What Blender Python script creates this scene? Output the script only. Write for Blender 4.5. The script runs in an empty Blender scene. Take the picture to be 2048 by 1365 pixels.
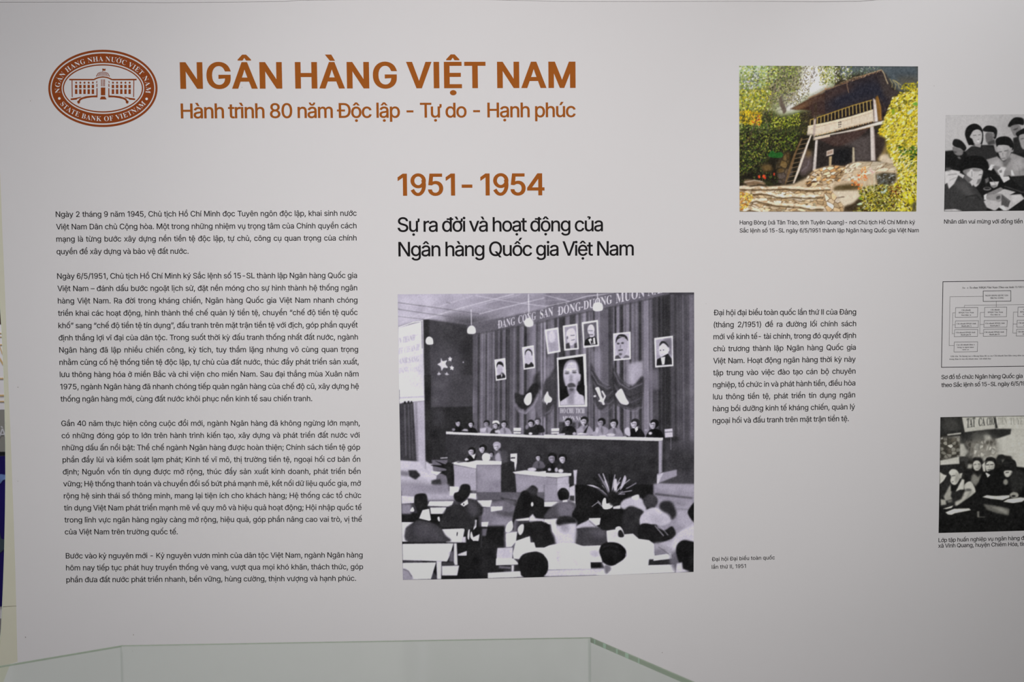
import bpy, math, random, unicodedata
import numpy as np
from mathutils import Vector, Matrix
from mathutils.geometry import delaunay_2d_cdt, tessellate_polygon
S = bpy.context.scene
# ---------------------------------------------------------------- camera (focal length in photograph points: 1593 for 2048 wide)
FPX = 1593.0
yaw, pitch, roll = .0274257, .0439686, -.0075671
_f = np.array([math.sin(yaw)*math.cos(pitch), math.cos(yaw)*math.cos(pitch), -math.sin(pitch)]); _r = np.array([math.cos(yaw), -math.sin(yaw), 0]); _u = np.cross(_r, _f)
CAMR = [_r*math.cos(roll)+_u*math.sin(roll), -_r*math.sin(roll)+_u*math.cos(roll), _f]
CAMP = np.array([0.0, -2.0, 1.55])
cd = bpy.data.cameras.new('camera'); co = bpy.data.objects.new('camera', cd); S.collection.objects.link(co); S.camera = co
cd.sensor_width = 36; cd.lens = 36*FPX/2048; cd.clip_start = .05
cd.dof.use_dof = True; cd.dof.focus_distance = 2.0; cd.dof.aperture_fstop = 5.0
co.matrix_world = Matrix([[CAMR[0][i], CAMR[1][i], -CAMR[2][i], CAMP[i]] for i in range(3)]+[[0, 0, 0, 1]])
# ---------------------------------------------------------------- world and lights
w = bpy.data.worlds.new('hall_light'); S.world = w; w.use_nodes = True
w.node_tree.nodes['Background'].inputs[0].default_value = (.9, .95, 1.0, 1); w.node_tree.nodes['Background'].inputs[1].default_value = .3
S.view_settings.view_transform = 'Standard'; S.view_settings.look = 'None'; S.view_settings.gamma = 1; S.view_settings.exposure = 0; S.view_settings.use_curve_mapping = False
def spot(name, loc, at, watts, deg, blend, col, rad):
    l = bpy.data.lights.new(name, 'SPOT'); l.energy = watts; l.spot_size = math.radians(deg); l.spot_blend = blend; l.color = col; l.shadow_soft_size = rad
    o = bpy.data.objects.new(name, l); S.collection.objects.link(o); o.location = loc; o.rotation_euler = (Vector(at)-Vector(loc)).to_track_quat('-Z', 'Y').to_euler(); return o
def fill_lamp(name, loc, sx, sy, watts, col):
    l = bpy.data.lights.new(name, 'AREA'); l.shape = 'RECTANGLE'; l.size = sx; l.size_y = sy; l.energy = watts; l.color = col
    o = bpy.data.objects.new(name, l); S.collection.objects.link(o); o.location = loc; return o
spot('ceiling_spot', (.20, -3.0, 2.60), (.27, 0, 1.73), 148, 62, 1.0, (1.0, .97, .965), .25)
spot('track_light', (-.30, -.62, 2.95), (-.18, 0, 2.05), 1.5, 70, .8, (1.0, .99, .95), .06)
spot('track_light', (1.45, -.62, 2.95), (1.3, 0, 2.15), 12, 70, .8, (.97, .98, 1.0), .06)
fill_lamp('added_fill_light', (-1.4, -2.6, 3.28), 1.2, .6, 62, (.985, .98, 1.0))  # invented overhead fill, added for general ambient light
fill_lamp('added_fill_light', (1.6, -2.6, 3.28), 1.2, .6, 24, (.97, 1.0, .95))  # second added ambient fill, on the right
fill_lamp('added_fill_light', (-2.2, .9, 3.28), 1.2, .6, 45, (1.0, .985, 1.0))  # added behind the panel to brighten the backdrop

# ---------------------------------------------------------------- print painter (flat artwork of the printed pictures)
class Paint:
    """Draws flat artwork on a pixel array; coordinates are tile units: tile = (x origin, y origin, scale)."""
    def __init__(s, x0, y0, x1, y1, ss=2, base=(60, 60, 60), tint=(1, 1, 1)):
        s.x0, s.y0, s.ss = x0, y0, ss
        s.w, s.h = int((x1-x0)*ss), int((y1-y0)*ss)
        s.a = np.zeros((s.h, s.w, 3), np.float32) + np.array(base, np.float32)
        s.tint = np.array(tint, np.float32); s.T = (x0, y0, 1.0)
    def col(s, c):
        if isinstance(c, (int, float)):
            t = c/255.0; k = 4*t*(1-t)                   # tint acts on the middle tones
            return c*(1+(s.tint-1)*k)
        return np.array(c, np.float32)
    def tr(s, pts):
        p = np.array(pts, np.float32).reshape(-1, 2)/s.T[2]
        p[:, 0] = (p[:, 0]+s.T[0]-s.x0)*s.ss; p[:, 1] = (p[:, 1]+s.T[1]-s.y0)*s.ss
        return p
    def blend(s, m, x, y, c, al):
        m = (m*al)[..., None]; H, W = m.shape[:2]
        v = s.a[y:y+H, x:x+W]; v += (s.col(c)-v)*m
    def blur(s, m, b):
        r = int(b*2.2)+1; k = np.exp(-np.arange(-r, r+1)**2/(2*b*b)); k /= k.sum()
        m = np.pad(m, r, mode='edge')
        m = sum(k[i]*m[i:m.shape[0]-2*r+i, :] for i in range(2*r+1))
        return sum(k[i]*m[:, i:m.shape[1]-2*r+i] for i in range(2*r+1))
    def fill(s, polys, c, al=1.0, b=0.0):
        P = [p for p in polys if len(p) > 2]
        if not P: return
        q = np.concatenate(P); pad = int(b*s.ss*2.2)+2
        X0 = max(0, int(q[:, 0].min())-pad); X1 = min(s.w, int(q[:, 0].max())+pad+1)
        Y0 = max(0, int(q[:, 1].min())-pad); Y1 = min(s.h, int(q[:, 1].max())+pad+1)
        if X1 <= X0 or Y1 <= Y0: return
        xs = np.arange(X0, X1)+.5
        m = np.zeros((Y1-Y0, X1-X0), np.float32)
        for sub in (.25, .75):
            ys = np.arange(Y0, Y1)+sub
            w = np.zeros((Y1-Y0, X1-X0), np.float32)
            for p in P:
                a = p; d = np.roll(p, -1, 0)
                for (ax, ay), (bx, by) in zip(a, d):
                    if ay == by: continue
                    sg = 1 if by > ay else -1
                    lo, hi = (ay, by) if sg > 0 else (by, ay)
                    i0 = max(0, int(math.ceil(lo-sub-Y0))); i1 = min(len(ys), int(math.ceil(hi-sub-Y0)))
                    if i1 <= i0: continue
                    xc = ax+(ys[i0:i1]-ay)*(bx-ax)/(by-ay)
                    w[i0:i1] += sg*np.clip(xs[None, :]-xc[:, None]+.5, 0, 1)
            m += .5*np.minimum(1, np.abs(w))
        if b > 0: m = s.blur(m, b*s.ss)[:m.shape[0], :m.shape[1]]
        s.blend(m, X0, Y0, c, al)
    def smooth(s, p, n=4):
        p = np.asarray(p); out = []
        N = len(p)
        for i in range(N):
            a, b, c, d = p[i-1], p[i], p[(i+1) % N], p[(i+2) % N]
            for k in range(n):
                t = k/n
                out.append(.5*((2*b)+(c-a)*t+(2*a-5*b+4*c-d)*t*t+(3*b-a-3*c+d)*t**3))
        return np.array(out)
    def poly(s, pts, c, al=1, b=0, sm=False):
        p = s.tr(pts); s.fill([s.smooth(p) if sm else p], c, al, b)
    def ell(s, cx, cy, rx, ry, c, rot=0, al=1, b=0):
        n = 12 if max(rx, ry)/s.T[2]*s.ss < 8 else 24
        t = np.arange(n)*2*math.pi/n; r = math.radians(rot); k = 1/math.cos(math.pi/n)**.5
        x, y = rx*k*np.cos(t), ry*k*np.sin(t)
        s.fill([s.tr(np.stack([cx+x*math.cos(r)-y*math.sin(r), cy+x*math.sin(r)+y*math.cos(r)], 1))], c, al, b)
    def line(s, pts, w, c, al=1, b=0):
        p = s.tr(pts); w = w/s.T[2]*s.ss/2; P = []
        for a, d in zip(p[:-1], p[1:]):
            v = d-a; L = math.hypot(*v)
            if L < 1e-6: continue
            n = np.array([-v[1], v[0]])/L*w; e = v/L*w*.4
            P.append(np.array([a-e+n, a-e-n, d+e-n, d+e+n]))
        # same orientation, so overlaps of the strokes stay filled
        s.fill(P, c, al, b)
    def run(s, text):
        """one shape a line: P poly, S smooth poly, E ellipse, L line, T tile;  fields: tone[,g,b] blur alpha then numbers"""
        for ln in text.strip().splitlines():
            f = ln.split('#')[0].split()
            if not f: continue
            k = f[0]
            if k == 'T': s.T = tuple(map(float, f[1:4])); continue
            c = tuple(map(float, f[1].split(','))); c = c[0] if len(c) == 1 else c
            b, al = float(f[2]), float(f[3]); v = list(map(float, f[4:]))
            if k == 'P': s.poly(v, c, al, b)
            elif k == 'S': s.poly(v, c, al, b, True)
            elif k == 'E': s.ell(v[0], v[1], v[2], v[3], c, v[4] if len(v) > 4 else 0, al, b)
            elif k == 'L': s.line(v[1:], v[0], c, al, b)
    def inside(s, pts):
        p = s.tr(pts); m = Paint.__new__(Paint); m.w, m.h, m.ss = s.w, s.h, s.ss
        m.a = np.zeros((s.h, s.w, 3), np.float32); m.tint = np.ones(3, np.float32)
        m.fill([p], (1., 1., 1.)); return m.a[..., 0]
    def dabs(s, pts, n, cols, size, seed=0, asp=.5, rot=None, al=1.0, b=.3):
        """scatters small ellipses (leaves, pebbles) inside a polygon"""
        R = random.Random(seed); q = np.array(pts, float).reshape(-1, 2)
        lo, hi = q.min(0), q.max(0); m = 0; t = 0
        N = len(q)
        while m < n and t < n*6:
            t += 1; x, y = R.uniform(lo[0], hi[0]), R.uniform(lo[1], hi[1]); c = False; j = N-1
            for i in range(N):
                if (q[i][1] > y) != (q[j][1] > y) and x < (q[j][0]-q[i][0])*(y-q[i][1])/(q[j][1]-q[i][1])+q[i][0]: c = not c
                j = i
            if not c: continue
            m += 1; z = size*R.uniform(.5, 1.3); co = R.choice(cols); v = R.uniform(.85, 1.12)
            co = tuple(min(255, k*v) for k in co) if isinstance(co, tuple) else co*v
            a_ = R.uniform(0, 180) if rot is None else rot+R.uniform(-25, 25)
            s.ell(x, y, z, z*asp*R.uniform(.7, 1.3), co, a_, al, b)
    def vnoise(s, cell, amp, seed, mask=None, cy=None):
        r = np.random.RandomState(seed); cy = cy or cell
        gh, gw = int(s.h/(cy*s.ss))+3, int(s.w/(cell*s.ss))+3
        g = r.randn(gh, gw).astype(np.float32)
        y = np.arange(s.h)/(cy*s.ss); x = np.arange(s.w)/(cell*s.ss)
        yi, xi = y.astype(int), x.astype(int); fy, fx = (y-yi)[:, None], (x-xi)[None, :]
        fy = fy*fy*(3-2*fy); fx = fx*fx*(3-2*fx)
        n = (g[yi][:, xi]*(1-fy)*(1-fx)+g[yi+1][:, xi]*fy*(1-fx)+g[yi][:, xi+1]*(1-fy)*fx+g[yi+1][:, xi+1]*fy*fx)*amp
        if mask is not None: n = n*mask
        s.a += n[..., None]
    def cells(s, pts, cx, cy, cols, gapc, gap=.12, seed=0, rot=0.0, al=1.0, edge=1.0):
        """irregular patches (stones, leaves) filling a polygon; cx, cy size of a patch in tile units, gap the dark joint"""
        m = s.inside(pts); m = s.blur(m, edge*s.ss)[:s.h, :s.w] if edge else m
        ys, xs = np.nonzero(m > .01)
        if not len(ys): return
        y0, y1, x0, x1 = ys.min(), ys.max()+1, xs.min(), xs.max()+1
        k = s.ss/s.T[2]; yy, xx = np.mgrid[y0:y1, x0:x1].astype(np.float32); r = math.radians(rot)
        u = (xx*math.cos(r)+yy*math.sin(r))/(cx*k); v = (-xx*math.sin(r)+yy*math.cos(r))/(cy*k)
        R = np.random.RandomState(seed); N = 64; jx, jy = R.rand(N, N), R.rand(N, N); C = np.array(cols, np.float32)
        pick = C[R.randint(0, len(C), (N, N))]*R.uniform(.82, 1.14, (N, N, 1)).astype(np.float32)
        ui, vi = np.floor(u).astype(int), np.floor(v).astype(int); d1 = np.full(u.shape, 9., np.float32); d2 = d1.copy(); col = np.zeros(u.shape+(3,), np.float32)
        for a in (-1, 0, 1):
            for b in (-1, 0, 1):
                i, j = (ui+a) % N, (vi+b) % N; d = np.hypot(ui+a+jx[i, j]-u, vi+b+jy[i, j]-v); n = d < d1
                d2 = np.where(n, d1, np.minimum(d2, d)); d1 = np.where(n, d, d1); col[n] = pick[i, j][n]
        e = np.clip((d2-d1)/max(gap, 1e-3), 0, 1)[..., None]; e = e*e*(3-2*e)
        top = 1.06-.25*np.clip((v-np.floor(v)), 0, 1)[..., None]*0
        col = np.array(gapc, np.float32)*(1-e)+col*e*top
        w = (m[y0:y1, x0:x1]*al)[..., None]; z = s.a[y0:y1, x0:x1]; z += (np.clip(col, 0, 250)-z)*w
    def soften(s, b):
        s.a = np.stack([s.blur(s.a[..., i], b*s.ss)[:s.h, :s.w] for i in range(3)], -1)
    def out(s):
        a = s.a[:s.h//s.ss*s.ss, :s.w//s.ss*s.ss]
        a = a.reshape(a.shape[0]//s.ss, s.ss, a.shape[1]//s.ss, s.ss, 3).mean((1, 3))
        return np.clip(a, 4, 250)
    def glyphs(s, text, font, M, c, al=1, b=0, track=0.0, em=0.0):
        """text by outline; M maps glyph units (x right, y up) to tile units: (ox, oy, ux, uy, vx, vy)"""
        x = 0.0; P = []
        for ch in text:
            if ch not in font: x += .25; continue
            adv, cs = font[ch]
            for ct in cs:
                q = np.array(ct, float); q[:, 0] += x
                P.append(s.tr(np.stack([M[0]+q[:, 0]*M[2]+q[:, 1]*M[4], M[1]+q[:, 0]*M[3]+q[:, 1]*M[5]], 1)))
            x += adv+track
        s.fill(P, c, al, b)
        return x
def textw(text, font, track=0.0):
    return sum((font[c][0] if c in font else .25)+track for c in text)-track

# ---------------------------------------------------------------- letter outlines: character, advance, closed outlines
# parts: every closed outline once, as points from its first one in thousandths; tables: character number, [advance, then outline number and its place]
PARTS = [
(0,0,3,57,11,117,25,177,43,235,64,287,87,333,147,333,123,278,102,222,85,164,72,107,65,52,62,0,64,-46,71,-92,83,-140,99,-190,120,-244,147,-302,87,-302,50,-228,22,-152,6,-76),
(0,0,27,59,49,114,65,164,76,212,82,258,85,302,82,354,74,409,62,466,45,524,24,581,0,635,59,635,83,590,104,537,122,479,136,419,144,360,147,302,141,226,124,149,97,73,59,0),
(0,0,4,108,-87,50,-112,93,-15,143,-112,193,-87,236,4,178,0,286,49,286,45,178,136,236,160,193,64,143,160,93,136,50,45,108,49,0),
(0,0,30,191,99,191,47,0),
(0,0,0,-57,-223,-57,-223,0),
(0,0,-17,3,-32,13,-42,28,-46,45,-42,63,-32,78,-17,88,0,91,18,88,32,78,42,63,46,45,42,28,32,13,18,3),
(0,0,-164,-609,-221,-609,-57,0),
(0,0,-36,3,-68,14,-97,31,-121,55,-142,84,-158,120,-174,185,-179,261,-174,337,-158,402,-141,438,-121,468,-96,491,-68,509,-36,519,0,522,36,519,68,509,96,491,121,468,141,438,157,402,173,337,179,261,173,185,158,120,141,84,121,55,97,31,68,14,36,3),
(0,0,24,3,45,11,64,24,87,54,103,94,114,145,117,205,114,265,103,315,87,356,64,386,45,399,24,407,0,410,-24,407,-45,399,-64,386,-87,356,-104,315,-114,265,-117,205,-114,145,-104,94,-87,54,-64,24,-45,11,-24,3),
(0,0,0,-509,-64,-509,-64,-60,-67,-60,-190,-151,-190,-82,-78,0),
(0,0,0,47,170,229,218,282,235,305,247,327,254,348,256,371,253,397,244,419,229,436,209,449,186,457,160,460,132,457,108,447,89,433,75,413,66,390,63,362,2,362,7,405,22,442,47,473,79,496,118,511,161,516,204,511,242,497,273,474,297,445,312,411,317,372,315,345,307,318,293,290,272,259,242,223,203,180,89,60,89,57,325,57,325,0),
(0,0,-45,4,-85,17,-120,37,-148,64,-166,98,-174,139,-109,139,-103,114,-91,94,-74,78,-53,66,-27,59,1,57,31,59,57,68,80,81,97,100,108,123,111,152,108,178,98,203,81,224,57,240,24,251,-17,254,-61,254,-61,306,70,455,70,459,-148,459,-148,516,155,516,155,467,-6,285,-6,296,29,297,62,292,90,283,126,260,153,229,170,193,175,152,170,110,153,73,126,42,91,19,48,5),
(0,0,90,0,90,-337,146,-337,146,-394,90,-394,90,-509,29,-509,29,-394,-240,-394,-240,-341),
(0,0,0,256,-3,256,-199,0),
(0,0,-43,4,-81,18,-113,39,-138,67,-155,100,-161,137,-99,137,-94,115,-83,96,-68,79,-48,67,-25,59,0,57,29,60,55,71,77,88,93,111,103,138,107,169,103,200,92,228,76,251,53,269,27,280,-3,284,-29,282,-54,275,-76,265,-93,253,-154,259,-125,516,145,516,145,459,-71,459,-87,308,-85,308,-66,321,-44,332,-18,338,8,340,42,337,73,328,100,313,124,292,143,267,158,238,167,205,170,170,164,124,148,82,122,48,87,22,46,6),
(0,0,5,41,19,79,42,112,73,139,108,158,148,168,188,168,228,158,263,139,294,112,317,79,331,41,336,0,331,-41,317,-79,294,-112,263,-139,228,-158,188,-168,148,-168,108,-158,73,-139,42,-112,19,-79,5,-41),
(0,0,3,-27,13,-53,28,-76,48,-94,71,-107,97,-114,123,-114,149,-107,172,-94,192,-76,207,-53,217,-27,220,0,217,27,207,53,192,76,172,94,149,107,123,114,97,114,71,107,48,94,28,76,13,53,3,27),
(0,0,-14,39,-23,81,-27,125,-25,169,-18,212,-6,253,11,290,32,322,57,349,84,369,114,382,145,387,176,385,206,375,235,357,261,333,283,303,302,268,253,239,240,266,225,290,207,309,188,322,168,330,147,332,126,328,106,318,87,302,71,281,56,256,45,227,37,195,32,162,31,127,34,93,40,60,49,29),
(0,0,226,448,226,452,-35,452,-35,509,294,509,294,449,68,0),
(0,0,-48,5,-91,18,-126,40,-152,69,-169,103,-174,142,-171,173,-161,202,-146,227,-125,248,-101,263,-74,271,-74,274,-97,282,-117,296,-134,315,-150,349,-156,387,-151,424,-136,457,-112,484,-81,505,-43,518,0,522,42,518,80,505,111,484,135,457,150,424,155,387,150,349,133,315,116,296,97,282,74,274,74,271,101,263,125,248,145,227,161,202,171,173,174,142,169,103,152,69,126,40,90,18,48,5),
(0,0,31,3,58,11,80,24,97,42,107,64,110,89,107,116,96,139,79,159,57,174,30,183,0,186,-30,183,-57,174,-80,159,-97,139,-107,116,-111,89,-108,64,-97,42,-81,24,-59,11,-32,3),
(0,0,25,3,48,11,66,24,81,41,90,62,93,86,90,110,81,131,67,147,49,160,26,168,0,170,-26,168,-49,160,-68,147,-82,131,-91,110,-94,86,-91,62,-82,41,-68,24,-49,11,-26,3),
(0,0,-5,-41,-19,-79,-42,-112,-73,-139,-108,-158,-148,-168,-188,-168,-228,-158,-263,-139,-294,-112,-317,-79,-331,-41,-336,0,-331,41,-317,79,-294,112,-263,139,-228,158,-188,168,-148,168,-108,158,-73,139,-42,112,-19,79,-5,41),
(0,0,-3,27,-13,53,-28,76,-48,94,-71,107,-97,114,-123,114,-149,107,-172,94,-192,76,-207,53,-217,27,-220,0,-217,-27,-207,-53,-192,-76,-172,-94,-149,-107,-123,-114,-97,-114,-71,-107,-48,-94,-28,-76,-13,-53,-3,-27),
(0,0,14,-39,23,-81,27,-125,25,-169,18,-212,6,-253,-11,-290,-32,-322,-57,-349,-84,-369,-114,-382,-145,-387,-176,-385,-206,-375,-235,-357,-261,-333,-283,-303,-302,-268,-253,-239,-240,-266,-225,-290,-207,-309,-188,-322,-168,-330,-147,-332,-126,-328,-106,-318,-87,-302,-71,-281,-56,-256,-45,-227,-37,-195,-32,-162,-31,-127,-34,-93,-40,-60,-49,-29),
(0,0,185,509,260,509,447,0,379,0,271,302,248,372,216,478,229,478,196,371,174,302,69,0),
(0,0,0,57,260,57,260,0),
(0,0,0,509,181,509,229,504,269,491,299,469,321,442,334,410,338,374,335,344,327,320,313,301,296,286,276,275,255,267,255,262,279,257,303,245,325,227,342,203,354,173,358,136,353,100,340,67,317,39,284,18,241,4,186,0),
(0,0,120,0,156,3,184,10,205,23,219,39,228,58,231,80,228,104,218,127,202,146,181,161,155,171,124,174,0,174),
(0,0,113,0,140,3,164,11,183,24,199,41,208,62,211,87,205,118,188,143,169,156,145,164,115,166,0,166),
(0,0,-42,4,-81,14,-117,32,-149,56,-176,86,-198,122,-214,163,-224,210,-227,261,-224,312,-214,358,-198,400,-176,436,-149,466,-117,490,-81,508,-42,519,0,522,38,520,73,511,105,497,135,478,160,454,180,425,196,392,206,355,141,355,133,380,122,401,107,420,90,435,70,447,48,456,24,461,0,463,-44,457,-84,439,-117,410,-142,371,-159,321,-164,261,-158,201,-142,151,-117,112,-83,83,-44,66,0,60,24,61,48,67,70,75,90,87,107,103,122,121,133,143,141,167,206,167,196,130,181,97,160,69,135,45,106,25,73,11,38,3),
(0,0,-123,0,-123,57,-4,57,35,60,69,68,99,81,124,99,144,122,160,149,175,198,180,255,175,312,160,361,145,388,125,410,101,428,72,441,39,449,2,452,-126,452,-126,509,6,509,54,505,96,495,134,478,166,455,193,426,215,391,230,351,240,306,243,255,240,205,230,159,214,119,193,83,165,54,132,31,93,14,49,3),
(0,0,0,-509,-65,-509,-65,0),
(0,0,-43,4,-83,14,-119,32,-151,56,-178,86,-200,122,-216,164,-225,210,-228,261,-225,312,-216,358,-200,400,-178,436,-151,466,-120,490,-84,508,-46,519,-4,522,35,519,72,510,105,496,135,476,160,452,180,423,196,391,206,355,139,355,130,379,118,400,104,418,87,434,68,446,47,455,23,461,-3,463,-47,457,-86,439,-118,410,-144,371,-160,321,-165,261,-160,201,-144,152,-118,112,-84,83,-45,66,0,60,41,64,76,78,105,100,128,130,141,167,146,209,166,206,14,206,14,263,209,263,209,207,206,167,197,130,182,98,162,69,137,45,108,26,75,11,39,3),
(0,0,0,509,65,509,65,289,332,289,332,509,397,509,397,0,332,0,332,232,65,232,65,0),
(0,0,0,509,64,509,64,0),
(0,0,0,71,35,116,70,158,107,199,259,363,344,363,127,130,123,131),
(0,0,0,509,65,509,65,334,64,225,65,193,65,0),
(0,0,-184,259,-144,309,76,0),
(0,0,0,509,65,509,65,57,301,57,301,0),
(0,0,0,509,91,509,217,187,227,159,239,123,251,84,262,49,247,49,258,83,270,121,282,158,292,187,416,509,508,509,508,0,444,0,444,291,444,327,445,369,446,413,447,457,453,457,438,409,422,363,407,322,396,291,282,0,226,0,110,291,99,321,85,361,69,408,52,457,59,457,60,416,61,372,61,328,62,291,62,0),
(0,0,0,509,76,509,283,183,303,151,327,107,354,55,345,54,341,108,339,157,339,195,339,509,403,509,403,0,327,0,142,290,117,331,88,381,47,452,59,454,62,384,64,328,65,291,65,0),
(0,0,68,0,124,-74,139,-94,223,-207,156,-207,100,-132,86,-113),
(0,0,-42,4,-81,14,-117,32,-148,56,-175,86,-197,122,-214,163,-223,210,-227,261,-223,312,-214,358,-197,400,-175,436,-148,466,-117,490,-81,508,-42,519,0,522,42,519,81,508,117,490,148,466,175,436,197,400,213,358,223,312,226,261,223,210,213,163,197,122,175,86,148,56,117,32,81,14,42,4),
(0,0,43,6,82,23,105,41,125,64,141,91,158,141,163,201,158,262,141,312,125,339,105,362,82,380,43,397,0,403,-44,397,-83,380,-116,351,-142,311,-158,261,-164,201,-158,141,-142,91,-116,52,-83,23,-44,6),
(0,0,0,509,176,509,229,504,273,489,307,465,330,433,345,395,349,352,345,309,330,271,306,240,273,217,229,203,176,198,36,198,36,255,173,255,209,258,238,267,259,281,274,300,282,324,285,352,282,380,274,405,259,425,237,440,209,449,173,452,65,452,65,0),
(0,0,-123,229,-50,229,75,0),
(0,0,-52,5,-96,18,-132,40,-160,69,-178,104,-185,145,-119,145,-113,119,-100,97,-81,80,-57,68,-30,60,0,58,33,61,62,69,87,83,106,101,118,123,122,148,119,170,108,188,93,202,72,213,48,223,21,231,-40,248,-79,261,-111,278,-137,298,-156,322,-168,349,-172,381,-166,422,-149,457,-122,485,-86,507,-44,520,3,524,51,520,93,506,127,485,153,457,171,424,177,387,114,387,108,410,96,430,79,446,44,462,1,467,-29,465,-56,457,-78,444,-95,427,-105,407,-109,384,-105,361,-93,342,-75,328,-54,317,-11,302,41,288,88,272,112,261,135,247,155,228,171,206,181,180,185,147,179,108,163,72,136,42,100,19,54,5),
(0,0,0,57,385,57,385,0,225,0,225,-452,161,-452,161,0),
(0,0,-187,509,-119,509,-12,206,11,137,44,31,31,31,63,138,86,206,191,509,259,509,74,0),
(0,0,199,284,199,236,11,509,86,509,160,400,186,361,205,329,225,292,214,292,234,329,254,361,280,400,355,509,428,509,241,239,241,287,438,0,364,0,274,129,250,165,232,195,212,231,226,231,207,196,188,166,164,129,73,0),
(0,0,-34,3,-65,13,-92,30,-112,53,-125,82,-129,116,-126,146,-117,170,-102,188,-82,202,-60,212,-34,219,18,228,74,235,92,238,105,243,113,251,116,263,116,265,114,287,107,305,96,320,80,330,60,337,36,339,11,337,-11,331,-28,321,-42,309,-53,296,-60,282,-119,300,-103,331,-81,355,-56,372,-27,384,4,391,34,393,56,392,79,388,103,381,126,369,146,352,163,329,173,298,177,260,177,9,117,9,117,60,113,60,104,47,92,33,76,20,55,10,30,2),
(0,0,31,3,58,13,78,29,93,48,102,70,105,93,105,144,99,140,89,137,61,130,30,126,5,123,-16,119,-36,113,-53,105,-67,94,-76,79,-79,59,-76,42,-68,27,-56,15,-41,7,-22,2),
(0,0,-32,3,-57,12,-77,25,-92,39,-111,67,-117,67,-117,8,-177,8,-177,517,-116,517,-116,327,-111,327,-92,354,-77,368,-58,381,-33,390,0,393,30,390,58,382,83,369,116,340,140,301,156,253,161,197,156,141,140,93,116,53,84,24,58,11,30,3),
(0,0,32,5,59,19,80,41,96,70,105,104,108,143,105,181,96,214,81,243,60,265,33,278,0,283,-32,279,-59,265,-80,244,-95,216,-104,182,-108,143,-104,103,-95,68,-80,40,-59,18,-32,5),
(0,0,-33,3,-63,11,-90,25,-125,54,-151,93,-168,141,-173,196,-168,251,-151,299,-125,339,-90,368,-63,382,-33,390,0,393,27,391,53,385,76,376,98,364,117,349,133,330,145,309,154,285,96,270,90,284,83,297,74,309,63,319,50,327,35,333,18,337,0,338,-34,333,-62,318,-84,296,-99,266,-108,233,-111,196,-108,159,-99,126,-84,97,-62,74,-34,59,0,55,19,56,35,60,50,66,64,74,75,85,84,97,92,110,97,125,156,111,147,86,134,64,118,45,99,30,77,17,53,8,28,2),
(0,0,-30,3,-58,11,-84,24,-116,53,-141,93,-156,141,-161,197,-156,253,-140,301,-116,340,-83,369,-58,382,-30,390,0,393,32,390,58,381,77,368,92,354,111,327,115,327,115,517,177,517,177,8,117,8,117,67,111,67,92,39,77,25,57,12,32,3),
(0,0,32,5,59,18,80,40,95,68,104,103,107,143,104,182,95,216,80,244,59,265,32,279,0,283,-33,278,-60,265,-81,243,-96,214,-105,181,-108,143,-105,104,-96,70,-81,41,-59,19,-32,5),
(0,0,-35,3,-67,11,-95,25,-120,43,-140,66,-156,93,-172,140,-178,195,-173,250,-157,298,-141,325,-121,349,-97,368,-70,381,-40,390,-7,393,24,390,54,382,82,369,107,349,129,323,145,290,156,250,159,202,159,178,-137,178,-137,229,126,229,98,210,95,246,86,277,71,302,51,322,25,334,-7,338,-39,334,-66,322,-87,302,-103,278,-113,250,-116,219,-116,186,-112,147,-102,114,-84,89,-61,70,-33,58,0,54,22,56,42,61,59,69,73,81,85,96,94,114,153,99,141,71,123,47,99,28,71,13,37,3),
(0,0,-39,3,-73,11,-101,24,-125,40,-143,60,-156,81,-105,110,-85,85,-71,72,-53,62,-29,56,0,53,29,56,54,63,75,75,91,93,101,116,104,145,104,219,99,219,80,192,65,178,45,166,20,158,-12,155,-55,161,-94,177,-127,204,-152,241,-168,287,-173,342,-168,397,-152,444,-127,482,-95,511,-69,524,-41,532,-11,535,21,532,47,523,66,511,81,496,101,469,106,469,106,530,166,530,166,142,163,111,156,84,143,61,117,34,84,15,44,4),
(0,0,32,4,59,16,80,36,95,62,104,95,108,133,104,172,95,205,80,232,59,253,32,266,0,271,-33,266,-60,252,-81,231,-96,203,-105,170,-109,133,-105,96,-96,64,-81,37,-59,17,-32,4),
(0,0,0,-227,-61,-227,-61,282,0,282,0,61,-11,61,2,92,19,117,38,135,73,152,114,158,150,154,181,142,207,122,227,94,239,58,243,14,243,-227,182,-227,182,9,180,36,172,59,159,78,142,91,121,100,96,102,70,99,47,91,28,76,13,56,3,31),
(0,0,0,379,61,379,61,0),
(0,0,-16,3,-30,12,-39,25,-42,40,-39,56,-30,69,-16,78,0,81,16,78,30,69,40,56,43,40,40,25,30,12,16,3),
(0,0,0,75,11,75,174,243,250,243,74,63,67,63),
(0,0,0,509,61,509,61,0),
(0,0,-146,186,-103,229,78,0),
(0,0,0,520,61,520,61,0),
(0,0,0,379,59,379,60,295,55,295,65,323,80,346,98,363,119,376,143,384,167,386,193,383,216,375,235,361,256,331,268,295,260,295,269,321,285,343,304,361,328,375,355,383,384,386,416,383,445,372,469,354,488,328,500,296,504,255,504,0,443,0,443,254,441,279,433,298,420,313,395,326,366,330,342,328,322,320,305,307,293,290,285,270,283,247,283,0,222,0,222,260,216,288,200,311,176,326,147,330,125,328,105,320,87,307,73,289,64,266,61,238,61,0),
(0,0,0,-227,-61,-227,-61,153,-2,153,-2,61,-11,61,2,92,19,117,38,135,73,152,114,158,150,154,181,142,207,122,227,94,239,58,243,14,243,-227,182,-227,182,9,180,36,172,59,159,78,142,91,121,100,96,102,70,99,47,91,28,76,13,56,3,31),
(0,0,-33,3,-63,11,-90,25,-125,54,-151,93,-168,141,-173,196,-168,251,-151,299,-125,339,-90,368,-63,382,-33,390,0,393,33,390,64,382,91,368,115,349,136,327,152,299,168,251,174,196,168,141,152,93,136,66,115,43,91,25,64,11,33,3),
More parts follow.
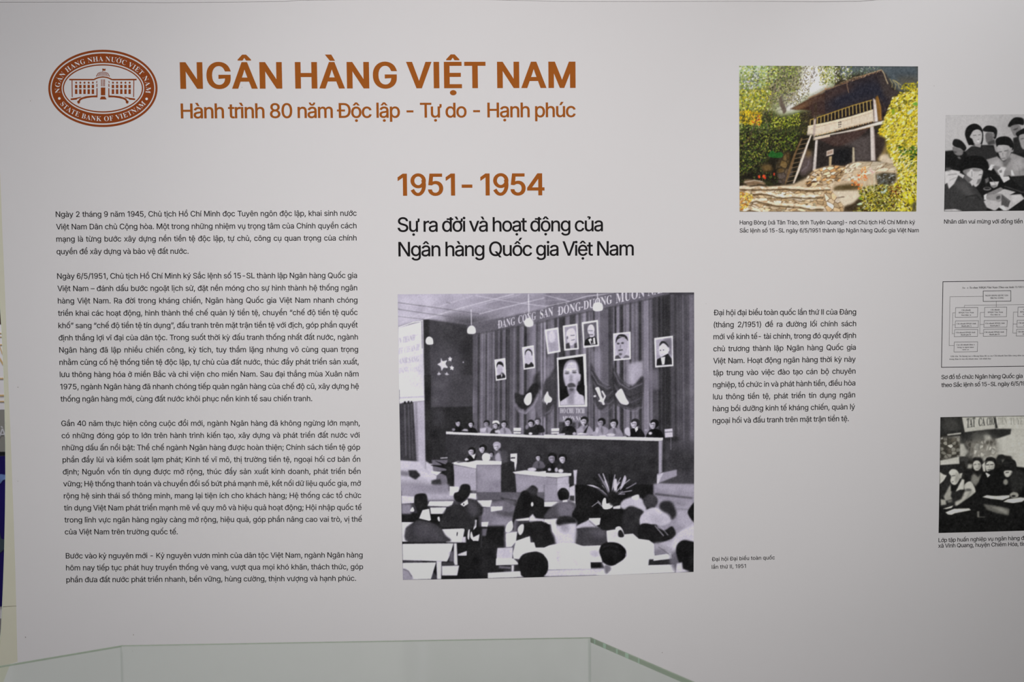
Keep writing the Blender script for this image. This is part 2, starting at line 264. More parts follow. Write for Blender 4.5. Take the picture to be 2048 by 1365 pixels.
(0,0,35,5,63,19,85,42,100,71,109,105,112,141,109,178,100,212,85,241,63,264,35,278,0,283,-34,278,-62,264,-84,241,-99,212,-108,178,-111,141,-108,105,-99,71,-84,42,-62,19,-34,5),
(0,0,0,522,59,522,59,462,66,462,85,488,99,503,119,515,144,524,177,527,207,524,235,517,260,503,293,474,317,435,333,387,338,332,333,275,317,227,293,188,261,159,235,145,207,137,177,135,145,138,120,146,100,159,85,174,66,201,61,201,61,0),
(0,0,-61,0,-61,201,-66,201,-85,174,-100,159,-119,146,-145,138,-177,135,-207,137,-235,145,-260,159,-293,188,-317,227,-333,275,-338,332,-332,387,-317,435,-292,474,-260,503,-235,517,-207,524,-176,527,-144,524,-119,515,-99,503,-84,488,-65,462,-59,462,-59,522,0,522),
(0,0,0,379,59,379,59,321,63,321,77,347,100,367,128,380,160,385,177,384,191,384,191,322,177,324,154,326,129,323,107,315,88,301,73,284,64,262,61,237,61,0),
(0,0,-37,3,-70,12,-98,26,-120,46,-137,72,-146,102,-88,115,-77,87,-58,68,-32,57,-1,54,35,58,62,71,80,89,86,111,83,129,72,144,55,155,30,163,-33,178,-78,194,-110,216,-124,235,-132,257,-135,282,-131,313,-117,340,-95,362,-67,379,-33,389,5,393,41,390,72,381,97,366,117,347,132,324,142,298,86,285,76,306,61,324,38,337,5,341,-26,337,-51,325,-68,307,-73,285,-70,266,-58,251,-38,240,-10,231,47,217,93,202,124,180,138,161,146,139,149,115,145,83,130,55,108,32,78,15,41,4),
(0,0,0,-52,-197,-52,-197,0),
(0,0,61,0,61,-374,64,-395,71,-410,85,-418,105,-421,120,-420,137,-418,148,-469,127,-474,103,-475,73,-472,48,-464,27,-450,12,-431,3,-407,0,-378),
(0,0,-36,4,-67,16,-93,36,-113,64,-126,100,-130,144,-130,384,-69,384,-69,149,-66,122,-58,99,-45,80,-28,66,-7,58,18,55,44,58,67,67,86,82,101,102,111,127,114,158,114,384,175,384,175,5,116,5,116,97,125,97,111,65,95,40,75,22,40,6),
(0,0,-145,379,-78,379,3,155,24,87,43,21,22,21,40,87,61,155,142,379,209,379,64,0),
(0,0,151,218,150,171,8,379,79,379,127,306,158,253,186,206,155,206,182,253,212,306,261,379,331,379,188,169,188,214,337,0,266,0,210,85,179,136,152,182,184,182,158,136,127,85,71,0),
(0,0,14,53,24,51,41,49,56,50,70,55,83,65,94,81,103,103,115,137,-30,518,37,518,118,294,139,225,158,159,136,159,155,226,177,294,258,518,324,518,157,81,144,53,129,32,112,15,92,3,69,-4,44,-6,17,-4),
(0,0,-66,100,2,100,50,0),
(0,0,-60,0,-60,3,20,94,78,94,159,3,159,0,98,0,49,60),
(0,0,48,100,116,100,50,0),
(0,0,-13,1,-25,4,-48,14,-67,24,-83,28,-91,26,-96,20,-101,1,-144,1,-140,29,-129,52,-113,67,-89,72,-76,71,-64,68,-43,58,-24,48,-15,44,-6,43,1,45,6,50,10,58,13,71,54,71,50,42,39,19,22,5),
(0,0,-26,3,-50,13,-70,28,-85,48,-95,71,-99,96,-54,96,-50,75,-39,58,-21,47,0,43,21,47,39,58,50,75,54,96,99,96,96,71,86,48,70,28,50,13,27,3),
(0,0,0,53,264,53,264,0),
(0,0,0,47,220,47,220,0),
(0,0,0,43,32,42,58,40,95,37,161,36,166,38,167,42,167,109,225,109,225,45,222,20,211,2,193,-9,167,-13,142,-11,114,-6,71,-2),
(0,0,0,40,29,40,56,38,84,36,115,36,124,38,127,47,127,119,184,119,184,52,180,29,170,13,151,3,126,0,63,0),
(0,0,0,49,61,49,66,51,67,55,67,122,125,122,125,58,122,33,111,15,93,4,67,0),
(0,0,-38,3,-73,10,-105,24,-132,41,-155,63,-174,88,-188,117,-196,148,-199,181,-199,517,-135,517,-135,186,-130,152,-118,121,-98,96,-72,76,-39,64,0,60,39,64,72,76,98,96,118,121,130,152,134,186,134,517,198,517,198,181,196,148,187,117,174,88,155,63,132,41,105,24,73,10,38,3),
(0,0,0,41,29,41,38,44,41,53,41,125,96,125,96,58,92,33,81,15,63,4,38,0),
(0,0,-46,0,-22,47,-20,53,-20,57,-24,60,-29,60,-77,60,-77,100,-29,100,-10,99,5,95,17,88,25,80,29,69,29,57,26,44,18,30),
(0,0,48,94,116,94,50,0),
(0,0,-66,94,2,94,50,0),
(0,0,-46,0,-25,41,-23,47,-23,51,-27,53,-32,54,-80,54,-80,94,-32,94,-7,92,11,84,23,73,27,58,25,42,16,23),
(0,0,-50,0,-116,94,-48,94),
(0,0,0,509,312,509,312,452,65,452,65,286,295,286,295,229,65,229,65,57,315,57,315,0),
(0,0,0,57,87,57,87,452,0,452,0,509,238,509,238,452,152,452,152,57,238,57,238,0),
(0,0,0,-57,-350,-57,-350,0),
(0,0,53,191,99,191,69,0),
(0,0,-100,-120,-120,-260,-100,-420,0,-560,-40,-560,-150,-420,-170,-260,-150,-120,-40,0),
(0,0,0,50,160,50,160,0),
(0,0,-5,-15,-17,-24,-33,-24,-45,-15,-50,0,-45,15,-33,24,-17,24,-5,15),
(0,0,150,480,190,480,40,0),
(0,0,0,18,18,21,32,30,45,47,58,75,215,466,233,465,393,87,420,34,434,22,452,18,452,0,238,0,238,18,279,25,292,46,281,81,261,132,112,132,87,71,84,59,83,48,96,26,132,18,136,18,136,0),
(0,0,128,0,63,158),
(0,0,0,17,29,22,46,32,55,51,58,82,58,369,53,412,46,425,35,433,-1,439,-1,455,204,455,281,449,336,429,369,396,380,351,368,302,331,268,271,247,344,223,388,185,402,132,390,76,355,35,298,9,222,0),
(0,0,6,0,52,5,81,20,97,49,103,93,99,133,87,161,66,177,34,182,16,180,6,173,0,139),
(0,0,37,6,61,25,75,57,79,104,73,152,55,183,24,201,-24,207,-40,207,-40,41,-38,22,-31,9,-19,2),
(0,0,-63,8,-119,31,-166,67,-201,115,-223,173,-230,239,-223,304,-200,362,-165,409,-118,446,-61,469,3,476,53,470,111,451,131,446,151,453,163,476,180,476,180,319,163,319,136,375,100,418,57,445,9,454,-44,440,-82,400,-105,332,-113,237,-104,148,-79,85,-37,47,21,34,62,40,101,55,139,81,172,117,191,99,139,44,75,11),
(0,0,0,17,26,21,43,30,51,46,54,75,54,374,50,407,41,426,23,435,-5,439,-5,455,201,455,276,449,337,429,385,396,420,351,441,295,448,228,438,146,410,82,362,36,295,9,208,0),
(0,0,57,13,97,51,120,115,128,205,120,294,96,358,56,396,1,409,-20,407,-33,399,-38,385,-40,361,-40,48,-38,24,-33,10,-21,2),
(0,0,0,17,30,20,48,30,58,48,61,78,61,369,58,405,48,425,30,435,2,439,2,455,385,455,385,320,369,320,355,373,326,406,281,424,218,430,186,428,177,424,172,417,169,388,169,246,179,246,218,252,245,269,263,300,274,345,290,345,290,118,273,118,268,154,259,181,245,201,227,213,202,220,171,222,169,222,169,67,171,47,178,35,192,29,216,28,262,30,299,39,331,53,357,75,378,105,397,143,416,143,388,0),
(0,0,0,17,29,23,47,34,56,53,59,84,59,375,56,405,46,423,28,433,-1,439,-1,455,378,455,378,320,362,320,353,357,340,385,321,406,294,420,259,428,214,431,184,429,170,421,167,398,167,247,175,247,213,253,240,270,258,301,269,347,287,347,287,118,269,118,259,168,241,200,213,218,173,224,167,224,167,81,172,43,181,31,194,24,241,17,241,0),
(0,0,-68,7,-127,30,-175,65,-211,113,-233,171,-240,239,-233,305,-211,362,-175,409,-129,445,-73,468,-11,475,43,469,101,451,120,446,138,453,151,475,169,475,169,318,152,318,135,356,114,389,89,416,61,436,31,449,-1,453,-54,440,-92,399,-115,332,-122,238,-114,145,-88,78,-47,37,7,23,40,26,60,37,71,55,75,81,75,138,71,164,61,180,41,189,7,192,7,208,232,208,232,192,205,189,189,181,181,165,178,138,178,39,89,10),
(0,0,0,17,29,22,47,32,56,50,59,81,59,379,56,406,47,424,29,434,1,439,1,455,226,455,226,439,189,432,178,425,171,415,167,379,167,251,326,251,326,379,322,415,316,425,305,432,267,439,267,455,492,455,492,439,463,434,445,424,437,407,434,379,434,81,437,52,446,33,463,22,492,17,492,0,267,0,267,17,296,21,314,31,323,49,326,81,326,221,167,221,167,81,170,50,179,32,197,22,226,17,226,0),
(0,0,0,17,29,23,48,32,58,49,62,75,62,387,59,412,50,427,31,435,0,439,0,455,231,455,231,439,201,435,182,427,173,412,169,387,169,77,174,44,181,34,192,26,232,17,232,0),
(0,0,-30,3,-57,11,-80,25,-97,43,-108,64,-112,88,-109,110,-98,126,-83,136,-64,140,-45,137,-30,127,-19,112,-16,93,-24,64,-32,46,-25,30,-4,25,17,29,30,40,37,60,39,87,39,432,34,474,26,487,13,495,-30,504,-30,520,206,520,206,504,168,496,157,488,151,476,146,432,146,154,137,87,110,38,64,10),
(0,0,0,17,29,22,47,32,56,50,59,81,59,379,56,406,47,424,29,434,1,439,1,455,226,455,226,439,189,432,178,425,171,415,167,379,167,234,305,373,326,398,332,418,318,434,275,439,275,455,469,455,469,439,461,439,399,419,328,361,255,285,447,46,471,25,503,17,503,0,265,0,265,17,290,18,306,21,315,27,318,34,313,47,300,66,183,214,167,198,167,81,170,50,179,32,197,22,226,17,226,0),
(0,0,0,17,29,22,47,32,56,50,59,81,59,379,56,407,47,425,29,434,1,439,1,455,234,455,234,439,193,434,180,427,172,416,167,379,167,83,170,47,175,37,184,31,218,28,263,31,299,40,329,56,354,80,375,112,394,154,412,154,386,0),
(0,0,0,17,29,22,47,32,58,50,61,79,61,382,56,416,50,426,39,432,1,439,1,455,171,455,303,142,435,455,603,455,603,439,576,433,558,423,549,405,546,378,546,85,551,43,557,31,567,23,602,17,602,0,381,0,381,17,418,25,429,32,436,44,441,83,441,399,274,0,256,0,91,389,91,80,95,48,105,30,125,20,155,17,155,0),
(0,0,-296,361,-296,89,-293,60,-284,42,-267,32,-236,28,-236,11,-385,11,-385,28,-349,34,-338,41,-332,52,-327,89,-327,399,-367,444,-385,449,-385,466,-246,466,-12,179,-12,388,-17,425,-24,435,-34,442,-72,449,-72,466,77,466,77,449,48,445,30,436,22,417,19,388,19,0),
(0,0,-48,5,-92,18,-132,40,-166,69,-195,104,-216,144,-229,190,-233,238,-229,287,-216,332,-194,373,-166,408,-131,437,-90,459,-45,472,5,477,53,472,97,459,136,438,171,409,199,374,220,334,233,288,238,238,233,190,220,144,199,104,170,69,135,40,94,18,49,5),
(0,0,50,13,86,54,108,121,115,216,107,309,83,376,45,417,-5,431,-55,418,-91,377,-112,310,-120,216,-111,123,-87,55,-49,14),
(0,0,0,17,29,22,47,32,56,50,59,81,59,379,56,406,47,424,29,434,1,439,1,455,198,455,272,452,320,440,351,422,374,398,389,367,394,332,383,280,351,240,299,214,226,206,167,206,167,81,170,50,179,32,197,22,226,17,226,0),
(0,0,19,0,62,6,90,23,105,53,110,99,106,145,93,177,70,195,34,201,17,200,7,194,2,184,0,169),
(0,0,-82,13,-146,51,-191,115,-238,136,-277,166,-308,202,-331,244,-346,292,-351,343,-346,392,-333,437,-312,478,-283,513,-248,542,-208,563,-162,577,-113,582,-65,577,-21,564,19,542,53,514,81,479,102,439,116,393,120,343,109,267,76,201,23,149,-48,116,-18,71,20,44,66,35,113,42,117,24,57,6),
(0,0,0,17,29,22,47,32,56,50,59,81,59,379,56,406,47,424,29,434,1,439,1,455,201,455,289,448,352,426,389,388,402,334,390,285,356,248,300,224,416,50,437,26,448,19,463,17,465,17,465,0,323,0,186,212,167,212,167,81,170,50,179,32,197,22,226,17,226,0),
(0,0,21,0,67,6,98,25,116,56,122,102,113,155,86,187,42,197,20,195,8,189,2,175,0,152),
(0,0,0,169,19,169,40,105,69,60,106,34,154,26,188,31,214,47,230,71,236,100,222,140,182,171,120,201,69,231,34,263,14,300,7,343,11,381,24,413,45,440,72,460,105,473,142,477,186,472,239,459,248,456,257,455,270,461,277,477,296,477,296,330,279,330,267,365,251,396,229,421,205,440,179,451,151,455,120,451,97,437,82,417,77,391,81,367,94,347,116,330,146,314,210,283,247,264,274,244,294,222,307,199,314,173,316,144,311,103,296,69,271,40,238,18,197,5,149,1,116,3,83,11,55,20,42,23,26,18,18,0),
(0,0,0,17,31,21,50,31,60,50,64,81,64,433,57,433,10,426,-27,403,-51,367,-63,318,-81,318,-81,455,318,455,318,317,302,317,289,368,265,404,227,426,177,433,171,433,171,81,175,49,184,30,204,21,236,17,236,0),
(0,0,-80,10,-134,41,-164,94,-175,168,-175,392,-178,419,-187,437,-205,447,-233,451,-233,468,-7,468,-7,451,-45,445,-56,438,-63,428,-67,392,-67,152,-62,101,-45,64,-16,42,27,35,78,43,115,69,137,112,144,172,144,391,141,419,132,436,112,446,81,451,81,468,226,468,226,451,201,445,185,434,177,417,175,391,175,194,164,105,132,45,78,11),
(0,0,-168,394,-190,433,-204,445,-226,451,-226,468,-1,468,-1,451,-46,445,-56,436,-60,422,-51,391,46,156,136,390,142,422,139,436,129,445,87,451,87,468,230,468,230,451,211,449,196,440,183,424,170,396,17,0),
(0,0,-138,404,-155,438,-168,446,-186,449,-186,466,10,466,10,449,-21,443,-28,434,-30,421,-23,383,52,164,130,363,116,410,107,429,97,440,58,449,58,466,269,466,269,449,234,443,222,422,228,397,304,177,370,380,378,417,375,432,367,441,332,449,332,466,453,466,453,449,436,443,424,432,404,390,275,0,257,0,145,320,19,0),
(0,0,0,17,41,30,79,66,182,208,66,386,36,425,21,435,5,439,3,439,3,455,232,455,232,439,218,439,188,433,179,415,190,388,253,289,310,373,323,396,328,414,316,432,281,439,281,455,447,455,447,439,443,439,415,435,391,423,368,403,345,373,269,265,402,57,425,28,436,20,450,17,453,17,453,0,227,0,227,17,232,17,267,23,279,41,275,57,263,79,198,183,126,81,116,62,113,45,125,24,163,17,163,0),
(0,0,0,17,29,22,47,32,56,50,59,81,59,179,-55,387,-72,414,-87,429,-101,435,-115,438,-115,455,105,455,105,438,94,438,65,432,57,425,54,416,62,392,147,226,232,366,243,389,247,408,235,430,197,438,193,438,193,455,338,455,338,438,322,434,308,424,281,392,167,203,167,81,170,50,179,32,197,22,226,17,226,0),
(0,0,-39,11,-54,45,-103,12,-159,1,-190,6,-214,21,-229,44,-234,73,-224,114,-191,146,-136,174,-56,200,-56,251,-59,276,-68,292,-84,302,-107,306,-140,300,-150,284,-141,267,-132,241,-135,225,-145,212,-159,204,-177,201,-196,204,-210,213,-219,228,-222,246,-218,269,-205,288,-186,305,-160,318,-129,326,-93,328,-31,322,9,302,31,269,38,220,38,73,40,50,50,44,66,52,75,38,39,9),
(0,0,23,7,48,30,48,136,3,118,-24,89,-33,50,-25,13),
(0,0,0,400,-2,425,-6,440,-17,447,-35,451,-35,467,95,467,95,290,132,320,178,330,211,325,241,310,265,287,283,257,295,220,299,177,294,129,280,87,257,51,227,24,190,7,149,1,105,11,62,40,10,0),
(0,0,30,9,49,35,59,81,62,146,59,199,48,237,30,259,1,266,-14,263,-28,256,-38,243,-44,228,-44,54,-39,24,-25,6),
(0,0,-36,5,-69,21,-97,46,-118,78,-132,117,-136,160,-131,206,-116,247,-92,281,-60,307,-23,324,19,329,62,324,94,308,115,285,122,255,119,238,110,225,97,217,81,214,50,226,40,261,41,271,42,281,35,301,13,307,-18,295,-37,258,-44,197,-37,133,-19,86,10,58,48,48,83,57,116,82,129,71,92,31,49,8),
(0,0,-33,5,-62,20,-86,45,-105,77,-116,115,-120,157,-116,206,-104,247,-84,282,-58,307,-28,323,6,328,49,319,83,290,83,411,81,429,73,440,58,447,36,449,36,465,179,465,179,85,185,51,195,43,214,38,214,21,154,16,83,0,83,49,48,12),
(0,0,15,3,31,13,43,28,52,48,52,214,46,229,35,241,20,250,3,253,-24,245,-41,222,-51,182,-54,125,-51,70,-42,30,-25,8),
(0,0,-37,5,-69,20,-96,45,-117,79,-130,120,-134,167,-130,212,-116,251,-95,283,-67,308,-34,323,3,328,55,319,95,290,120,244,129,183,129,176,-37,176,-27,107,0,66,46,52,83,63,116,96,131,83,95,37,51,9),
(0,0,85,0,85,23,83,60,77,85,65,100,45,105,20,94,5,63,0,11),
(0,0,-57,5,-98,19,-123,40,-132,66,-118,95,-77,115,-111,140,-122,171,-118,194,-103,214,-79,233,-44,251,-88,275,-115,309,-124,353,-119,382,-106,408,-85,429,-58,445,-25,455,11,459,50,455,87,445,171,445,171,408,122,408,140,378,146,344,142,316,130,291,112,271,88,256,59,246,26,243,11,244,-4,244,-20,242,-33,235,-42,224,-45,212,-35,195,-5,189,30,189,77,187,113,181,139,169,157,153,167,131,170,103,159,60,127,28,73,7),
(0,0,20,5,33,21,40,49,42,87,40,125,33,152,20,167,0,173,-20,167,-33,152,-41,125,-43,87,-41,49,-33,21,-20,5),
(0,0,57,6,91,22,103,50,99,65,89,75,44,82,-64,82,-81,65,-87,44,-82,27,-66,13,-39,3),
(0,0,0,16,16,19,27,26,32,37,34,56,34,399,28,429,17,437,1,440,1,455,130,455,130,267,172,305,225,318,273,306,303,271,312,212,312,56,319,26,329,19,345,16,345,0,184,0,184,16,189,16,210,26,217,56,217,217,211,258,201,268,185,271,155,262,130,235,130,56,136,26,146,19,162,16,162,0),
(0,0,-20,4,-36,14,-47,31,-50,50,-47,70,-36,87,-20,98,0,101,20,98,36,87,47,70,50,50,47,31,36,14,19,4),
(0,0,0,16,17,19,27,26,32,37,34,56,34,252,29,285,19,291,2,293,3,310,130,310,130,56,136,26,146,19,162,16,162,0),
(0,0,0,16,17,19,28,26,33,38,35,56,35,398,30,429,20,436,3,439,3,455,130,455,130,169,210,248,222,264,226,278,218,290,191,293,188,293,188,310,328,310,328,293,291,284,257,260,205,209,328,34,342,21,359,16,359,0,193,0,193,16,199,16,216,20,222,32,214,49,145,147,130,134,130,56,137,26,146,19,163,16,163,0),
(0,0,0,16,17,19,27,26,32,37,34,56,34,398,29,429,19,436,2,439,2,455,130,455,130,56,136,26,146,19,162,16,162,0),
(0,0,0,16,16,19,27,26,32,37,34,56,34,253,28,284,17,291,1,294,1,310,128,310,128,265,170,305,219,318,259,312,286,293,302,261,346,304,400,318,447,306,476,271,486,212,486,56,492,26,502,19,518,16,518,0,359,0,359,16,375,19,385,26,392,56,392,217,385,258,376,268,359,271,331,263,306,237,306,56,313,26,322,19,338,16,338,0,181,0,181,16,197,19,207,26,214,56,214,217,208,258,198,268,181,271,152,262,128,235,128,56,134,27,144,19,159,16,159,0),
(0,0,0,16,16,19,27,26,32,37,34,56,34,253,28,284,17,291,1,294,1,310,130,310,130,267,172,306,225,318,273,306,303,271,312,212,312,56,319,26,329,19,345,16,345,0,184,0,184,16,189,16,210,26,217,56,217,217,211,258,201,268,185,271,155,262,130,235,130,56,136,26,146,19,162,16,162,0),
(0,0,-42,5,-78,21,-108,47,-131,80,-145,120,-150,164,-145,209,-131,249,-108,282,-78,307,-42,323,-1,328,40,323,77,308,107,283,129,250,144,210,148,164,144,118,129,79,107,46,77,21,41,5),
(0,0,24,7,40,28,49,70,51,142,48,216,39,259,23,280,0,287,-25,280,-40,259,-49,216,-52,143,-49,70,-40,28,-24,7),
(0,0,0,15,23,22,33,38,35,75,35,382,29,422,19,430,2,434,2,449,126,449,126,402,163,444,213,458,246,453,275,437,299,413,317,380,329,342,332,299,329,252,317,211,298,177,274,151,244,134,210,129,165,140,130,171,130,81,134,40,140,29,149,21,180,16,180,0),
(0,0,26,8,44,31,54,71,57,126,54,180,46,220,30,242,3,250,-25,239,-48,207,-48,40,-28,10),
(0,0,0,16,25,19,39,25,47,37,49,56,49,168,12,139,-33,130,-66,134,-96,149,-121,172,-139,203,-151,240,-154,283,-150,331,-135,373,-112,409,-82,436,-45,452,-5,458,40,449,83,420,134,459,145,459,145,56,152,26,162,19,179,16,179,0),
(0,0,15,3,29,10,40,22,45,38,45,212,40,241,25,259,1,265,-29,257,-48,232,-58,188,-62,126,-58,70,-48,31,-29,8),
(0,0,0,16,17,19,27,26,32,37,34,56,34,252,28,285,19,291,2,293,3,310,128,310,128,252,147,280,169,301,192,314,215,318,240,315,257,304,268,287,271,266,268,248,260,234,247,225,230,222,214,224,204,231,189,250,181,257,171,260,157,255,144,241,134,220,131,192,131,56,133,37,141,25,155,19,179,16,179,0),
(0,0,-30,4,-64,16,-78,19,-92,14,-100,1,-116,1,-116,116,-98,116,-85,78,-64,49,-39,31,-11,25,11,28,28,37,38,50,41,69,32,94,5,115,-44,140,-75,158,-97,179,-110,203,-114,230,-107,269,-86,301,-53,322,-10,329,15,326,48,318,55,316,62,315,72,319,79,329,93,329,93,232,77,232,64,264,45,287,23,301,-2,306,-21,304,-35,296,-43,284,-46,269,-44,255,-36,242,-5,222,40,199,70,182,90,162,102,137,106,105,99,61,77,28,43,7),
(0,0,-35,5,-58,20,-71,45,-75,81,-75,288,-103,288,-103,309,-36,378,5,433,21,433,21,320,84,320,84,288,21,288,21,91,26,60,33,52,44,50,66,58,83,84,99,75,74,33,41,8),
(0,0,-40,7,-66,27,-80,61,-85,107,-85,258,-92,292,-102,301,-120,304,-120,320,11,320,11,84,13,68,20,56,31,48,46,46,74,53,97,76,97,258,96,280,90,293,78,301,58,304,58,320,193,320,193,80,195,61,200,49,211,43,229,40,229,23,169,17,97,0,97,50,78,29,55,13,29,3),
(0,0,-104,258,-120,291,-130,300,-145,304,-145,320,21,320,21,304,13,304,-7,300,-13,286,-12,278,42,132,93,263,99,282,89,299,61,304,61,320,163,320,163,305,146,299,135,289,118,253,17,0),
(0,0,0,15,29,29,57,56,118,136,38,263,19,285,-1,293,-1,310,164,310,164,294,143,291,136,280,144,260,179,206,219,257,230,279,222,290,196,294,196,310,306,310,306,296,278,283,249,254,193,184,287,36,298,21,314,15,314,0,150,0,150,16,173,19,181,30,169,59,133,114,93,61,80,34,87,20,109,15,113,15,113,0),
(0,0,-23,4,-42,15,-55,33,-59,56,-56,73,-48,87,-34,97,-17,101,-1,98,11,91,19,79,22,64,22,59,21,53,25,44,34,42,46,48,62,66,77,96,88,136,-16,391,-28,415,-37,428,-56,434,-57,434,-57,451,109,451,109,434,83,430,78,424,76,415,77,407,81,397,133,259,178,381,184,400,185,414,183,424,177,430,150,434,150,451,247,451,247,434,234,431,225,421,207,383,109,116,77,45,61,23,43,10,23,2),
(0,0,35,0,85,-80,63,-80),
(0,0,-35,0,-85,-80,-63,-80),
(0,0,58,75,82,75,140,0,115,0,70,48,25,0),
(0,0,15,-50,60,-70,105,-50,120,0,102,0,88,-32,60,-45,32,-32,18,0),
(0,0,0,40,210,40,210,0),
(0,0,0,-25,55,-15,80,30,75,60,40,60,48,30,35,10),
(0,0,30,20,65,0,60,-30,38,-48,38,-70,18,-70,18,-38,42,-20,42,-5,25,0,10,-12)]
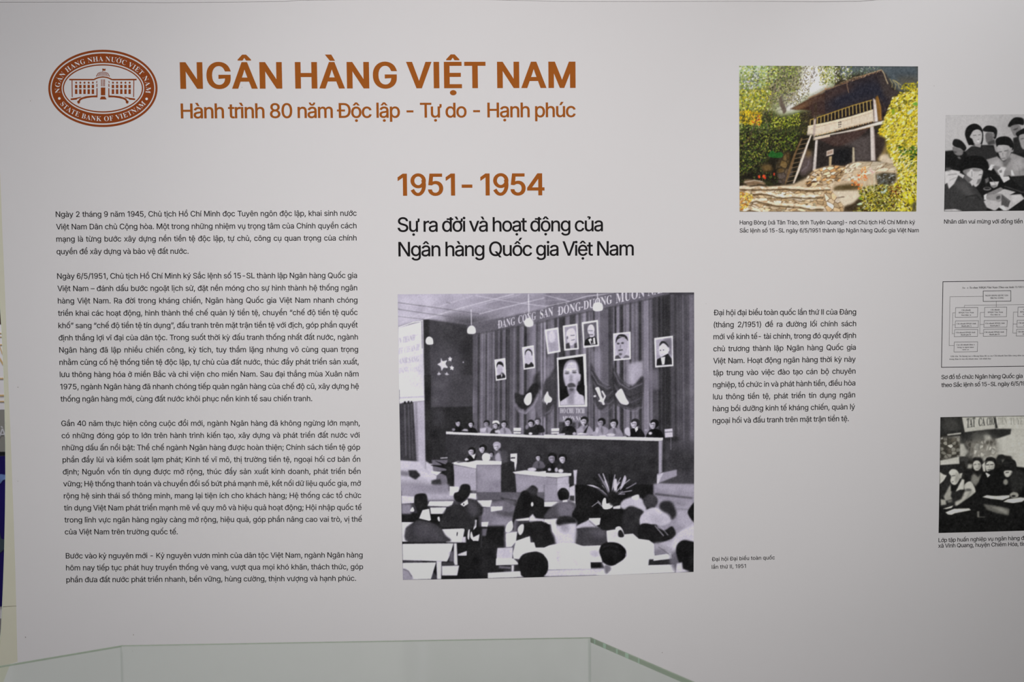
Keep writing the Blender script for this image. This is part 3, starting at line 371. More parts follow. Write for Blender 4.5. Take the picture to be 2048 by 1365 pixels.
SANS_TABLE = {
32: [188],
40: [273, 0, 89, 207],
41: [273, 1, 37, -96],
42: [453, 2, 201, 223],
44: [188, 3, 38, -119],
45: [453, 4, 337, 244],
46: [188, 5, 95, -4],
47: [249, 6, 235, 533],
48: [453, 7, 227, -7, 8, 227, 50],
49: [335, 9, 241, 509],
50: [453, 10, 64, 0],
51: [453, 11, 218, -7],
52: [435, 12, 262, 509, 13, 291, 172],
53: [453, 14, 221, -7],
54: [412, 15, 38, 162, 16, 96, 162, 17, 65, 130],
55: [453, 18, 97, 0],
56: [453, 19, 226, -7, 20, 226, 49, 21, 226, 290],
57: [412, 22, 374, 347, 23, 316, 347, 24, 347, 379],
58: [188, 5, 95, -4, 5, 95, 271],
59: [188, 3, 38, -119, 5, 103, 271],
65: [480, 25, 16, 0, 26, 110, 142],
66: [456, 27, 60, 0, 28, 125, 57, 29, 125, 285],
67: [510, 30, 267, -7],
68: [502, 31, 219, 0, 32, 125, 509],
71: [520, 33, 269, -7],
72: [517, 34, 60, 0],
73: [185, 35, 60, 0],
75: [467, 36, 104, 145, 37, 60, 0, 38, 372, 0],
76: [393, 39, 60, 0],
77: [628, 40, 60, 0],
78: [523, 41, 60, 0],
81: [533, 42, 245, 159, 43, 267, -7, 44, 267, 53],
82: [449, 45, 60, 0, 46, 353, 0],
83: [447, 47, 224, -9],
84: [449, 48, 32, 452],
86: [480, 49, 204, 0],
88: [474, 50, 18, 0],
97: [389, 51, 160, -9, 52, 170, 45],
98: [424, 53, 229, -8, 54, 220, 47],
99: [396, 55, 207, -8],
100: [424, 56, 195, -8, 57, 205, 47],
101: [404, 58, 212, -8],
103: [425, 59, 207, -151, 60, 205, 59],
104: [410, 61, 114, 227],
105: [167, 62, 53, 0, 63, 84, 443],
107: [381, 64, 110, 137, 65, 53, 0, 66, 294, 0],
108: [166, 67, 53, 0],
109: [610, 68, 53, 0],
110: [410, 69, 114, 227],
111: [415, 70, 207, -8, 71, 207, 46],
112: [424, 72, 53, -143, 54, 220, 47],
113: [424, 73, 372, -143, 57, 205, 47],
114: [259, 74, 53, 0],
115: [365, 75, 182, -8],
116: [227, 76, 204, 379, 77, 65, 471],
117: [410, 78, 182, -5],
118: [389, 79, 163, 0],
120: [379, 80, 21, 0],
121: [389, 81, 47, -139],
192: [480, 25, 16, 0, 26, 110, 142, 82, 216, 558],
194: [480, 25, 16, 0, 26, 110, 142, 83, 191, 565],
212: [533, 43, 267, -7, 44, 267, 53, 83, 218, 565],
224: [389, 51, 160, -9, 52, 170, 45, 82, 165, 429],
225: [389, 51, 160, -9, 52, 170, 45, 84, 162, 429],
226: [389, 51, 160, -9, 52, 170, 45, 83, 140, 435],
227: [389, 51, 160, -9, 52, 170, 45, 85, 234, 446],
234: [404, 58, 212, -8, 83, 155, 435],
236: [167, 62, 53, 0, 82, 59, 429],
237: [167, 62, 53, 0, 84, 57, 429],
242: [415, 70, 207, -8, 71, 207, 46, 82, 183, 429],
243: [415, 70, 207, -8, 71, 207, 46, 84, 181, 429],
244: [415, 70, 207, -8, 71, 207, 46, 83, 158, 435],
249: [410, 78, 182, -5, 82, 181, 429],
250: [410, 78, 182, -5, 84, 178, 429],
253: [389, 81, 47, -139, 84, 168, 429],
259: [389, 51, 160, -9, 52, 170, 45, 86, 189, 433],
272: [513, 31, 230, 0, 32, 136, 509, 87, 7, 228],
273: [424, 56, 195, -8, 57, 205, 47, 88, 202, 420],
297: [167, 62, 53, 0, 85, 128, 446],
361: [410, 78, 182, -5, 85, 250, 446],
416: [532, 89, 266, 473, 43, 267, -7, 44, 267, 53],
417: [413, 90, 207, 344, 70, 207, -8, 71, 207, 46],
431: [515, 91, 394, 460, 92, 259, -8],
432: [432, 93, 322, 338, 78, 182, -5],
7841: [389, 51, 160, -9, 52, 170, 45, 63, 190, -144],
7842: [480, 25, 16, 0, 26, 110, 142, 94, 260, 558],
7843: [389, 51, 160, -9, 52, 170, 45, 94, 209, 429],
7844: [480, 25, 16, 0, 26, 110, 142, 83, 193, 555, 95, 288, 676],
7845: [389, 51, 160, -9, 52, 170, 45, 83, 142, 426, 95, 237, 547],
7847: [389, 51, 160, -9, 52, 170, 45, 83, 142, 426, 96, 254, 547],
7849: [389, 51, 160, -9, 52, 170, 45, 83, 142, 426, 97, 282, 547],
7853: [389, 51, 160, -9, 52, 170, 45, 83, 140, 435, 63, 190, -144],
7855: [389, 51, 160, -9, 52, 170, 45, 86, 191, 423, 95, 165, 547],
7857: [389, 51, 160, -9, 52, 170, 45, 86, 187, 423, 98, 213, 547],
7863: [389, 51, 160, -9, 52, 170, 45, 86, 189, 433, 63, 190, -144],
7867: [404, 58, 212, -8, 94, 224, 429],
7869: [404, 58, 212, -8, 85, 249, 446],
7871: [404, 58, 212, -8, 83, 157, 426, 95, 252, 547],
7873: [404, 58, 212, -8, 83, 157, 426, 96, 269, 547],
7875: [404, 58, 212, -8, 83, 157, 426, 97, 297, 547],
7878: [419, 99, 60, 0, 83, 169, 565, 63, 219, -144],
7879: [404, 58, 212, -8, 83, 155, 435, 63, 205, -144],
7881: [167, 62, 53, 0, 94, 104, 429],
7882: [300, 100, 31, 0, 63, 151, -144],
7883: [167, 62, 53, 0, 63, 84, 443, 63, 84, -144],
7885: [415, 70, 207, -8, 71, 207, 46, 63, 208, -144],
7889: [415, 70, 207, -8, 71, 207, 46, 83, 160, 426, 95, 255, 547],
7891: [415, 70, 207, -8, 71, 207, 46, 83, 160, 426, 96, 272, 547],
7893: [415, 70, 207, -8, 71, 207, 46, 83, 160, 426, 97, 300, 547],
7897: [415, 70, 207, -8, 71, 207, 46, 83, 158, 435, 63, 208, -144],
7898: [532, 89, 266, 473, 43, 267, -7, 44, 267, 53, 84, 240, 558],
7899: [413, 90, 207, 344, 70, 207, -8, 71, 207, 46, 84, 181, 429],
7901: [413, 90, 207, 344, 70, 207, -8, 71, 207, 46, 82, 183, 429],
7903: [413, 90, 207, 344, 70, 207, -8, 71, 207, 46, 94, 228, 429],
7905: [413, 90, 207, 344, 70, 207, -8, 71, 207, 46, 85, 252, 446],
7907: [413, 90, 207, 344, 70, 207, -8, 71, 207, 46, 63, 208, -144],
7909: [410, 78, 182, -5, 63, 206, -144],
7911: [410, 78, 182, -5, 94, 225, 429],
7913: [432, 93, 322, 338, 78, 182, -5, 84, 178, 429],
7915: [432, 93, 322, 338, 78, 182, -5, 82, 181, 429],
7917: [432, 93, 322, 338, 78, 182, -5, 94, 225, 429],
7919: [432, 93, 322, 338, 78, 182, -5, 85, 250, 446],
7921: [432, 93, 322, 338, 78, 182, -5, 63, 206, -144],
7923: [389, 81, 47, -139, 82, 171, 429],
7927: [389, 81, 47, -139, 94, 215, 429],
8211: [350, 101, 350, 244],
8220: [300, 102, 52, 318, 102, 175, 318],
8221: [300, 3, 52, 318, 3, 175, 318]}
SERIF_TABLE = {
32: [180],
40: [220, 103, 170, 460],
45: [220, 104, 30, 130],
46: [180, 105, 115, 25],
47: [200, 106, 0, -20],
65: [437, 107, -9, 0, 108, 113, 161],
66: [443, 109, 16, 0, 110, 182, 252, 111, 222, 24],
67: [468, 112, 257, -11],
68: [496, 113, 20, 0, 114, 222, 24],
69: [442, 115, 14, 0],
70: [404, 116, 15, 0],
71: [508, 117, 268, -10],
72: [523, 118, 15, 0],
73: [261, 119, 13, 0],
74: [330, 120, 109, -65],
75: [510, 121, 16, 0],
76: [426, 122, 15, 0],
77: [634, 123, 14, 0],
78: [494, 124, 403, -11],
79: [525, 125, 261, -11, 126, 265, 12],
80: [418, 127, 15, 0, 128, 182, 230],
81: [525, 129, 378, -116, 126, 265, 12],
82: [473, 130, 15, 0, 131, 182, 234],
83: [390, 132, 43, -11],
84: [423, 133, 92, 0],
85: [492, 134, 248, -13],
86: [428, 135, 212, -13],
87: [611, 136, 171, -11],
88: [471, 137, 11, 0],
89: [426, 138, 101, 0],
97: [344, 139, 255, -10, 140, 151, 34],
98: [361, 141, 43, -11, 142, 183, 14],
99: [293, 143, 156, -10],
100: [370, 144, 140, -10, 145, 171, 28],
101: [301, 146, 154, -10, 147, 116, 192],
103: [327, 148, 146, -140, 149, 157, 124, 150, 161, -116],
104: [381, 151, 18, 0],
105: [198, 152, 101, 362, 153, 18, 0],
107: [359, 154, 17, 0],
108: [199, 155, 18, 0],
109: [554, 156, 18, 0],
110: [381, 157, 18, 0],
111: [336, 158, 169, -10, 159, 169, 11],
112: [371, 160, 17, -139, 161, 195, 28],
113: [364, 162, 175, -139, 163, 179, 30],
114: [287, 164, 18, 0],
115: [288, 165, 151, -10],
116: [228, 166, 124, -9],
117: [375, 167, 131, -10],
118: [306, 168, 142, -10],
120: [319, 169, 5, 0],
121: [300, 170, 52, -140],
192: [437, 107, -9, 0, 108, 113, 161, 171, 162, 576],
193: [437, 107, -9, 0, 108, 113, 161, 172, 272, 576],
194: [437, 107, -9, 0, 108, 113, 161, 173, 147, 496],
212: [525, 125, 261, -11, 126, 265, 12, 173, 193, 496],
258: [437, 107, -9, 0, 108, 113, 161, 174, 157, 566],
272: [496, 113, 20, 0, 114, 222, 24, 175, -10, 210],
416: [525, 125, 261, -11, 126, 265, 12, 176, 448, 436],
431: [492, 134, 248, -13, 176, 424, 425],
7842: [437, 107, -9, 0, 108, 113, 161, 177, 187, 566],
7844: [437, 107, -9, 0, 108, 113, 161, 173, 147, 496, 172, 272, 651],
7848: [437, 107, -9, 0, 108, 113, 161, 173, 147, 496, 177, 187, 641],
7878: [442, 115, 14, 0, 173, 152, 485, 105, 247, -65],
7882: [261, 119, 13, 0, 105, 155, -65],
7888: [525, 125, 261, -11, 126, 265, 12, 173, 193, 496, 172, 318, 651],
7890: [525, 125, 261, -11, 126, 265, 12, 173, 193, 496, 171, 208, 651],
7896: [525, 125, 261, -11, 126, 265, 12, 173, 193, 496, 105, 288, -65],
7898: [525, 125, 261, -11, 126, 265, 12, 172, 318, 576, 176, 448, 436],
7910: [492, 134, 248, -13, 177, 214, 555]}
def outlines(table):
    F = {}
    for k, r in table.items():
        F[chr(k)] = (r[0]/1000, [[((r[i+1]+x)/1000, (r[i+2]+y)/1000) for x, y in zip(PARTS[r[i]][::2], PARTS[r[i]][1::2])] for i in range(1, len(r), 3)])
    return F
INTER, SERIF = outlines(SANS_TABLE), outlines(SERIF_TABLE)
def paint_hall(SER):
    P = Paint(785, 575, 1395, 1170, 2, (62, 60, 66), (1.0, .965, 1.07))
    A, B, C, D, E_, F = [(790, 580), (1090, 580), (790, 780), (1090, 780), (790, 970), (1090, 970)]
    Z = 2048/300
    R = random.Random(5)
    # curtain wall: hanging folds
    P.T = (0, 0, 1)
    P.poly([945, 600, 1400, 590, 1400, 1000, 945, 1000], 92)
    x = 946.0
    while x < 1392:
        w = R.uniform(2.0, 6.5); t = R.choice([44, 58, 76, 98, 118, 134, 150]) if x < 1300 else R.choice([45, 60, 80, 100, 110])
        lean = (x-1150)*.012
        P.poly([x, 590, x+w, 590, x+w+lean+R.uniform(-1, 1), 960, x+lean+R.uniform(-1, 1), 960], t, .85, .9); x += w*R.uniform(.6, 1.15)
    P.poly([945, 640, 1045, 625, 1040, 910, 945, 910], 45, .18, 6)
    P.poly([1300, 590, 1356, 590, 1356, 960, 1318, 960], 38, .45, 5)
    P.poly([1356, 590, 1395, 590, 1395, 930, 1356, 930], 108, .40, 3)
    P.run('''
T 790 580 6.827
P 172 1 1 0 40 2100 40 2100 240 1480 380 980 480 560 430 400 400 0 520
P 185 5 .8 40 60 700 60 500 260 40 300
P 160 12 .9 600 60 1200 60 1400 200 900 330 600 330
P 128 10 .8 1150 60 2100 40 2100 240 1480 380 1150 330 1250 200
P 192 6 .8 40 300 500 330 380 400 40 490
P 78 9 .95 640 350 900 330 1180 360 1480 330 1450 385 1000 470 700 440
P 60 4 .8 780 420 1000 470 1400 380 1180 400
L 215 1 .9 10 400 400 860 260 1500 90 1620 60
L 205 1 .75 8 60 470 440 280 1060 80
L 95 .6 .85 8 40 175 560 245 1150 330
L 100 .6 .8 8 40 265 400 320 980 400
L 110 .6 .8 7 40 365 390 400
L 90 .8 .7 8 700 170 760 190
L 205 .7 .8 10 1150 330 1500 240 2048 110
L 190 .7 .7 9 1040 240 1450 130 1700 70
L 200 .7 .8 9 1100 80 1500 150 1850 200 2048 225
L 180 .7 .6 8 1100 230 1350 275
L 190 .8 .6 8 700 330 1050 230
P 215 1 1 40 520 385 425 392 900 408 1365 40 1365
L 235 .6 1 12 45 515 230 450 385 420
L 120 .6 .9 5 45 500 230 440
P 40 1 1 388 410 475 405 495 1365 408 1365
L 200 .8 .9 12 372 430 378 900
L 60 .6 .9 8 366 430 372 800
P 66 2 1 475 405 980 480 1060 560 1050 1365 490 1365
P 82 20 .7 480 850 800 820 860 1365 490 1365
P 50 14 .8 560 480 1000 520 1000 760 650 800
P 33 10 .9 940 560 1065 600 1060 1365 960 1365
P 74 12 .8 560 1150 700 1100 720 1365 560 1365
P 98 2 1 980 486 1480 380 2100 240 2100 420 1400 548 1060 610
P 80 6 .6 1050 520 1400 440 1400 520 1060 600
L 150 1 .7 9 1480 378 2100 238
L 60 1.2 .7 14 1060 612 1400 552 2100 425
T 1090 580 6.827
P 118 2 1 0 40 960 40 350 160 0 215
P 135 6 .6 0 60 600 45 300 120 0 130
L 200 .7 .8 9 0 75 340 160
L 175 .8 .6 7 0 150 300 130
L 205 .7 .9 10 0 232 340 158 560 90 940 45
P 104 1.5 1 0 235 960 42 1700 40 1700 55 1300 152 0 415
L 60 1.2 .7 14 0 420 1300 158 1690 62
''')
    # lettering of the banner and of the screen on the left
    P.T = (790, 580, Z)
    def slant(s, x0, y0, x1, y1, h, c, al, b=.25, sk=0.0, T=None):
        if T: P.T = (T[0], T[1], Z)
        w = textw(s, SER); ux, uy = (x1-x0)/w, (y1-y0)/w
        P.glyphs(s, SER, (x0, y0, ux, uy, sk*h, -h), c, al, b)
    slant('ĐẢNG', 1405, 530, 1640, 478, 235, 205, 1)
    slant('CỘNG', 1680, 465, 1925, 405, 235, 200, 1)
    slant('SẢN', 1975, 395, 2160, 350, 250, 205, 1)
    slant('ĐÔNG-DƯƠNG', 175, 352, 915, 185, 255, 205, 1, T=B)
    slant('MUÔN NĂM', 965, 185, 1690, 20, 290, 205, 1, T=B)
    slant('N THÀNH', 50, 735, 270, 690, 175, 150, .85, .6, .1, A)
    slant('ƯU CHUẨN BỊ', 50, 880, 330, 820, 180, 158, .85, .6, .1, A)
    slant('ÁNH SÁNG', 50, 1010, 325, 980, 165, 160, .85, .7, .1, A)
    slant('ĐẢNG CÔNG', 50, 1140, 345, 1120, 155, 170, .8, .7, .1, A)
    P.run('''
T 790 580 6.827
L 190 .8 .5 4 150 1300 370 1270
L 215 .6 1 9 1040 270 1044 480
L 60 .6 .8 7 460 450 466 640
L 225 .6 1 10 1823 60 1828 330
S 238 .6 1 430 660 465 640 510 665 522 720 510 745 440 745 418 705
S 238 .6 1 1000 515 1045 488 1090 515 1103 575 1080 600 1000 598 985 560
S 238 1 1 1770 420 1825 385 1880 420 1885 480 1850 505 1790 500 1765 460
S 205 .5 1 628 930 650 975 710 965 690 1010 720 1065 665 1065 638 1105 622 1050 580 1018 622 990
S 215 .5 1 748 910 762 930 780 940 768 958 768 978 745 968 728 975 735 950 722 932 742 930
S 215 .5 1 775 1030 785 1050 803 1060 795 1078 795 1098 772 1088 755 1090 760 1068 745 1050 768 1050
S 215 .5 1 595 1115 608 1135 628 1150 612 1165 612 1185 595 1180 575 1185 582 1160 575 1145 592 1140
S 215 .5 1 705 1120 718 1145 738 1155 722 1170 725 1195 702 1180 680 1180 690 1160 678 1145 700 1140
E 190 .5 1 932 990 9 10
E 190 .5 1 515 1195 8 8
P 225 .4 1 1358 955 1505 932 1520 1222 1378 1243
P 195 .4 1 1378 975 1492 955 1505 1205 1392 1222
P 45 .5 1 1385 1175 1430 1160 1480 1140 1508 1175 1505 1205 1392 1222
E 175 .5 1 1432 1085 36 75
S 30 .4 1 1390 1065 1388 1020 1410 985 1450 982 1478 1015 1478 1060 1462 1035 1410 1020
P 225 .4 1 1448 1150 1465 1155 1455 1205
P 40 1 .6 1460 1120 1500 1160 1440 1150
P 225 .4 1 1735 785 1893 758 1912 1068 1757 1092
P 190 .4 1 1752 803 1882 780 1897 1050 1770 1072
P 40 .5 1 1770 1072 1775 1010 1860 985 1892 1020 1896 1050
E 188 .5 1 1822 930 42 90
S 40 .4 1 1778 900 1775 850 1800 815 1840 810 1872 850 1870 905 1855 850 1820 828 1790 850
P 35 2 .7 1900 1180 1970 1110 2000 1365 1860 1365
T 1090 580 6.827
P 222 .4 1 -5 545 180 512 212 848 35 880
P 172 .6 1 22 565 165 540 190 830 50 855
E 205 .9 .9 95 640 45 80
P 150 1.2 .6 60 740 150 720 170 820 80 840
P 226 .4 1 243 492 440 462 462 812 262 832
P 150 .4 1 265 512 428 485 440 795 282 808
E 196 .6 1 355 610 60 78
S 198 .6 1 290 600 320 540 390 530 420 600 415 700 370 760 320 740 295 660
L 60 .5 .8 10 350 625 405 620
L 60 .5 .7 10 360 690 405 680
P 50 .6 .9 285 740 330 720 345 800 285 805
P 60 .6 .9 400 740 432 720 440 795 400 795
E 60 .6 .8 305 655 10 22
P 226 .4 1 502 445 722 412 738 768 525 795
P 95 .6 1 525 468 702 438 715 748 540 770
E 208 .5 1 628 545 48 72
E 200 .5 1 640 605 36 50
L 60 .5 .8 8 590 560 650 560
L 70 .6 .8 14 600 615 655 615
P 28 .5 1 535 760 545 690 590 655 690 640 718 740 715 748
P 225 .4 1 590 680 630 660 660 745 625 750
P 30 .4 1 622 690 645 700 648 745 630 740
P 225 .4 1 655 660 680 650 690 740 665 745
P 222 .4 1 930 598 1168 572 1172 948 938 970
P 185 .5 1 948 615 1150 590 1155 930 955 950
S 168 .6 1 968 720 990 650 1060 640 1120 680 1130 780 1100 870 1050 935 1005 900 975 820
S 42 .5 1 968 730 972 660 1010 612 1070 608 1120 640 1132 700 1100 665 1050 650 990 680
L 225 .4 .7 8 1010 640 1090 650
E 55 .6 .9 1000 735 20 12
E 55 .6 .9 1058 728 20 12
L 45 .6 .9 16 1005 828 1060 820
L 60 .6 .6 8 1030 750 1028 800
E 70 .7 .8 1030 880 22 18
P 60 .6 .9 955 945 962 905 1000 890 1040 940
P 95 .6 .9 1060 935 1100 890 1150 905 1152 930
P 228 .4 1 1492 660 1745 628 1752 1042 1505 1062
P 165 .5 1 1512 682 1728 650 1735 1025 1522 1040
P 95 2 .8 1620 680 1728 655 1730 900 1660 860
E 206 .6 1 1620 830 66 105
S 40 .5 1 1560 770 1580 712 1620 700 1665 735 1690 790 1650 750 1610 730
E 45 .5 1 1577 828 9 7
E 45 .5 1 1618 822 9 7
L 140 .6 .7 6 1590 890 1615 888
E 205 .5 .9 1688 815 12 30
P 35 .5 1 1522 1035 1530 950 1580 925 1680 870 1728 940 1735 1020
P 224 .5 1 1580 925 1640 915 1630 1020 1600 1025
T 1090 580 6.827
P 172 2.2 .9 1140 1010 1330 970 1340 1170 1250 1290 1145 1310
P 120 3 .7 1340 1130 1550 1080 1560 1365 1380 1365
P 142 3 .6 640 830 780 850 770 1250 720 1200 660 1060
P 150 3 .6 0 950 60 900 60 1250 0 1300
P 225 .3 1 162 930 555 875 572 1365 575 1600 187 1600 180 1365
''')
    # draped cloths either side of the large portrait
    P.run('''
T 1090 780 6.827
P 225 .3 1 180 -60 572 -60 575 228 185 238
P 24 .4 1 205 -60 540 -60 545 205 205 215
T 1090 580 6.827
P 226 .3 1 162 930 555 875 565 1120 180 1120
P 24 .4 1 182 958 520 908 545 1500 200 1500
S 186 .8 1 255 1080 285 1000 350 958 420 980 455 1060 465 1140 488 1160 480 1240 450 1260 440 1340 400 1420 320 1420 290 1340 262 1240 250 1170
S 208 2 .8 290 1060 330 990 400 985 430 1060 420 1120 300 1120
S 110 1.4 .8 262 1060 290 985 350 952 420 965 462 1040 470 1150 448 1090 430 1010 400 985 340 985 300 1010 280 1070
P 140 2 .7 262 1180 285 1240 300 1340 275 1290 255 1220
P 135 2.4 .7 440 1180 430 1280 400 1380 450 1330 470 1240
L 120 .8 .5 6 300 1040 410 1030
L 120 .8 .5 6 305 1065 405 1058
E 70 .9 .9 300 1140 32 14
E 70 .9 .9 400 1128 32 14
L 60 .7 .8 8 275 1110 330 1120
L 60 .7 .8 8 370 1105 430 1100
P 120 1.6 .7 340 1160 372 1160 385 1250 330 1260
S 60 1 .9 305 1300 345 1272 395 1280 420 1320 380 1330 320 1335
S 70 1.4 .9 320 1365 360 1340 400 1360 380 1450 350 1480
T 1090 780 6.827
P 190 .8 1 205 160 330 80 420 0 530 90 545 205 205 215
P 130 2 .8 300 90 390 60 400 200 310 200
P 22 .6 1 205 -50 300 -50 330 80 205 160
P 24 .6 1 440 -60 540 -60 535 80 470 60 430 -5
S 140 1.2 .8 300 -30 360 20 420 -20 390 80 340 100
P 118 .8 1 190 238 572 232 572 450 190 440
T 1090 580 6.827
S 58 1.4 .85 620 1000 700 1160 800 1300 880 1300 930 1020 960 1100 1060 1250 1180 1330 1340 1180 1330 1500 1240 1640 1080 1620 900 1560 760 1650 690 1550 640 1300
S 58 1.4 .85 -20 1300 60 1180 150 1080 150 1500 60 1640 -20 1660
L 135 1 .7 12 630 1120 720 1280 850 1350 900 1330
L 110 1 .7 10 660 1250 760 1440 860 1450 930 1380
L 125 1 .7 10 670 1400 770 1560 870 1560 940 1500
L 135 1 .7 12 940 1120 1020 1280 1150 1360 1330 1280
L 115 1 .7 10 950 1300 1050 1480 1180 1540 1310 1480
L 130 1 .7 10 960 1430 1060 1590 1200 1640 1300 1600
L 120 1 .6 10 640 1500 720 1640 820 1680 920 1600
L 140 1 .6 10 1000 1560 1100 1650 1230 1660 1330 1600
L 105 1 .6 8 1000 1200 1130 1300 1250 1290
L 34 1 .8 9 640 1180 730 1330 840 1390 910 1370
L 34 1 .8 9 655 1330 760 1500 860 1510 930 1440
L 34 1 .8 9 945 1220 1040 1400 1160 1470 1320 1400
L 34 1 .8 9 955 1370 1060 1550 1200 1590 1310 1540
L 30 1 .9 9 930 1080 935 1300 950 1500
L 34 1 .7 8 1010 1150 1090 1270 1200 1330
L 150 .8 .7 6 650 1080 780 1260 880 1310
T 1090 580 6.827
L 225 .5 1 9 716 45 720 180
S 238 .6 1 660 200 690 178 740 172 780 195 790 240 785 275 745 290 690 292 655 270
T 790 780 6.827
P 105 2 .9 1910 100 2060 60 2060 360 1980 380 1910 260
S 38 1.2 1 1640 40 1760 70 1880 -80 1960 -60 1930 140 1820 250 1720 260 1650 180
L 120 1.2 .8 40 1640 200 1700 300 1790 310 1900 190 1960 60
L 160 1 .7 12 1690 290 1780 330 1890 220 1950 100
S 222 .5 1 1775 100 1800 60 1855 40 1868 120 1850 190 1805 215 1768 180 1760 140
S 215 .6 1 2010 150 2060 60 2060 180
T 1090 780 6.827
S 58 1.2 .6 -30 360 60 330 110 250 120 60 60 0 -30 60
S 218 .5 1 35 20 55 80 95 120 80 170 40 180 25 210 10 175 -10 150 -5 90
L 120 1 .7 14 0 330 70 290 110 200
T 1090 580 6.827
S 222 .5 1 690 1340 730 1330 745 1365 760 1420 740 1420 720 1380 690 1365
T 1090 780 6.827
S 218 .5 1 690 -20 735 -30 755 20 770 80 795 130 815 200 790 205 770 170 725 155 750 130 720 60
L 218 .5 1 22 780 20 820 90 795 150
E 218 .5 1 680 88 18 14
S 218 .6 1 975 40 1000 10 1045 -15 1085 60 1110 120 1145 180 1110 208 1040 190 1000 140 960 70
''')
    P.glyphs('HỒ CHỦ TỊCH', SER, (205, 320, 335/textw('HỒ CHỦ TỊCH', SER), 0, 0, -140), 220, 1, .3)
    P.glyphs('MUÔN NĂM', SER, (240, 425, 300/textw('MUÔN NĂM', SER), 0, 0, -140), 215, 1, .3)
    # lower hall
    P.run('''
T 790 780 6.827
P 215 .8 1 60 -10 400 -10 405 150 60 190
L 150 .8 .6 16 60 110 390 95
L 225 .5 1 14 60 150 400 135
P 58 1 1 95 180 250 175 275 965 125 965
L 110 1 .8 14 130 200 150 900
L 105 1 .8 12 180 190 205 940
L 100 1 .8 10 222 190 245 940
E 30 .6 1 135 175 14 20
E 30 .6 1 185 170 14 20
E 30 .6 1 225 170 12 18
P 178 1 1 250 170 405 150 420 1085 330 1010 300 960
P 120 1.5 .8 270 170 300 165 320 990 295 990
P 195 1 1 60 965 330 980 420 1085 420 980 640 1050 800 1120 720 1500 70 1365 70 1190
P 40 1 1 400 -200 500 -200 520 1010 470 1010 420 960
P 66 1 1 495 -200 1060 -200 1060 240 490 250
P 82 4 .7 520 -200 760 -200 720 230 520 230
P 42 1 1 500 240 1060 230 1060 560 700 600 700 1240 520 1000
P 66 4 .6 510 260 660 250 680 500 520 500
P 52 1 1 700 600 2100 650 2100 1365 700 1365
P 60 10 .7 720 620 1500 650 1500 900 720 900
P 30 6 .8 900 350 1060 330 1060 540 900 560
P 215 .5 1 698 572 2100 628 2100 660 698 603
P 110 1 1 500 960 715 960 715 1365 560 1365
L 215 .5 .9 12 620 935 715 930
T 1090 780 6.827
P 44 1 1 -20 640 1560 690 1560 1365 -20 1365
P 62 9 .6 0 680 1540 720 1540 900 0 900
P 218 .5 1 -10 612 1612 652 1608 700 1540 700 -10 660
P 160 .8 1 1552 700 1608 690 1600 1120 1552 1170
P 45 2 1 1608 640 1830 640 1830 1090 1600 1110
P 72 3 .8 1640 700 2060 700 2060 1300 1640 1300
P 50 6 .8 1700 800 2060 850 2060 1130 1700 1120
P 150 .8 1 1530 1150 1800 1090 1800 1180 1555 1275 1525 1365
P 200 .8 1 1530 1170 1620 1130 1560 1250 1530 1365
P 66 2 1 1560 1280 1820 1180 2060 1170 2060 1310 1560 1290
P 138 1 1 1540 1280 2060 1310 2060 1500 1530 1400
P 195 .6 1 1632 540 1740 530 1745 645 1640 655
P 90 .6 .9 1632 575 1742 568 1742 580 1635 588
L 160 .6 .8 6 1718 650 1720 820
''')
    # the row of people behind the long table: heads (tile D / C)
    def person(x, y, s, face, hair, coat, fx=0, T=None):
        """seated figure: shoulders, head turned by fx, hair cap at the back and top"""
        if T: P.T = (T[0], T[1], Z)
        P.poly([x-1.7*s, y+3.4*s, x-1.5*s, y+2.0*s, x-.6*s, y+1.15*s, x+.5*s, y+1.05*s, x+1.7*s, y+1.7*s, x+2.1*s, y+3.4*s], coat, 1, .6, True)
        P.poly([x-.2*s, y+2*s, x+.1*s, y+1.1*s, x+.5*s, y+2.2*s, x+.3*s, y+3.2*s], coat*.6, .6, .8, True)
        P.ell(x+.15*s, y-.05*s, .82*s, .92*s, hair, 0, 1, .5)
        P.poly([x+(fx-.62)*s, y-.35*s, x+(fx+.45)*s, y-.4*s, x+(fx+.62)*s, y+.3*s, x+(fx+.35)*s, y+.95*s, x+(fx+.05)*s, y+1.15*s, x+(fx-.4)*s, y+.85*s, x+(fx-.7)*s, y+.3*s], face, 1, .5, True)
        P.poly([x+(fx+.2)*s, y-.2*s, x+(fx+.62)*s, y+.1*s, x+(fx+.5)*s, y+.8*s, x+(fx+.2)*s, y+1.05*s], face*.62, .7, .8, True)
        P.poly([x-.85*s, y-.1*s, x-.7*s, y-.8*s, x+.1*s, y-1.1*s, x+.95*s, y-.7*s, x+1.05*s, y+.2*s, x+.7*s, y+.5*s, x+.5*s, y-.25*s, x-.2*s, y-.5*s], hair, 1, .5, True)
        P.line([x+(fx-.45)*s, y+.08*s, x+(fx+.35)*s, y+.05*s], .16*s, face*.45, .8, .5)
        P.line([x+(fx-.2)*s, y+.68*s, x+(fx+.15)*s, y+.66*s], .13*s, face*.5, .7, .5)
    for a in [(872, 455, 42, 185, 30, 24, -.3, C), (1035, 470, 42, 190, 32, 26, 0, C), (1248, 462, 44, 150, 34, 150, 0, C), (1372, 485, 44, 185, 30, 40, 0, C),
              (1490, 468, 46, 185, 40, 150, -.1, C), (1855, 458, 46, 185, 34, 46, 0, C), (1945, 430, 44, 190, 70, 40, 0, C),
              (318, 440, 50, 185, 30, 36, -.2, D), (535, 425, 56, 195, 32, 150, -.15, D), (770, 445, 54, 165, 30, 150, -.25, D), (940, 460, 56, 195, 32, 140, -.1, D),
              (1228, 460, 60, 195, 40, 24, -.25, D), (1490, 470, 60, 195, 24, 22, -.35, D)]:
        person(*a[:6], fx=a[6], T=a[7])
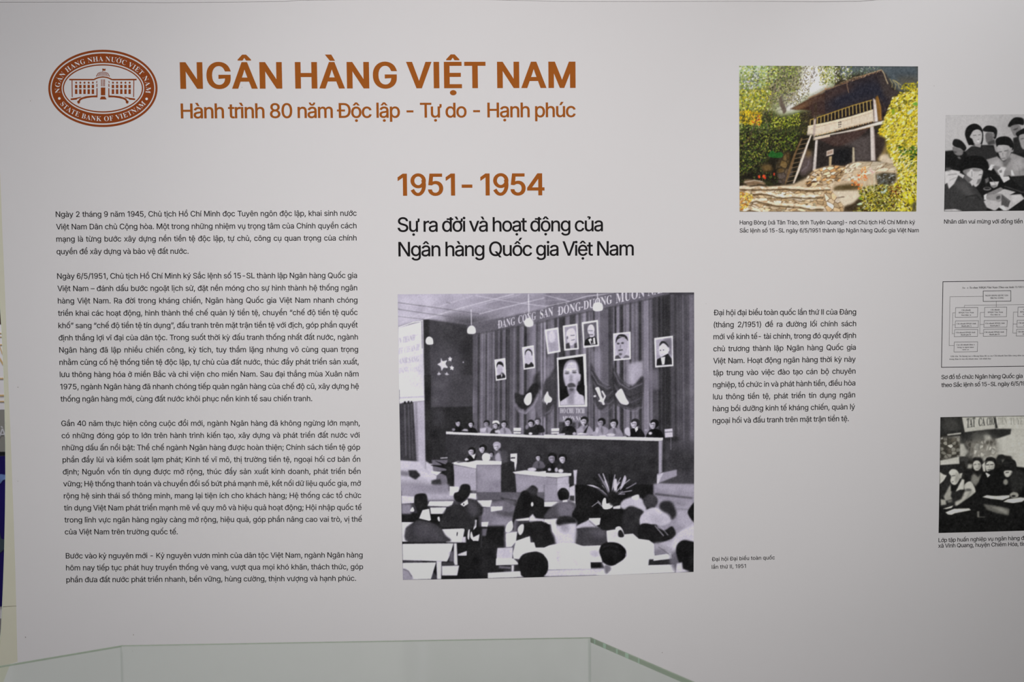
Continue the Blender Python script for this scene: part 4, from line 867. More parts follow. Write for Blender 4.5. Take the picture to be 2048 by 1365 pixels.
    P.run('''
T 790 780 6.827
S 225 .5 1 1330 450 1345 425 1400 422 1428 455 1420 470 1380 450 1340 465
P 215 .5 1 1618 520 1722 520 1718 600 1620 600
L 50 .5 .9 10 1618 570 1720 572
S 40 .8 1 1500 -0 1501 1 1502 0
E 150 .6 .9 800 545 22 18
P 190 .7 .9 905 560 945 535 990 540 1000 570
P 190 .7 .9 1160 530 1250 520 1230 575 1165 575
P 205 .7 .9 1360 560 1420 540 1440 590 1370 590
E 130 .7 .9 1800 510 22 30
P 218 .5 1 698 574 2100 630 2100 662 698 605
E 205 .5 1 1850 600 26 18
T 1090 780 6.827
P 212 .5 1 85 530 195 525 190 600 85 600
L 60 .5 .9 10 85 575 192 572
P 200 .6 1 165 605 270 595 275 615 170 620
E 170 .6 1 400 600 24 22
P 205 .6 1 440 600 480 590 600 605 440 615
P 160 .7 1 430 540 500 515 520 570 440 580
E 165 .7 1 680 600 38 30
E 190 .7 .9 710 550 20 40
E 205 .6 1 900 615 60 20
P 200 .6 1 735 625 830 620 830 645 740 645
S 195 .6 1 1090 540 1120 515 1155 530 1165 630 1120 625 1090 590
P 225 .4 1 1225 530 1260 500 1270 545 1240 580
P 30 .6 1 600 470 560 590 520 590
E 200 .6 1 1438 595 24 20
P 120 .8 .8 1365 520 1395 520 1400 560 1370 560
E 165 .6 .9 1378 550 20 14
P 220 .4 1 -10 618 1612 656 1608 690 1540 690 -10 650
P 30 .8 1 530 470 570 470 555 500
''')
    # small tables with secretaries
    P.T = (790, 780, Z)
    for a in [(1045, 840, 52, 185, 24, 26, -.1, C), (1200, 805, 52, 185, 20, 60, -.25, C), (1385, 770, 55, 195, 165, 88, 0, C),
              (1315, 880, 36, 180, 40, 90, 0, C), (1955, 925, 42, 190, 40, 96, 0, C),
              (95, 930, 64, 150, 24, 34, 0, D), (238, 940, 58, 195, 26, 48, 0, D)]:
        person(*a[:6], fx=a[6], T=a[7])
    P.run('''
T 790 780 6.827
S 225 .5 1 1190 900 1230 865 1290 880 1300 940 1270 970 1200 965
P 205 .6 1 950 950 980 930 1010 960 960 975
P 225 .5 1 1040 900 1090 880 1100 870 1080 950
S 170 1 .9 1370 900 1420 860 1460 960 1380 975
S 70 1.5 .9 1440 860 1500 820 1540 900 1520 1010 1460 980
P 218 .5 1 1575 875 1668 870 1665 990 1645 1110 1625 1110 1630 990 1578 970
P 40 .5 1 1580 925 1640 922 1640 940 1580 942
P 218 .5 1 780 1000 860 975 1000 990 1110 965 1455 975 1455 1028 1115 1028 1110 1080 780 1015
P 60 .7 .8 830 985 960 965 970 985 860 1000
P 168 1 1 800 1025 1110 1080 1115 1380 810 1365
P 140 1 1 1112 1028 1450 1028 1450 1400 1115 1400
P 158 4 .6 1180 1080 1440 1090 1430 1240 1200 1240
P 40 1 1 1450 1028 1500 990 1620 1000 1660 1180 1660 1400 1450 1400
P 220 .5 1 1605 1125 1780 1100 1960 1120 2060 1110 2060 1195 1640 1150
P 150 1 1 1640 1150 2060 1195 2060 1400 1660 1400
E 200 .6 1 1870 1090 60 26
S 26 .6 1 720 1090 480 1030 640 1030 540 970 700 1020 640 960 740 1030 800 1000 770 1080 800 1180 760 1365 720 1365 700 1180 520 1120 640 1110
S 30 .8 1 700 1010 790 1040 800 1300 730 1300
P 215 .7 1 490 1110 640 1120 570 1170 500 1140
P 200 .8 1 300 1100 570 1170 560 1230 320 1180
P 190 1 1 280 1180 520 1235 500 1290 280 1280
P 50 1.2 1 180 1100 290 1100 350 1170 280 1230 190 1180
P 45 1.2 1 500 1240 620 1220 640 1320 540 1330 495 1290
P 105 2 .8 70 1100 190 1120 180 1190 70 1170
P 120 5 .6 70 1230 480 1290 480 1365 70 1365
T 1090 780 6.827
P 222 .5 1 -10 1135 360 1140 358 1175 160 1200 -10 1185
P 150 1 1 -10 1190 160 1203 160 1400 -10 1400
P 178 1 1 160 1203 325 1180 325 1400 160 1400
E 205 .6 1 215 1110 36 26
E 195 .6 1 60 1090 22 20
E 195 .6 .9 155 1095 22 30
P 190 .7 1 385 1100 440 1095 430 1200 425 1365 395 1365 395 1200
''')
    # floor, desks, audience
    P.run('''
T 790 970 6.827
P 150 2 1 70 0 740 0 740 120 1120 160 1120 210 440 220 90 230
P 110 8 .7 300 0 700 20 740 120 500 60
P 180 3 .7 300 120 800 120 1100 170 460 200
P 120 3 1 1300 240 1660 180 1660 460 1640 860 1180 860 1180 380
P 158 9 .8 1320 420 1600 460 1500 800 1380 760
P 60 4 .9 1300 360 1660 380 1660 440 1500 430
P 26 2 1 820 580 1500 560 1480 1290 820 1290
P 40 10 .8 1180 700 1480 820 1380 1250 1060 1250
P 26 1 1 90 400 760 360 1140 400 1140 830 96 830
P 205 .6 1 90 150 280 165 260 250 90 262
P 150 2 .9 90 262 220 262 220 400 90 400
P 222 .6 1 470 228 800 225 770 300 445 290
P 222 .6 1 480 315 700 310 680 400 480 400
P 215 .6 1 745 22 870 30 870 110 1110 120 1110 200 1000 190 1000 150 745 150
P 220 .6 1 1120 215 1325 212 1300 305 1160 300
P 222 .6 1 1308 300 1468 296 1468 345 1310 370
P 60 1 1 1440 170 1660 210 1650 300 1440 190
P 100 2 .8 1490 190 1640 230 1600 350 1480 340
P 215 .6 1 1180 510 1280 508 1262 575 1180 572
P 130 1 .9 1190 320 1240 310 1240 500 1190 500
P 120 1 .8 1190 600 1260 600 1240 700 1190 700
L 90 1 .7 8 1180 600 1180 860
P 218 .6 1 90 512 260 512 200 570 150 600 185 780 96 780
P 222 .6 1 640 610 940 598 950 615 915 795 700 795
P 200 .6 1 920 715 965 710 970 795 915 795
S 30 .3 1 845 650 858 655 850 700 840 695
P 218 .6 1 1050 730 1155 675 1140 770 1070 765
S 222 .5 1 1040 640 1030 720 1080 770 1060 690
P 222 .5 1 1085 480 1115 480 1110 580 1070 620
S 30 .8 1 270 150 340 120 420 128 445 200 440 290 480 340 480 480 330 480 300 350 265 260
S 62 1.4 1 140 620 200 550 320 490 500 520 620 590 690 690 740 780 190 790
S 84 4 .6 250 560 420 540 560 620 620 760 300 700
P 232 .5 1 375 350 465 330 490 480 470 495 330 460
S 222 .5 1 205 360 240 305 262 350 250 370
S 26 .8 1 870 90 900 10 970 -10 1025 20 1025 120 970 200 880 240 810 200 808 120
S 44 1.5 1 620 480 700 330 800 270 900 260 1000 190 1120 230 1200 320 1180 420 1100 440 1090 560 1000 640 960 780 960 600 640 580
S 90 4 .6 1000 220 1100 240 1140 360 1060 440 990 340
P 228 .5 1 890 270 990 200 1000 260 940 300
E 30 .4 1 938 268 8 14
S 222 .5 1 580 450 605 440 612 500 590 490
S 215 .5 1 1000 630 1020 620 1010 750 990 720
S 30 1 1 1660 250 1720 130 1810 60 1880 8 1950 60 1940 150 2040 220 2060 460 1800 450 1640 480 1620 640 1600 500
S 70 3 .6 1780 60 1880 30 1940 80 1900 150 1800 100
S 28 1 1 1720 110 1780 80 1840 130 1850 260 1720 200
E 232 .5 1 1873 268 17 30
P 225 .6 1 1640 480 1830 450 1830 490 1680 495
P 222 .6 1 1840 510 2060 480 2060 520 1850 525
P 205 1 1 1830 450 1880 400 1920 460 2040 470 2040 500 1830 500
S 30 .8 1 1760 530 2060 520 2060 860 1920 860 1840 700 1660 770 1700 600
S 225 .6 1 1520 560 1560 510 1600 500 1610 590 1560 650 1510 640
S 225 .7 1 1680 590 1720 545 1758 550 1750 640 1710 690 1680 650
P 220 .6 1 1515 665 1668 640 1650 780 1590 850 1515 855
P 205 .7 1 1400 865 1610 860 1600 1000 1620 1090 1380 1100 1390 940
P 180 5 .7 1420 880 1600 880 1600 990 1420 990
P 228 .6 1 1380 1010 1620 1010 1700 1090 1380 1100
P 228 .6 1 1650 770 1840 705 1850 790 1900 790 1920 860 2060 860 2060 1000 1900 1000 1720 1020 1620 1010 1610 940
P 190 4 .6 1650 940 1850 900 1800 1000 1650 1000
P 40 1 1 1400 1105 1700 1100 1700 1180 1400 1160
P 205 1 1 1590 1100 1625 1100 1620 1190 1590 1190
P 130 1 .8 1420 1110 1580 1125 1580 1150 1420 1140
P 222 .6 1 1268 1205 1720 1182 1760 1262 1268 1280
S 28 .8 1 1680 1070 1740 960 1860 920 1960 920 2060 1000 2080 1262 1760 1262 1710 1180
P 26 1 1 96 790 980 790 980 1060 860 1290 620 1290
P 218 .6 1 100 810 800 802 740 990 710 1050 105 1030
P 224 .6 1 103 1070 560 1062 490 1290 108 1300
S 140 1.2 .9 108 1150 180 1170 230 1240 245 1295 108 1298
L 80 .8 .8 10 110 1155 180 1180 230 1260
P 210 .7 1 565 1045 635 1045 630 1290 575 1290
P 215 .7 1 805 800 842 800 855 1100 800 1100
P 120 1.5 .8 750 920 800 900 800 1060 740 1050
P 205 .6 1 860 950 980 905 978 970 860 970
P 215 .7 1 640 1110 875 1105 850 1240 640 1240
P 60 .8 1 640 1060 800 1060 820 1100 640 1110
T 1090 970 6.827
P 26 1 1 -10 0 1560 0 1540 140 1560 800 -10 800
''')
    # potted plant in front of the long table
    P.T = (1090, 780, Z); RR = random.Random(3)
    for i in range(46):
        a = RR.uniform(-2.9, -.25); L = RR.uniform(180, 360)
        x1, y1 = 900+math.cos(a)*L, 1480+math.sin(a)*L*1.05
        P.line([900, 1500, (900+x1)/2, (1490+y1)/2-30, x1, y1], RR.uniform(8, 22), RR.choice([28, 34, 60, 120, 185, 200]) if i > 14 else 26, 1, .5)
    P.run('''
T 1090 780 6.827
S 26 2 .9 560 1300 620 1280 760 1400 760 1600 580 1560
S 200 .5 1 945 1230 965 1215 980 1240 985 1350 960 1420 935 1330
S 185 .6 1 1030 1330 1080 1180 1100 1180 1110 1220 1080 1300 1030 1370
S 195 .6 1 570 1300 660 1305 760 1355 700 1340 600 1310
L 150 .6 1 12 1110 1350 1170 1320 1245 1275
''')
    P.run('''
T 1090 970 6.827
P 152 1 1 -10 -10 330 -10 330 230 -10 232
P 180 1 1 170 -10 330 -10 330 100 170 100
P 200 1 1 330 40 410 0 412 230 330 225
P 40 .8 .9 340 150 400 150 400 225 335 215
P 222 .6 1 -10 235 415 228 412 300 -10 300
P 150 1.5 1 1480 -10 2060 -10 2060 1000 1560 800 1480 140
P 165 3 .8 1530 0 2060 20 2060 90 1530 80
P 70 1.4 .9 1500 115 2020 175 2015 195 1500 140
P 175 3 .8 1560 200 2040 240 1950 340 1560 320
P 120 4 .8 1700 200 1960 250 1950 290 1720 280
L 80 1.4 .8 10 1790 330 1960 345
P 178 3 .8 1800 360 2060 340 2060 600 1800 560
P 220 .7 1 -10 470 170 470 170 560 -10 530
P 226 .6 1 600 460 760 455 745 545 700 560 600 520
S 26 .8 1 175 100 220 50 280 50 328 110 320 190 270 215 200 210 175 150
S 78 1.6 1 -10 460 60 330 190 240 330 225 420 270 430 460 250 440
S 126 3 .7 170 260 260 230 360 260 400 330 340 430 200 420
P 215 .6 1 240 215 300 205 310 235 240 240
S 24 1 1 370 420 400 340 470 260 560 310 600 400 560 520 420 540
S 190 1 1 440 560 560 500 620 480 700 560 720 600 450 600
L 60 .8 .8 8 600 490 700 580
S 66 1.4 1 385 720 460 600 640 580 800 600 900 690 840 780 780 830 500 840 400 790
S 100 4 .6 620 620 760 610 840 690 700 740
S 26 .8 1 760 600 800 420 900 340 1040 350 1060 600 900 620
S 235 .6 1 780 260 800 190 830 190 840 260 900 240 930 290 880 330 800 330
P 215 .6 1 930 300 1030 280 1030 330 930 330
L 200 .6 1 8 640 300 720 240 800 310
L 200 .6 1 8 720 220 760 260
S 30 2 1 850 130 920 80 1000 120 1020 220 960 290 880 260
S 190 1.4 1 1030 300 1060 220 1180 170 1300 180 1365 260 1380 380 1280 330 1100 340
S 225 .8 1 1180 170 1270 135 1285 180 1240 210
E 60 1.4 1 1440 225 100 95
S 195 1.2 1 1290 460 1360 360 1500 310 1640 380 1715 470 1700 520 1600 560 1480 540 1300 560
S 160 4 .6 1440 420 1560 400 1600 500 1460 520
S 44 1.4 1 1070 660 1060 420 1120 310 1220 300 1340 380 1300 420 1290 520 1330 700 1180 720
S 45 2 1 1560 300 1600 230 1720 230 1780 330 1790 420 1730 480 1700 410 1600 360
S 30 1 1 1290 560 1400 530 1560 600 1640 620 1740 570 1780 700 1600 790 1480 800 1280 720
L 200 .8 .8 12 1500 560 1620 700
L 200 .8 .7 10 1560 550 1680 690
P 228 .6 1 840 630 980 610 1080 680 1200 670 1280 740 1420 760 1490 810 1500 1020 1440 1090 1410 1100 1410 1160 1000 1160 850 770
S 200 3 .8 880 640 1000 640 1000 710 880 760
S 222 .6 1 960 600 1010 570 1050 600 1080 690 1010 700
S 36 .8 1 1000 640 1040 620 1080 690 1060 720 1005 710
P 190 2 .8 1480 800 1800 760 1800 960 1500 960
P 120 2 .8 1500 880 1640 880 1660 960 1500 960
P 40 1 1 1420 1020 1700 1010 1700 1090 1410 1110
P 226 .6 1 1490 970 1720 940 1740 1010 1480 1040
P 226 .6 1 1100 1110 1780 1090 1780 1200 1110 1230
L 185 1 .8 8 1540 840 1700 970
L 60 .8 .8 8 1550 850 1710 965
P 226 .6 1 480 840 760 830 780 1060 620 1060 600 960
P 170 3 .8 600 900 740 890 740 1000 620 980
P 30 1 1 620 1065 760 1065 775 1140 620 1140
P 205 1.4 1 -10 1165 860 1140 860 1235 -10 1258
S 30 .8 1 -20 530 60 560 110 660 130 780 50 830 -20 840
S 40 1 1 1760 760 1900 740 2060 600 2060 1300 1820 1300
S 200 2 1 1740 780 1800 680 1900 600 2060 560 2060 780 1900 760 1800 880 1760 1000
S 110 3 .9 1700 1010 1800 900 1860 1200 1780 1200
S 26 1 1 1790 860 1860 770 1960 770 2060 830 2060 1160 1900 1140 1820 1040
P 205 1.2 1 1800 1080 1870 1060 1880 1150 1980 1190 1780 1210
S 178 2 1 75 500 110 465 400 470 430 600 400 700 400 830 170 830 130 720 90 640
S 205 2.4 .9 180 560 400 540 400 800 170 800
P 222 .8 1 75 480 160 470 150 700 100 640
S 34 1.6 1 150 520 190 450 280 430 400 460 430 520 340 530 200 560
S 150 3 .8 200 560 300 540 330 620 230 650
P 224 .6 1 -10 860 60 830 200 800 400 800 520 840 590 900 620 1040 625 1150 40 1160 40 1050 -10 960
S 190 4 .7 140 900 220 900 200 1100 160 1120
S 185 4 .7 340 900 420 1000 480 1120 400 1110
S 222 1 1 780 1060 860 1100 1000 1080 1080 1010 1100 1110 1120 1230 700 1235 810 1160
S 24 .8 1 740 900 780 820 880 785 1000 800 1080 860 1110 920 1090 1000 1000 1070 900 1110 800 1060 760 980
S 90 1.5 .8 810 1110 880 1110 900 1160 830 1220
L 62 1.4 .6 14 800 850 900 820 1000 860
L 62 1.4 .5 12 790 920 880 890 1010 930
E 150 .7 .9 1108 960 10 26
L 70 1.2 .5 10 210 480 300 455 380 480
L 60 1.2 .6 10 1140 340 1220 325 1290 370
L 50 1.2 .6 9 200 90 250 75 300 100
E 24 .8 1 -20 1110 64 130
S 24 1 1 1960 340 2060 240 2060 520 1960 420
''')
    P.vnoise(1.0, 5, 3); P.vnoise(2.1, 3.5, 4); P.vnoise(14, 4, 6)
    P.a = (P.a-118)*1.04+121; return P

def paint_hut():
    P = Paint(1470, 124, 1845, 432, 2, (48, 42, 30))
    G, H, I, J = '1470 120 8.53', '1650 120 8.53', '1470 270 8.53', '1650 270 8.53'
    def T(t): P.T = tuple(map(float, t.split()))
    P.run('''
T 1470 120 8.53
P 150,160,120 1 1 0 0 1700 0 1700 1400 0 1400
P 196,206,196 14 .9 0 0 700 0 300 500 0 700
P 226,224,226 8 1 1150 60 1500 60 1650 400 1400 600 1150 620 1000 900 700 920 850 600 1100 300
P 130,140,70 14 .9 60 800 500 600 800 900 1100 1000 1330 900 1330 1400 60 1400
P 50,50,30 12 1 100 1150 600 1050 800 1000 1200 1000 1340 900 1340 1400 60 1400
P 214,206,214 6 .9 690 850 800 800 830 900 720 930
P 222,216,222 5 .9 800 560 880 620 920 800 1020 860 880 880 830 760
''')
    T(G)
    gr = [(150, 165, 70), (120, 140, 60), (190, 190, 90), (90, 105, 50)]
    pale = [(170, 185, 130), (190, 200, 150), (150, 170, 120), (205, 205, 190), (120, 140, 120)]
    yel = [(214, 196, 40), (190, 175, 30), (160, 150, 40), (120, 125, 40), (226, 214, 110), (70, 70, 30)]
    drk = [(60, 58, 40), (84, 74, 60), (48, 52, 34), (110, 96, 84), (150, 140, 110)]
    P.cells([75, 250, 640, 300, 700, 620, 560, 900, 75, 900], 26, 20, gr+yel+[(110, 104, 84), (90, 84, 60)], (96, 90, 60), .3, 61, -35, .75, 4)
    P.cells([560, 90, 1150, 90, 1100, 520, 900, 800, 560, 760], 22, 16, drk+gr+[(160, 150, 130)], (84, 80, 60), .3, 62, -60, .7, 4)
    P.cells([75, 860, 640, 860, 800, 980, 1120, 900, 1330, 980, 1330, 1400, 75, 1400], 26, 20, [(60, 76, 34), (84, 100, 40), (40, 44, 26), (120, 124, 50), (34, 34, 22), (96, 80, 50)], (30, 30, 20), .35, 63, -30, .85, 4)
    P.cells([1130, 880, 1340, 860, 1340, 1330, 1130, 1330, 1040, 1000], 24, 18, [(60, 54, 34), (44, 42, 28), (90, 84, 40), (70, 60, 44)], (34, 30, 22), .35, 64, -30, .9, 3)
    P.dabs([75, 90, 720, 90, 700, 400, 75, 560], 700, pale+gr, 18, 1)
    P.dabs([75, 250, 420, 200, 400, 460, 75, 520], 120, [(120, 120, 130), (90, 96, 90), (205, 200, 214)], 14, 2)
    P.dabs([560, 90, 1150, 90, 1100, 520, 560, 600], 420, gr+drk, 15, 3)
    P.dabs([640, 330, 1100, 330, 1040, 850, 560, 900], 620, drk+[(190, 180, 170), (160, 150, 140), (130, 120, 90), (150, 150, 80)], 12, 4, .35, 110)
    P.dabs([75, 500, 620, 520, 560, 860, 75, 880], 620, yel+gr+[(214, 214, 170)], 15, 5)
    P.dabs([900, 400, 1330, 380, 1250, 640, 1050, 780, 880, 700], 330, [(96, 84, 60), (120, 110, 60), (150, 140, 80), (210, 204, 200), (60, 52, 40)], 11, 6)
    P.dabs([1080, 100, 1500, 90, 1400, 420, 1100, 420], 300, [(110, 96, 76), (150, 142, 90), (226, 222, 222), (84, 74, 60)], 11, 7)
    P.dabs([1420, 90, 1660, 90, 1660, 420, 1440, 440], 260, [(120, 120, 50), (170, 160, 60), (70, 74, 40), (226, 220, 214)], 13, 8)
    P.dabs([75, 860, 460, 880, 440, 1120, 75, 1100], 330, [(226, 196, 50), (214, 170, 30), (190, 150, 30), (90, 80, 30), (150, 140, 50)], 16, 9)
    P.dabs([300, 950, 440, 950, 440, 1110, 280, 1080], 60, [(226, 170, 30), (190, 60, 30), (235, 200, 60)], 14, 10)
    P.dabs([75, 1080, 660, 1100, 640, 1365, 75, 1365], 330, [(96, 120, 40), (60, 84, 34), (150, 160, 60), (30, 30, 20), (180, 190, 120)], 14, 11)
    P.dabs([620, 1000, 1130, 900, 1120, 1120, 640, 1200], 280, [(190, 196, 60), (150, 160, 40), (96, 110, 34), (214, 214, 90), (40, 44, 24)], 13, 12)
    P.dabs([700, 1150, 1330, 1000, 1330, 1365, 660, 1365], 120, [(40, 56, 24), (60, 74, 30), (24, 26, 16), (110, 110, 30)], 11, 13)
    P.run('''
T 1470 120 8.53
S 96,84,74 .8 1 760 640 800 620 810 700 850 780 875 870 830 920 800 850 760 760
L 110,98,84 .8 .8 14 700 420 640 560 560 700 480 960
L 140,124,110 .6 .7 9 520 1010 560 1110 545 1200 600 1365
L 90,78,66 .8 .8 18 400 930 300 1200 200 1365
L 150,130,110 .6 .7 7 750 450 860 490 960 440
T 1470 120 8.53
P 70,46,34 1.2 1 940 840 1300 640 1400 600 1700 480 1700 900 1400 940 1330 1000 1300 860 1050 850
P 110,80,56 1.4 .8 980 830 1330 650 1700 560 1700 620 1300 760 1060 850
L 160,96,50 .8 .9 12 1250 650 1400 590 1560 500 1640 480
L 120,84,50 .8 .8 10 1060 850 1400 720 1700 590
T 1650 120 8.53
P 96,110,120 6 1 230 100 1590 100 1590 520 1280 540 1000 200 500 200 300 330
P 60,66,70 8 .9 980 130 1590 160 1590 380 1350 420 1100 300
P 84,80,70 5 .8 1200 300 1590 280 1590 400 1300 520
P 56,42,40 8 .9 -280 700 0 560 250 500 250 900 0 960 -280 1010
P 46,38,40 1 1 0 520 250 430 480 330 960 175 1040 250 1130 480 1250 560 1040 900 960 1060 0 1200
P 34,36,48 8 .8 100 600 800 330 1080 480 1050 760 820 640 100 880
P 70,50,44 6 .7 0 540 400 400 500 480 0 700
P 60,52,50 3 .9 900 240 1000 220 1150 500 1280 560 1120 700 1000 600
L 150,120,100 .5 .8 7 960 175 700 260 480 345 240 430 30 520
L 190,160,120 .5 .9 12 470 310 640 270 800 215 970 165
L 180,150,110 .5 .8 10 250 400 380 350 470 320
L 210,190,150 .5 .9 14 975 180 1010 240 1040 330 1075 410
L 190,170,110 .5 .9 9 1100 320 1150 400 1140 470
L 190,170,110 .5 .9 9 1150 340 1210 420 1190 510
L 200,180,110 .5 .9 9 1160 340 1240 390 1270 490
L 200,180,110 .5 .9 9 1190 350 1300 430
L 190,150,110 .5 .8 8 380 370 375 430 405 560
''')
    T(H)
    P.dabs([0, 100, 480, 100, 450, 320, 220, 380, 0, 440], 330, [(150, 160, 60), (190, 190, 90), (80, 92, 50), (226, 222, 218), (226, 222, 218), (110, 110, 60)], 13, 20)
    P.dabs([420, 130, 950, 110, 900, 200, 500, 290], 150, [(90, 110, 70), (60, 74, 60), (200, 200, 190), (110, 130, 120)], 10, 21)
    P.dabs([0, 440, 100, 470, 480, 320, 960, 170, 970, 200, 500, 350, 0, 520], 200, [(170, 130, 96), (110, 80, 56), (214, 190, 160), (190, 110, 50)], 8, 22)
    P.dabs([1330, 400, 1590, 380, 1590, 700, 1200, 700, 1270, 560], 330, [(200, 180, 30), (226, 206, 50), (130, 124, 30), (60, 60, 24), (170, 160, 40)], 14, 23)
    P.run('''
T 1650 120 8.53
P 40,34,26 2 1 -270 1000 0 930 0 1090 -270 1140
P 34,28,26 1 1 0 960 400 800 810 690 820 850 420 960 0 1090
L 186,150,60 .4 1 13 -240 1020 0 940 230 860 480 775 800 685
P 206,192,172 .6 1 -290 1130 0 1075 440 970 820 850 835 1045 400 1150 0 1255 -310 1315
P 222,206,176 .4 1 -290 1125 0 1068 440 962 822 842 822 862 440 982 0 1090 -290 1147
P 196,176,150 .4 .8 -300 1290 0 1235 400 1130 835 1025 835 1048 400 1156 0 1262 -310 1318
L 150,120,80 .4 .8 5 -250 1180 0 1115 440 1010 800 900
L 150,120,80 .4 .6 5 455 970 455 1090
P 50,40,34 .6 1 -300 1330 0 1265 400 1160 835 1050 835 1075 400 1185 0 1285 -290 1350
L 70,56,50 1 .8 8 -40 1330 200 1250
E 30,26,26 .3 1 238 1068 10 11
E 30,26,26 .3 1 268 1062 10 11
E 30,26,26 .3 1 238 1106 10 11
E 30,26,26 .3 1 268 1100 10 11
E 30,26,26 .3 1 238 1146 8 8
E 30,26,26 .3 1 266 1140 8 8
P 216,206,196 .5 1 -320 1350 0 1285 500 1180 900 1060 1100 1010 1090 1070 830 1130 500 1225 0 1320 -320 1400
P 180,130,70 .5 .7 -310 1395 0 1312 500 1215 830 1122 830 1136 500 1232 0 1335 -310 1410
''')
    T(H)
    for i in range(18):
        t = i/17; x = -240+t*1020; y0 = 1015-t*330+(.5-abs(t-.5))*16
        y1 = 1120-t*270
        P.line([x-8, y0, x-14+34*t*.5, y1], 13, (186, 158, 90), 1, .3)
    for i in range(26):
        t = i/25; P.ell(-260+t*1090, 1320-t*265, 9, 7, (226, 206, 160) if i % 2 else (190, 130, 60), 0, 1, .2)
    P.run('''
T 1650 120 8.53
P 196,180,170 .6 1 820 650 870 690 905 1050 840 1060
P 214,206,206 .6 .8 845 760 880 740 900 1045 860 1050
P 120,86,40 .8 1 860 640 900 600 960 800 970 1030 910 1050
L 160,110,50 .6 .9 10 900 640 940 820 955 1030
L 80,60,50 .8 .8 9 940 650 1040 840
T 1470 120 8.53
P 176,160,150 .6 1 1352 940 1390 950 1360 1330 1322 1330
P 60,46,36 1 1 1350 760 1400 720 1390 1000 1350 1010
''')
    # under the house
    P.run('''
T 1470 270 8.53
P 40,34,30 1 1 1330 80 1621 30 1621 620 1280 620 1250 560
T 1650 270 8.53
P 40,34,32 1 1 -160 60 100 0 800 -110 1060 -80 1060 460 0 560 -160 600
P 66,50,46 1.5 1 -130 70 760 -120 560 80 480 160 160 200 -40 110
P 76,68,66 3 1 560 60 770 0 790 440 600 450 500 440 500 200 300 180
P 24,24,26 4 .9 120 250 450 200 460 470 120 530
P 54,44,40 1 1 820 -30 1060 -80 1050 100 960 330 880 440 850 440
L 96,76,64 .8 .5 6 200 20 340 160
L 96,76,64 .8 .5 6 300 0 440 140
L 96,76,64 .8 .5 6 400 -20 520 90
L 96,76,64 .8 .5 6 60 40 200 170
P 200,190,184 .5 1 770 -140 830 -150 858 440 785 440
P 170,154,150 .8 .8 830 -100 845 -100 862 440 840 440
P 178,156,120 .5 1 70 370 118 360 105 530 68 540
P 176,164,140 .5 1 468 210 500 215 510 465 465 470
P 200,184,170 .5 1 28 275 145 238 145 330 22 365
P 140,116,100 .6 .8 40 290 130 262 130 310 40 340
T 1470 270 8.53
P 206,198,192 .5 1 1372 90 1412 85 1375 605 1322 610
P 170,158,150 .8 .7 1400 90 1412 85 1378 605 1362 608
P 206,190,170 .5 1 1330 60 1621 -10 1621 30 1330 95
''')
    # rocks, ladder, steps
    P.run('''
T 1470 270 8.53
P 30,26,18 2 1 75 0 1340 0 1340 300 1250 640 1000 860 75 860
''')
    T(I)
    P.cells([75, -60, 1100, -60, 1060, 260, 660, 320, 420, 560, 75, 700], 26, 20, [(60, 76, 34), (84, 104, 40), (36, 40, 24), (120, 130, 50), (26, 26, 18), (70, 60, 40)], (22, 22, 16), .35, 65, -30, .9, 4)
    P.dabs([75, 0, 700, 0, 660, 300, 75, 700], 420, [(96, 120, 40), (60, 84, 34), (170, 170, 50), (30, 30, 20), (190, 196, 90), (20, 20, 14)], 12, 31)
    P.dabs([660, 0, 1100, 0, 1050, 260, 660, 300], 140, [(120, 140, 40), (80, 96, 34), (30, 30, 20), (150, 160, 50)], 12, 32)
    P.dabs([75, 500, 400, 550, 780, 700, 700, 850, 75, 850], 180, [(50, 74, 34), (30, 36, 24), (84, 96, 40), (90, 76, 50)], 13, 33)
    P.run('''
T 1470 270 8.53
P 84,66,34 3 1 740 480 860 300 930 310 920 400 880 560 760 620
P 96,76,44 2.4 1 440 520 600 500 650 600 500 640
P 74,64,60 2 1 730 660 900 560 1000 620 860 840 780 830
P 84,72,70 3 1 1130 300 1200 240 1320 300 1330 560 1200 700 1100 680
P 110,86,50 3 .8 1200 260 1290 260 1300 340 1220 400
L 150,140,150 1 .6 12 1130 620 1240 540 1260 440
S 34,86,34 .5 1 600 300 640 270 690 310 740 300 790 300 820 340 790 385 700 390 620 380 565 350
L 110,96,60 .5 .9 9 590 0 540 160 480 300 410 480
L 90,76,50 .5 .8 6 270 320 400 480 500 640
L 90,80,50 .5 .8 6 570 320 520 460 460 560
L 110,90,60 .5 .8 10 715 500 700 580
L 120,96,66 .8 .8 16 290 0 110 200
E 226,70,40 .5 1 412 715 18 28 -20
E 232,76,36 .5 1 490 705 24 26 20
E 220,60,36 .5 1 510 735 20 18
E 190,60,36 .5 1 668 670 14 26
P 110,86,56 .6 1 1130 50 1155 55 1050 300 960 600 870 830 845 850 900 620 1000 340
L 96,70,50 .6 .7 7 1120 90 1040 280 940 600
P 206,192,176 .5 1 1285 0 1310 0 1220 260 1100 620 1010 830 985 830 1010 750 1130 400 1230 130
L 226,220,214 .5 .7 9 1290 20 1180 330 1060 650
''')
    T(I)
    for i in range(10):
        t = i/9; P.line([1128-t*245, 90+t*712, 1262-t*262, 60+t*715], 10, (140, 116, 86), .95, .4)
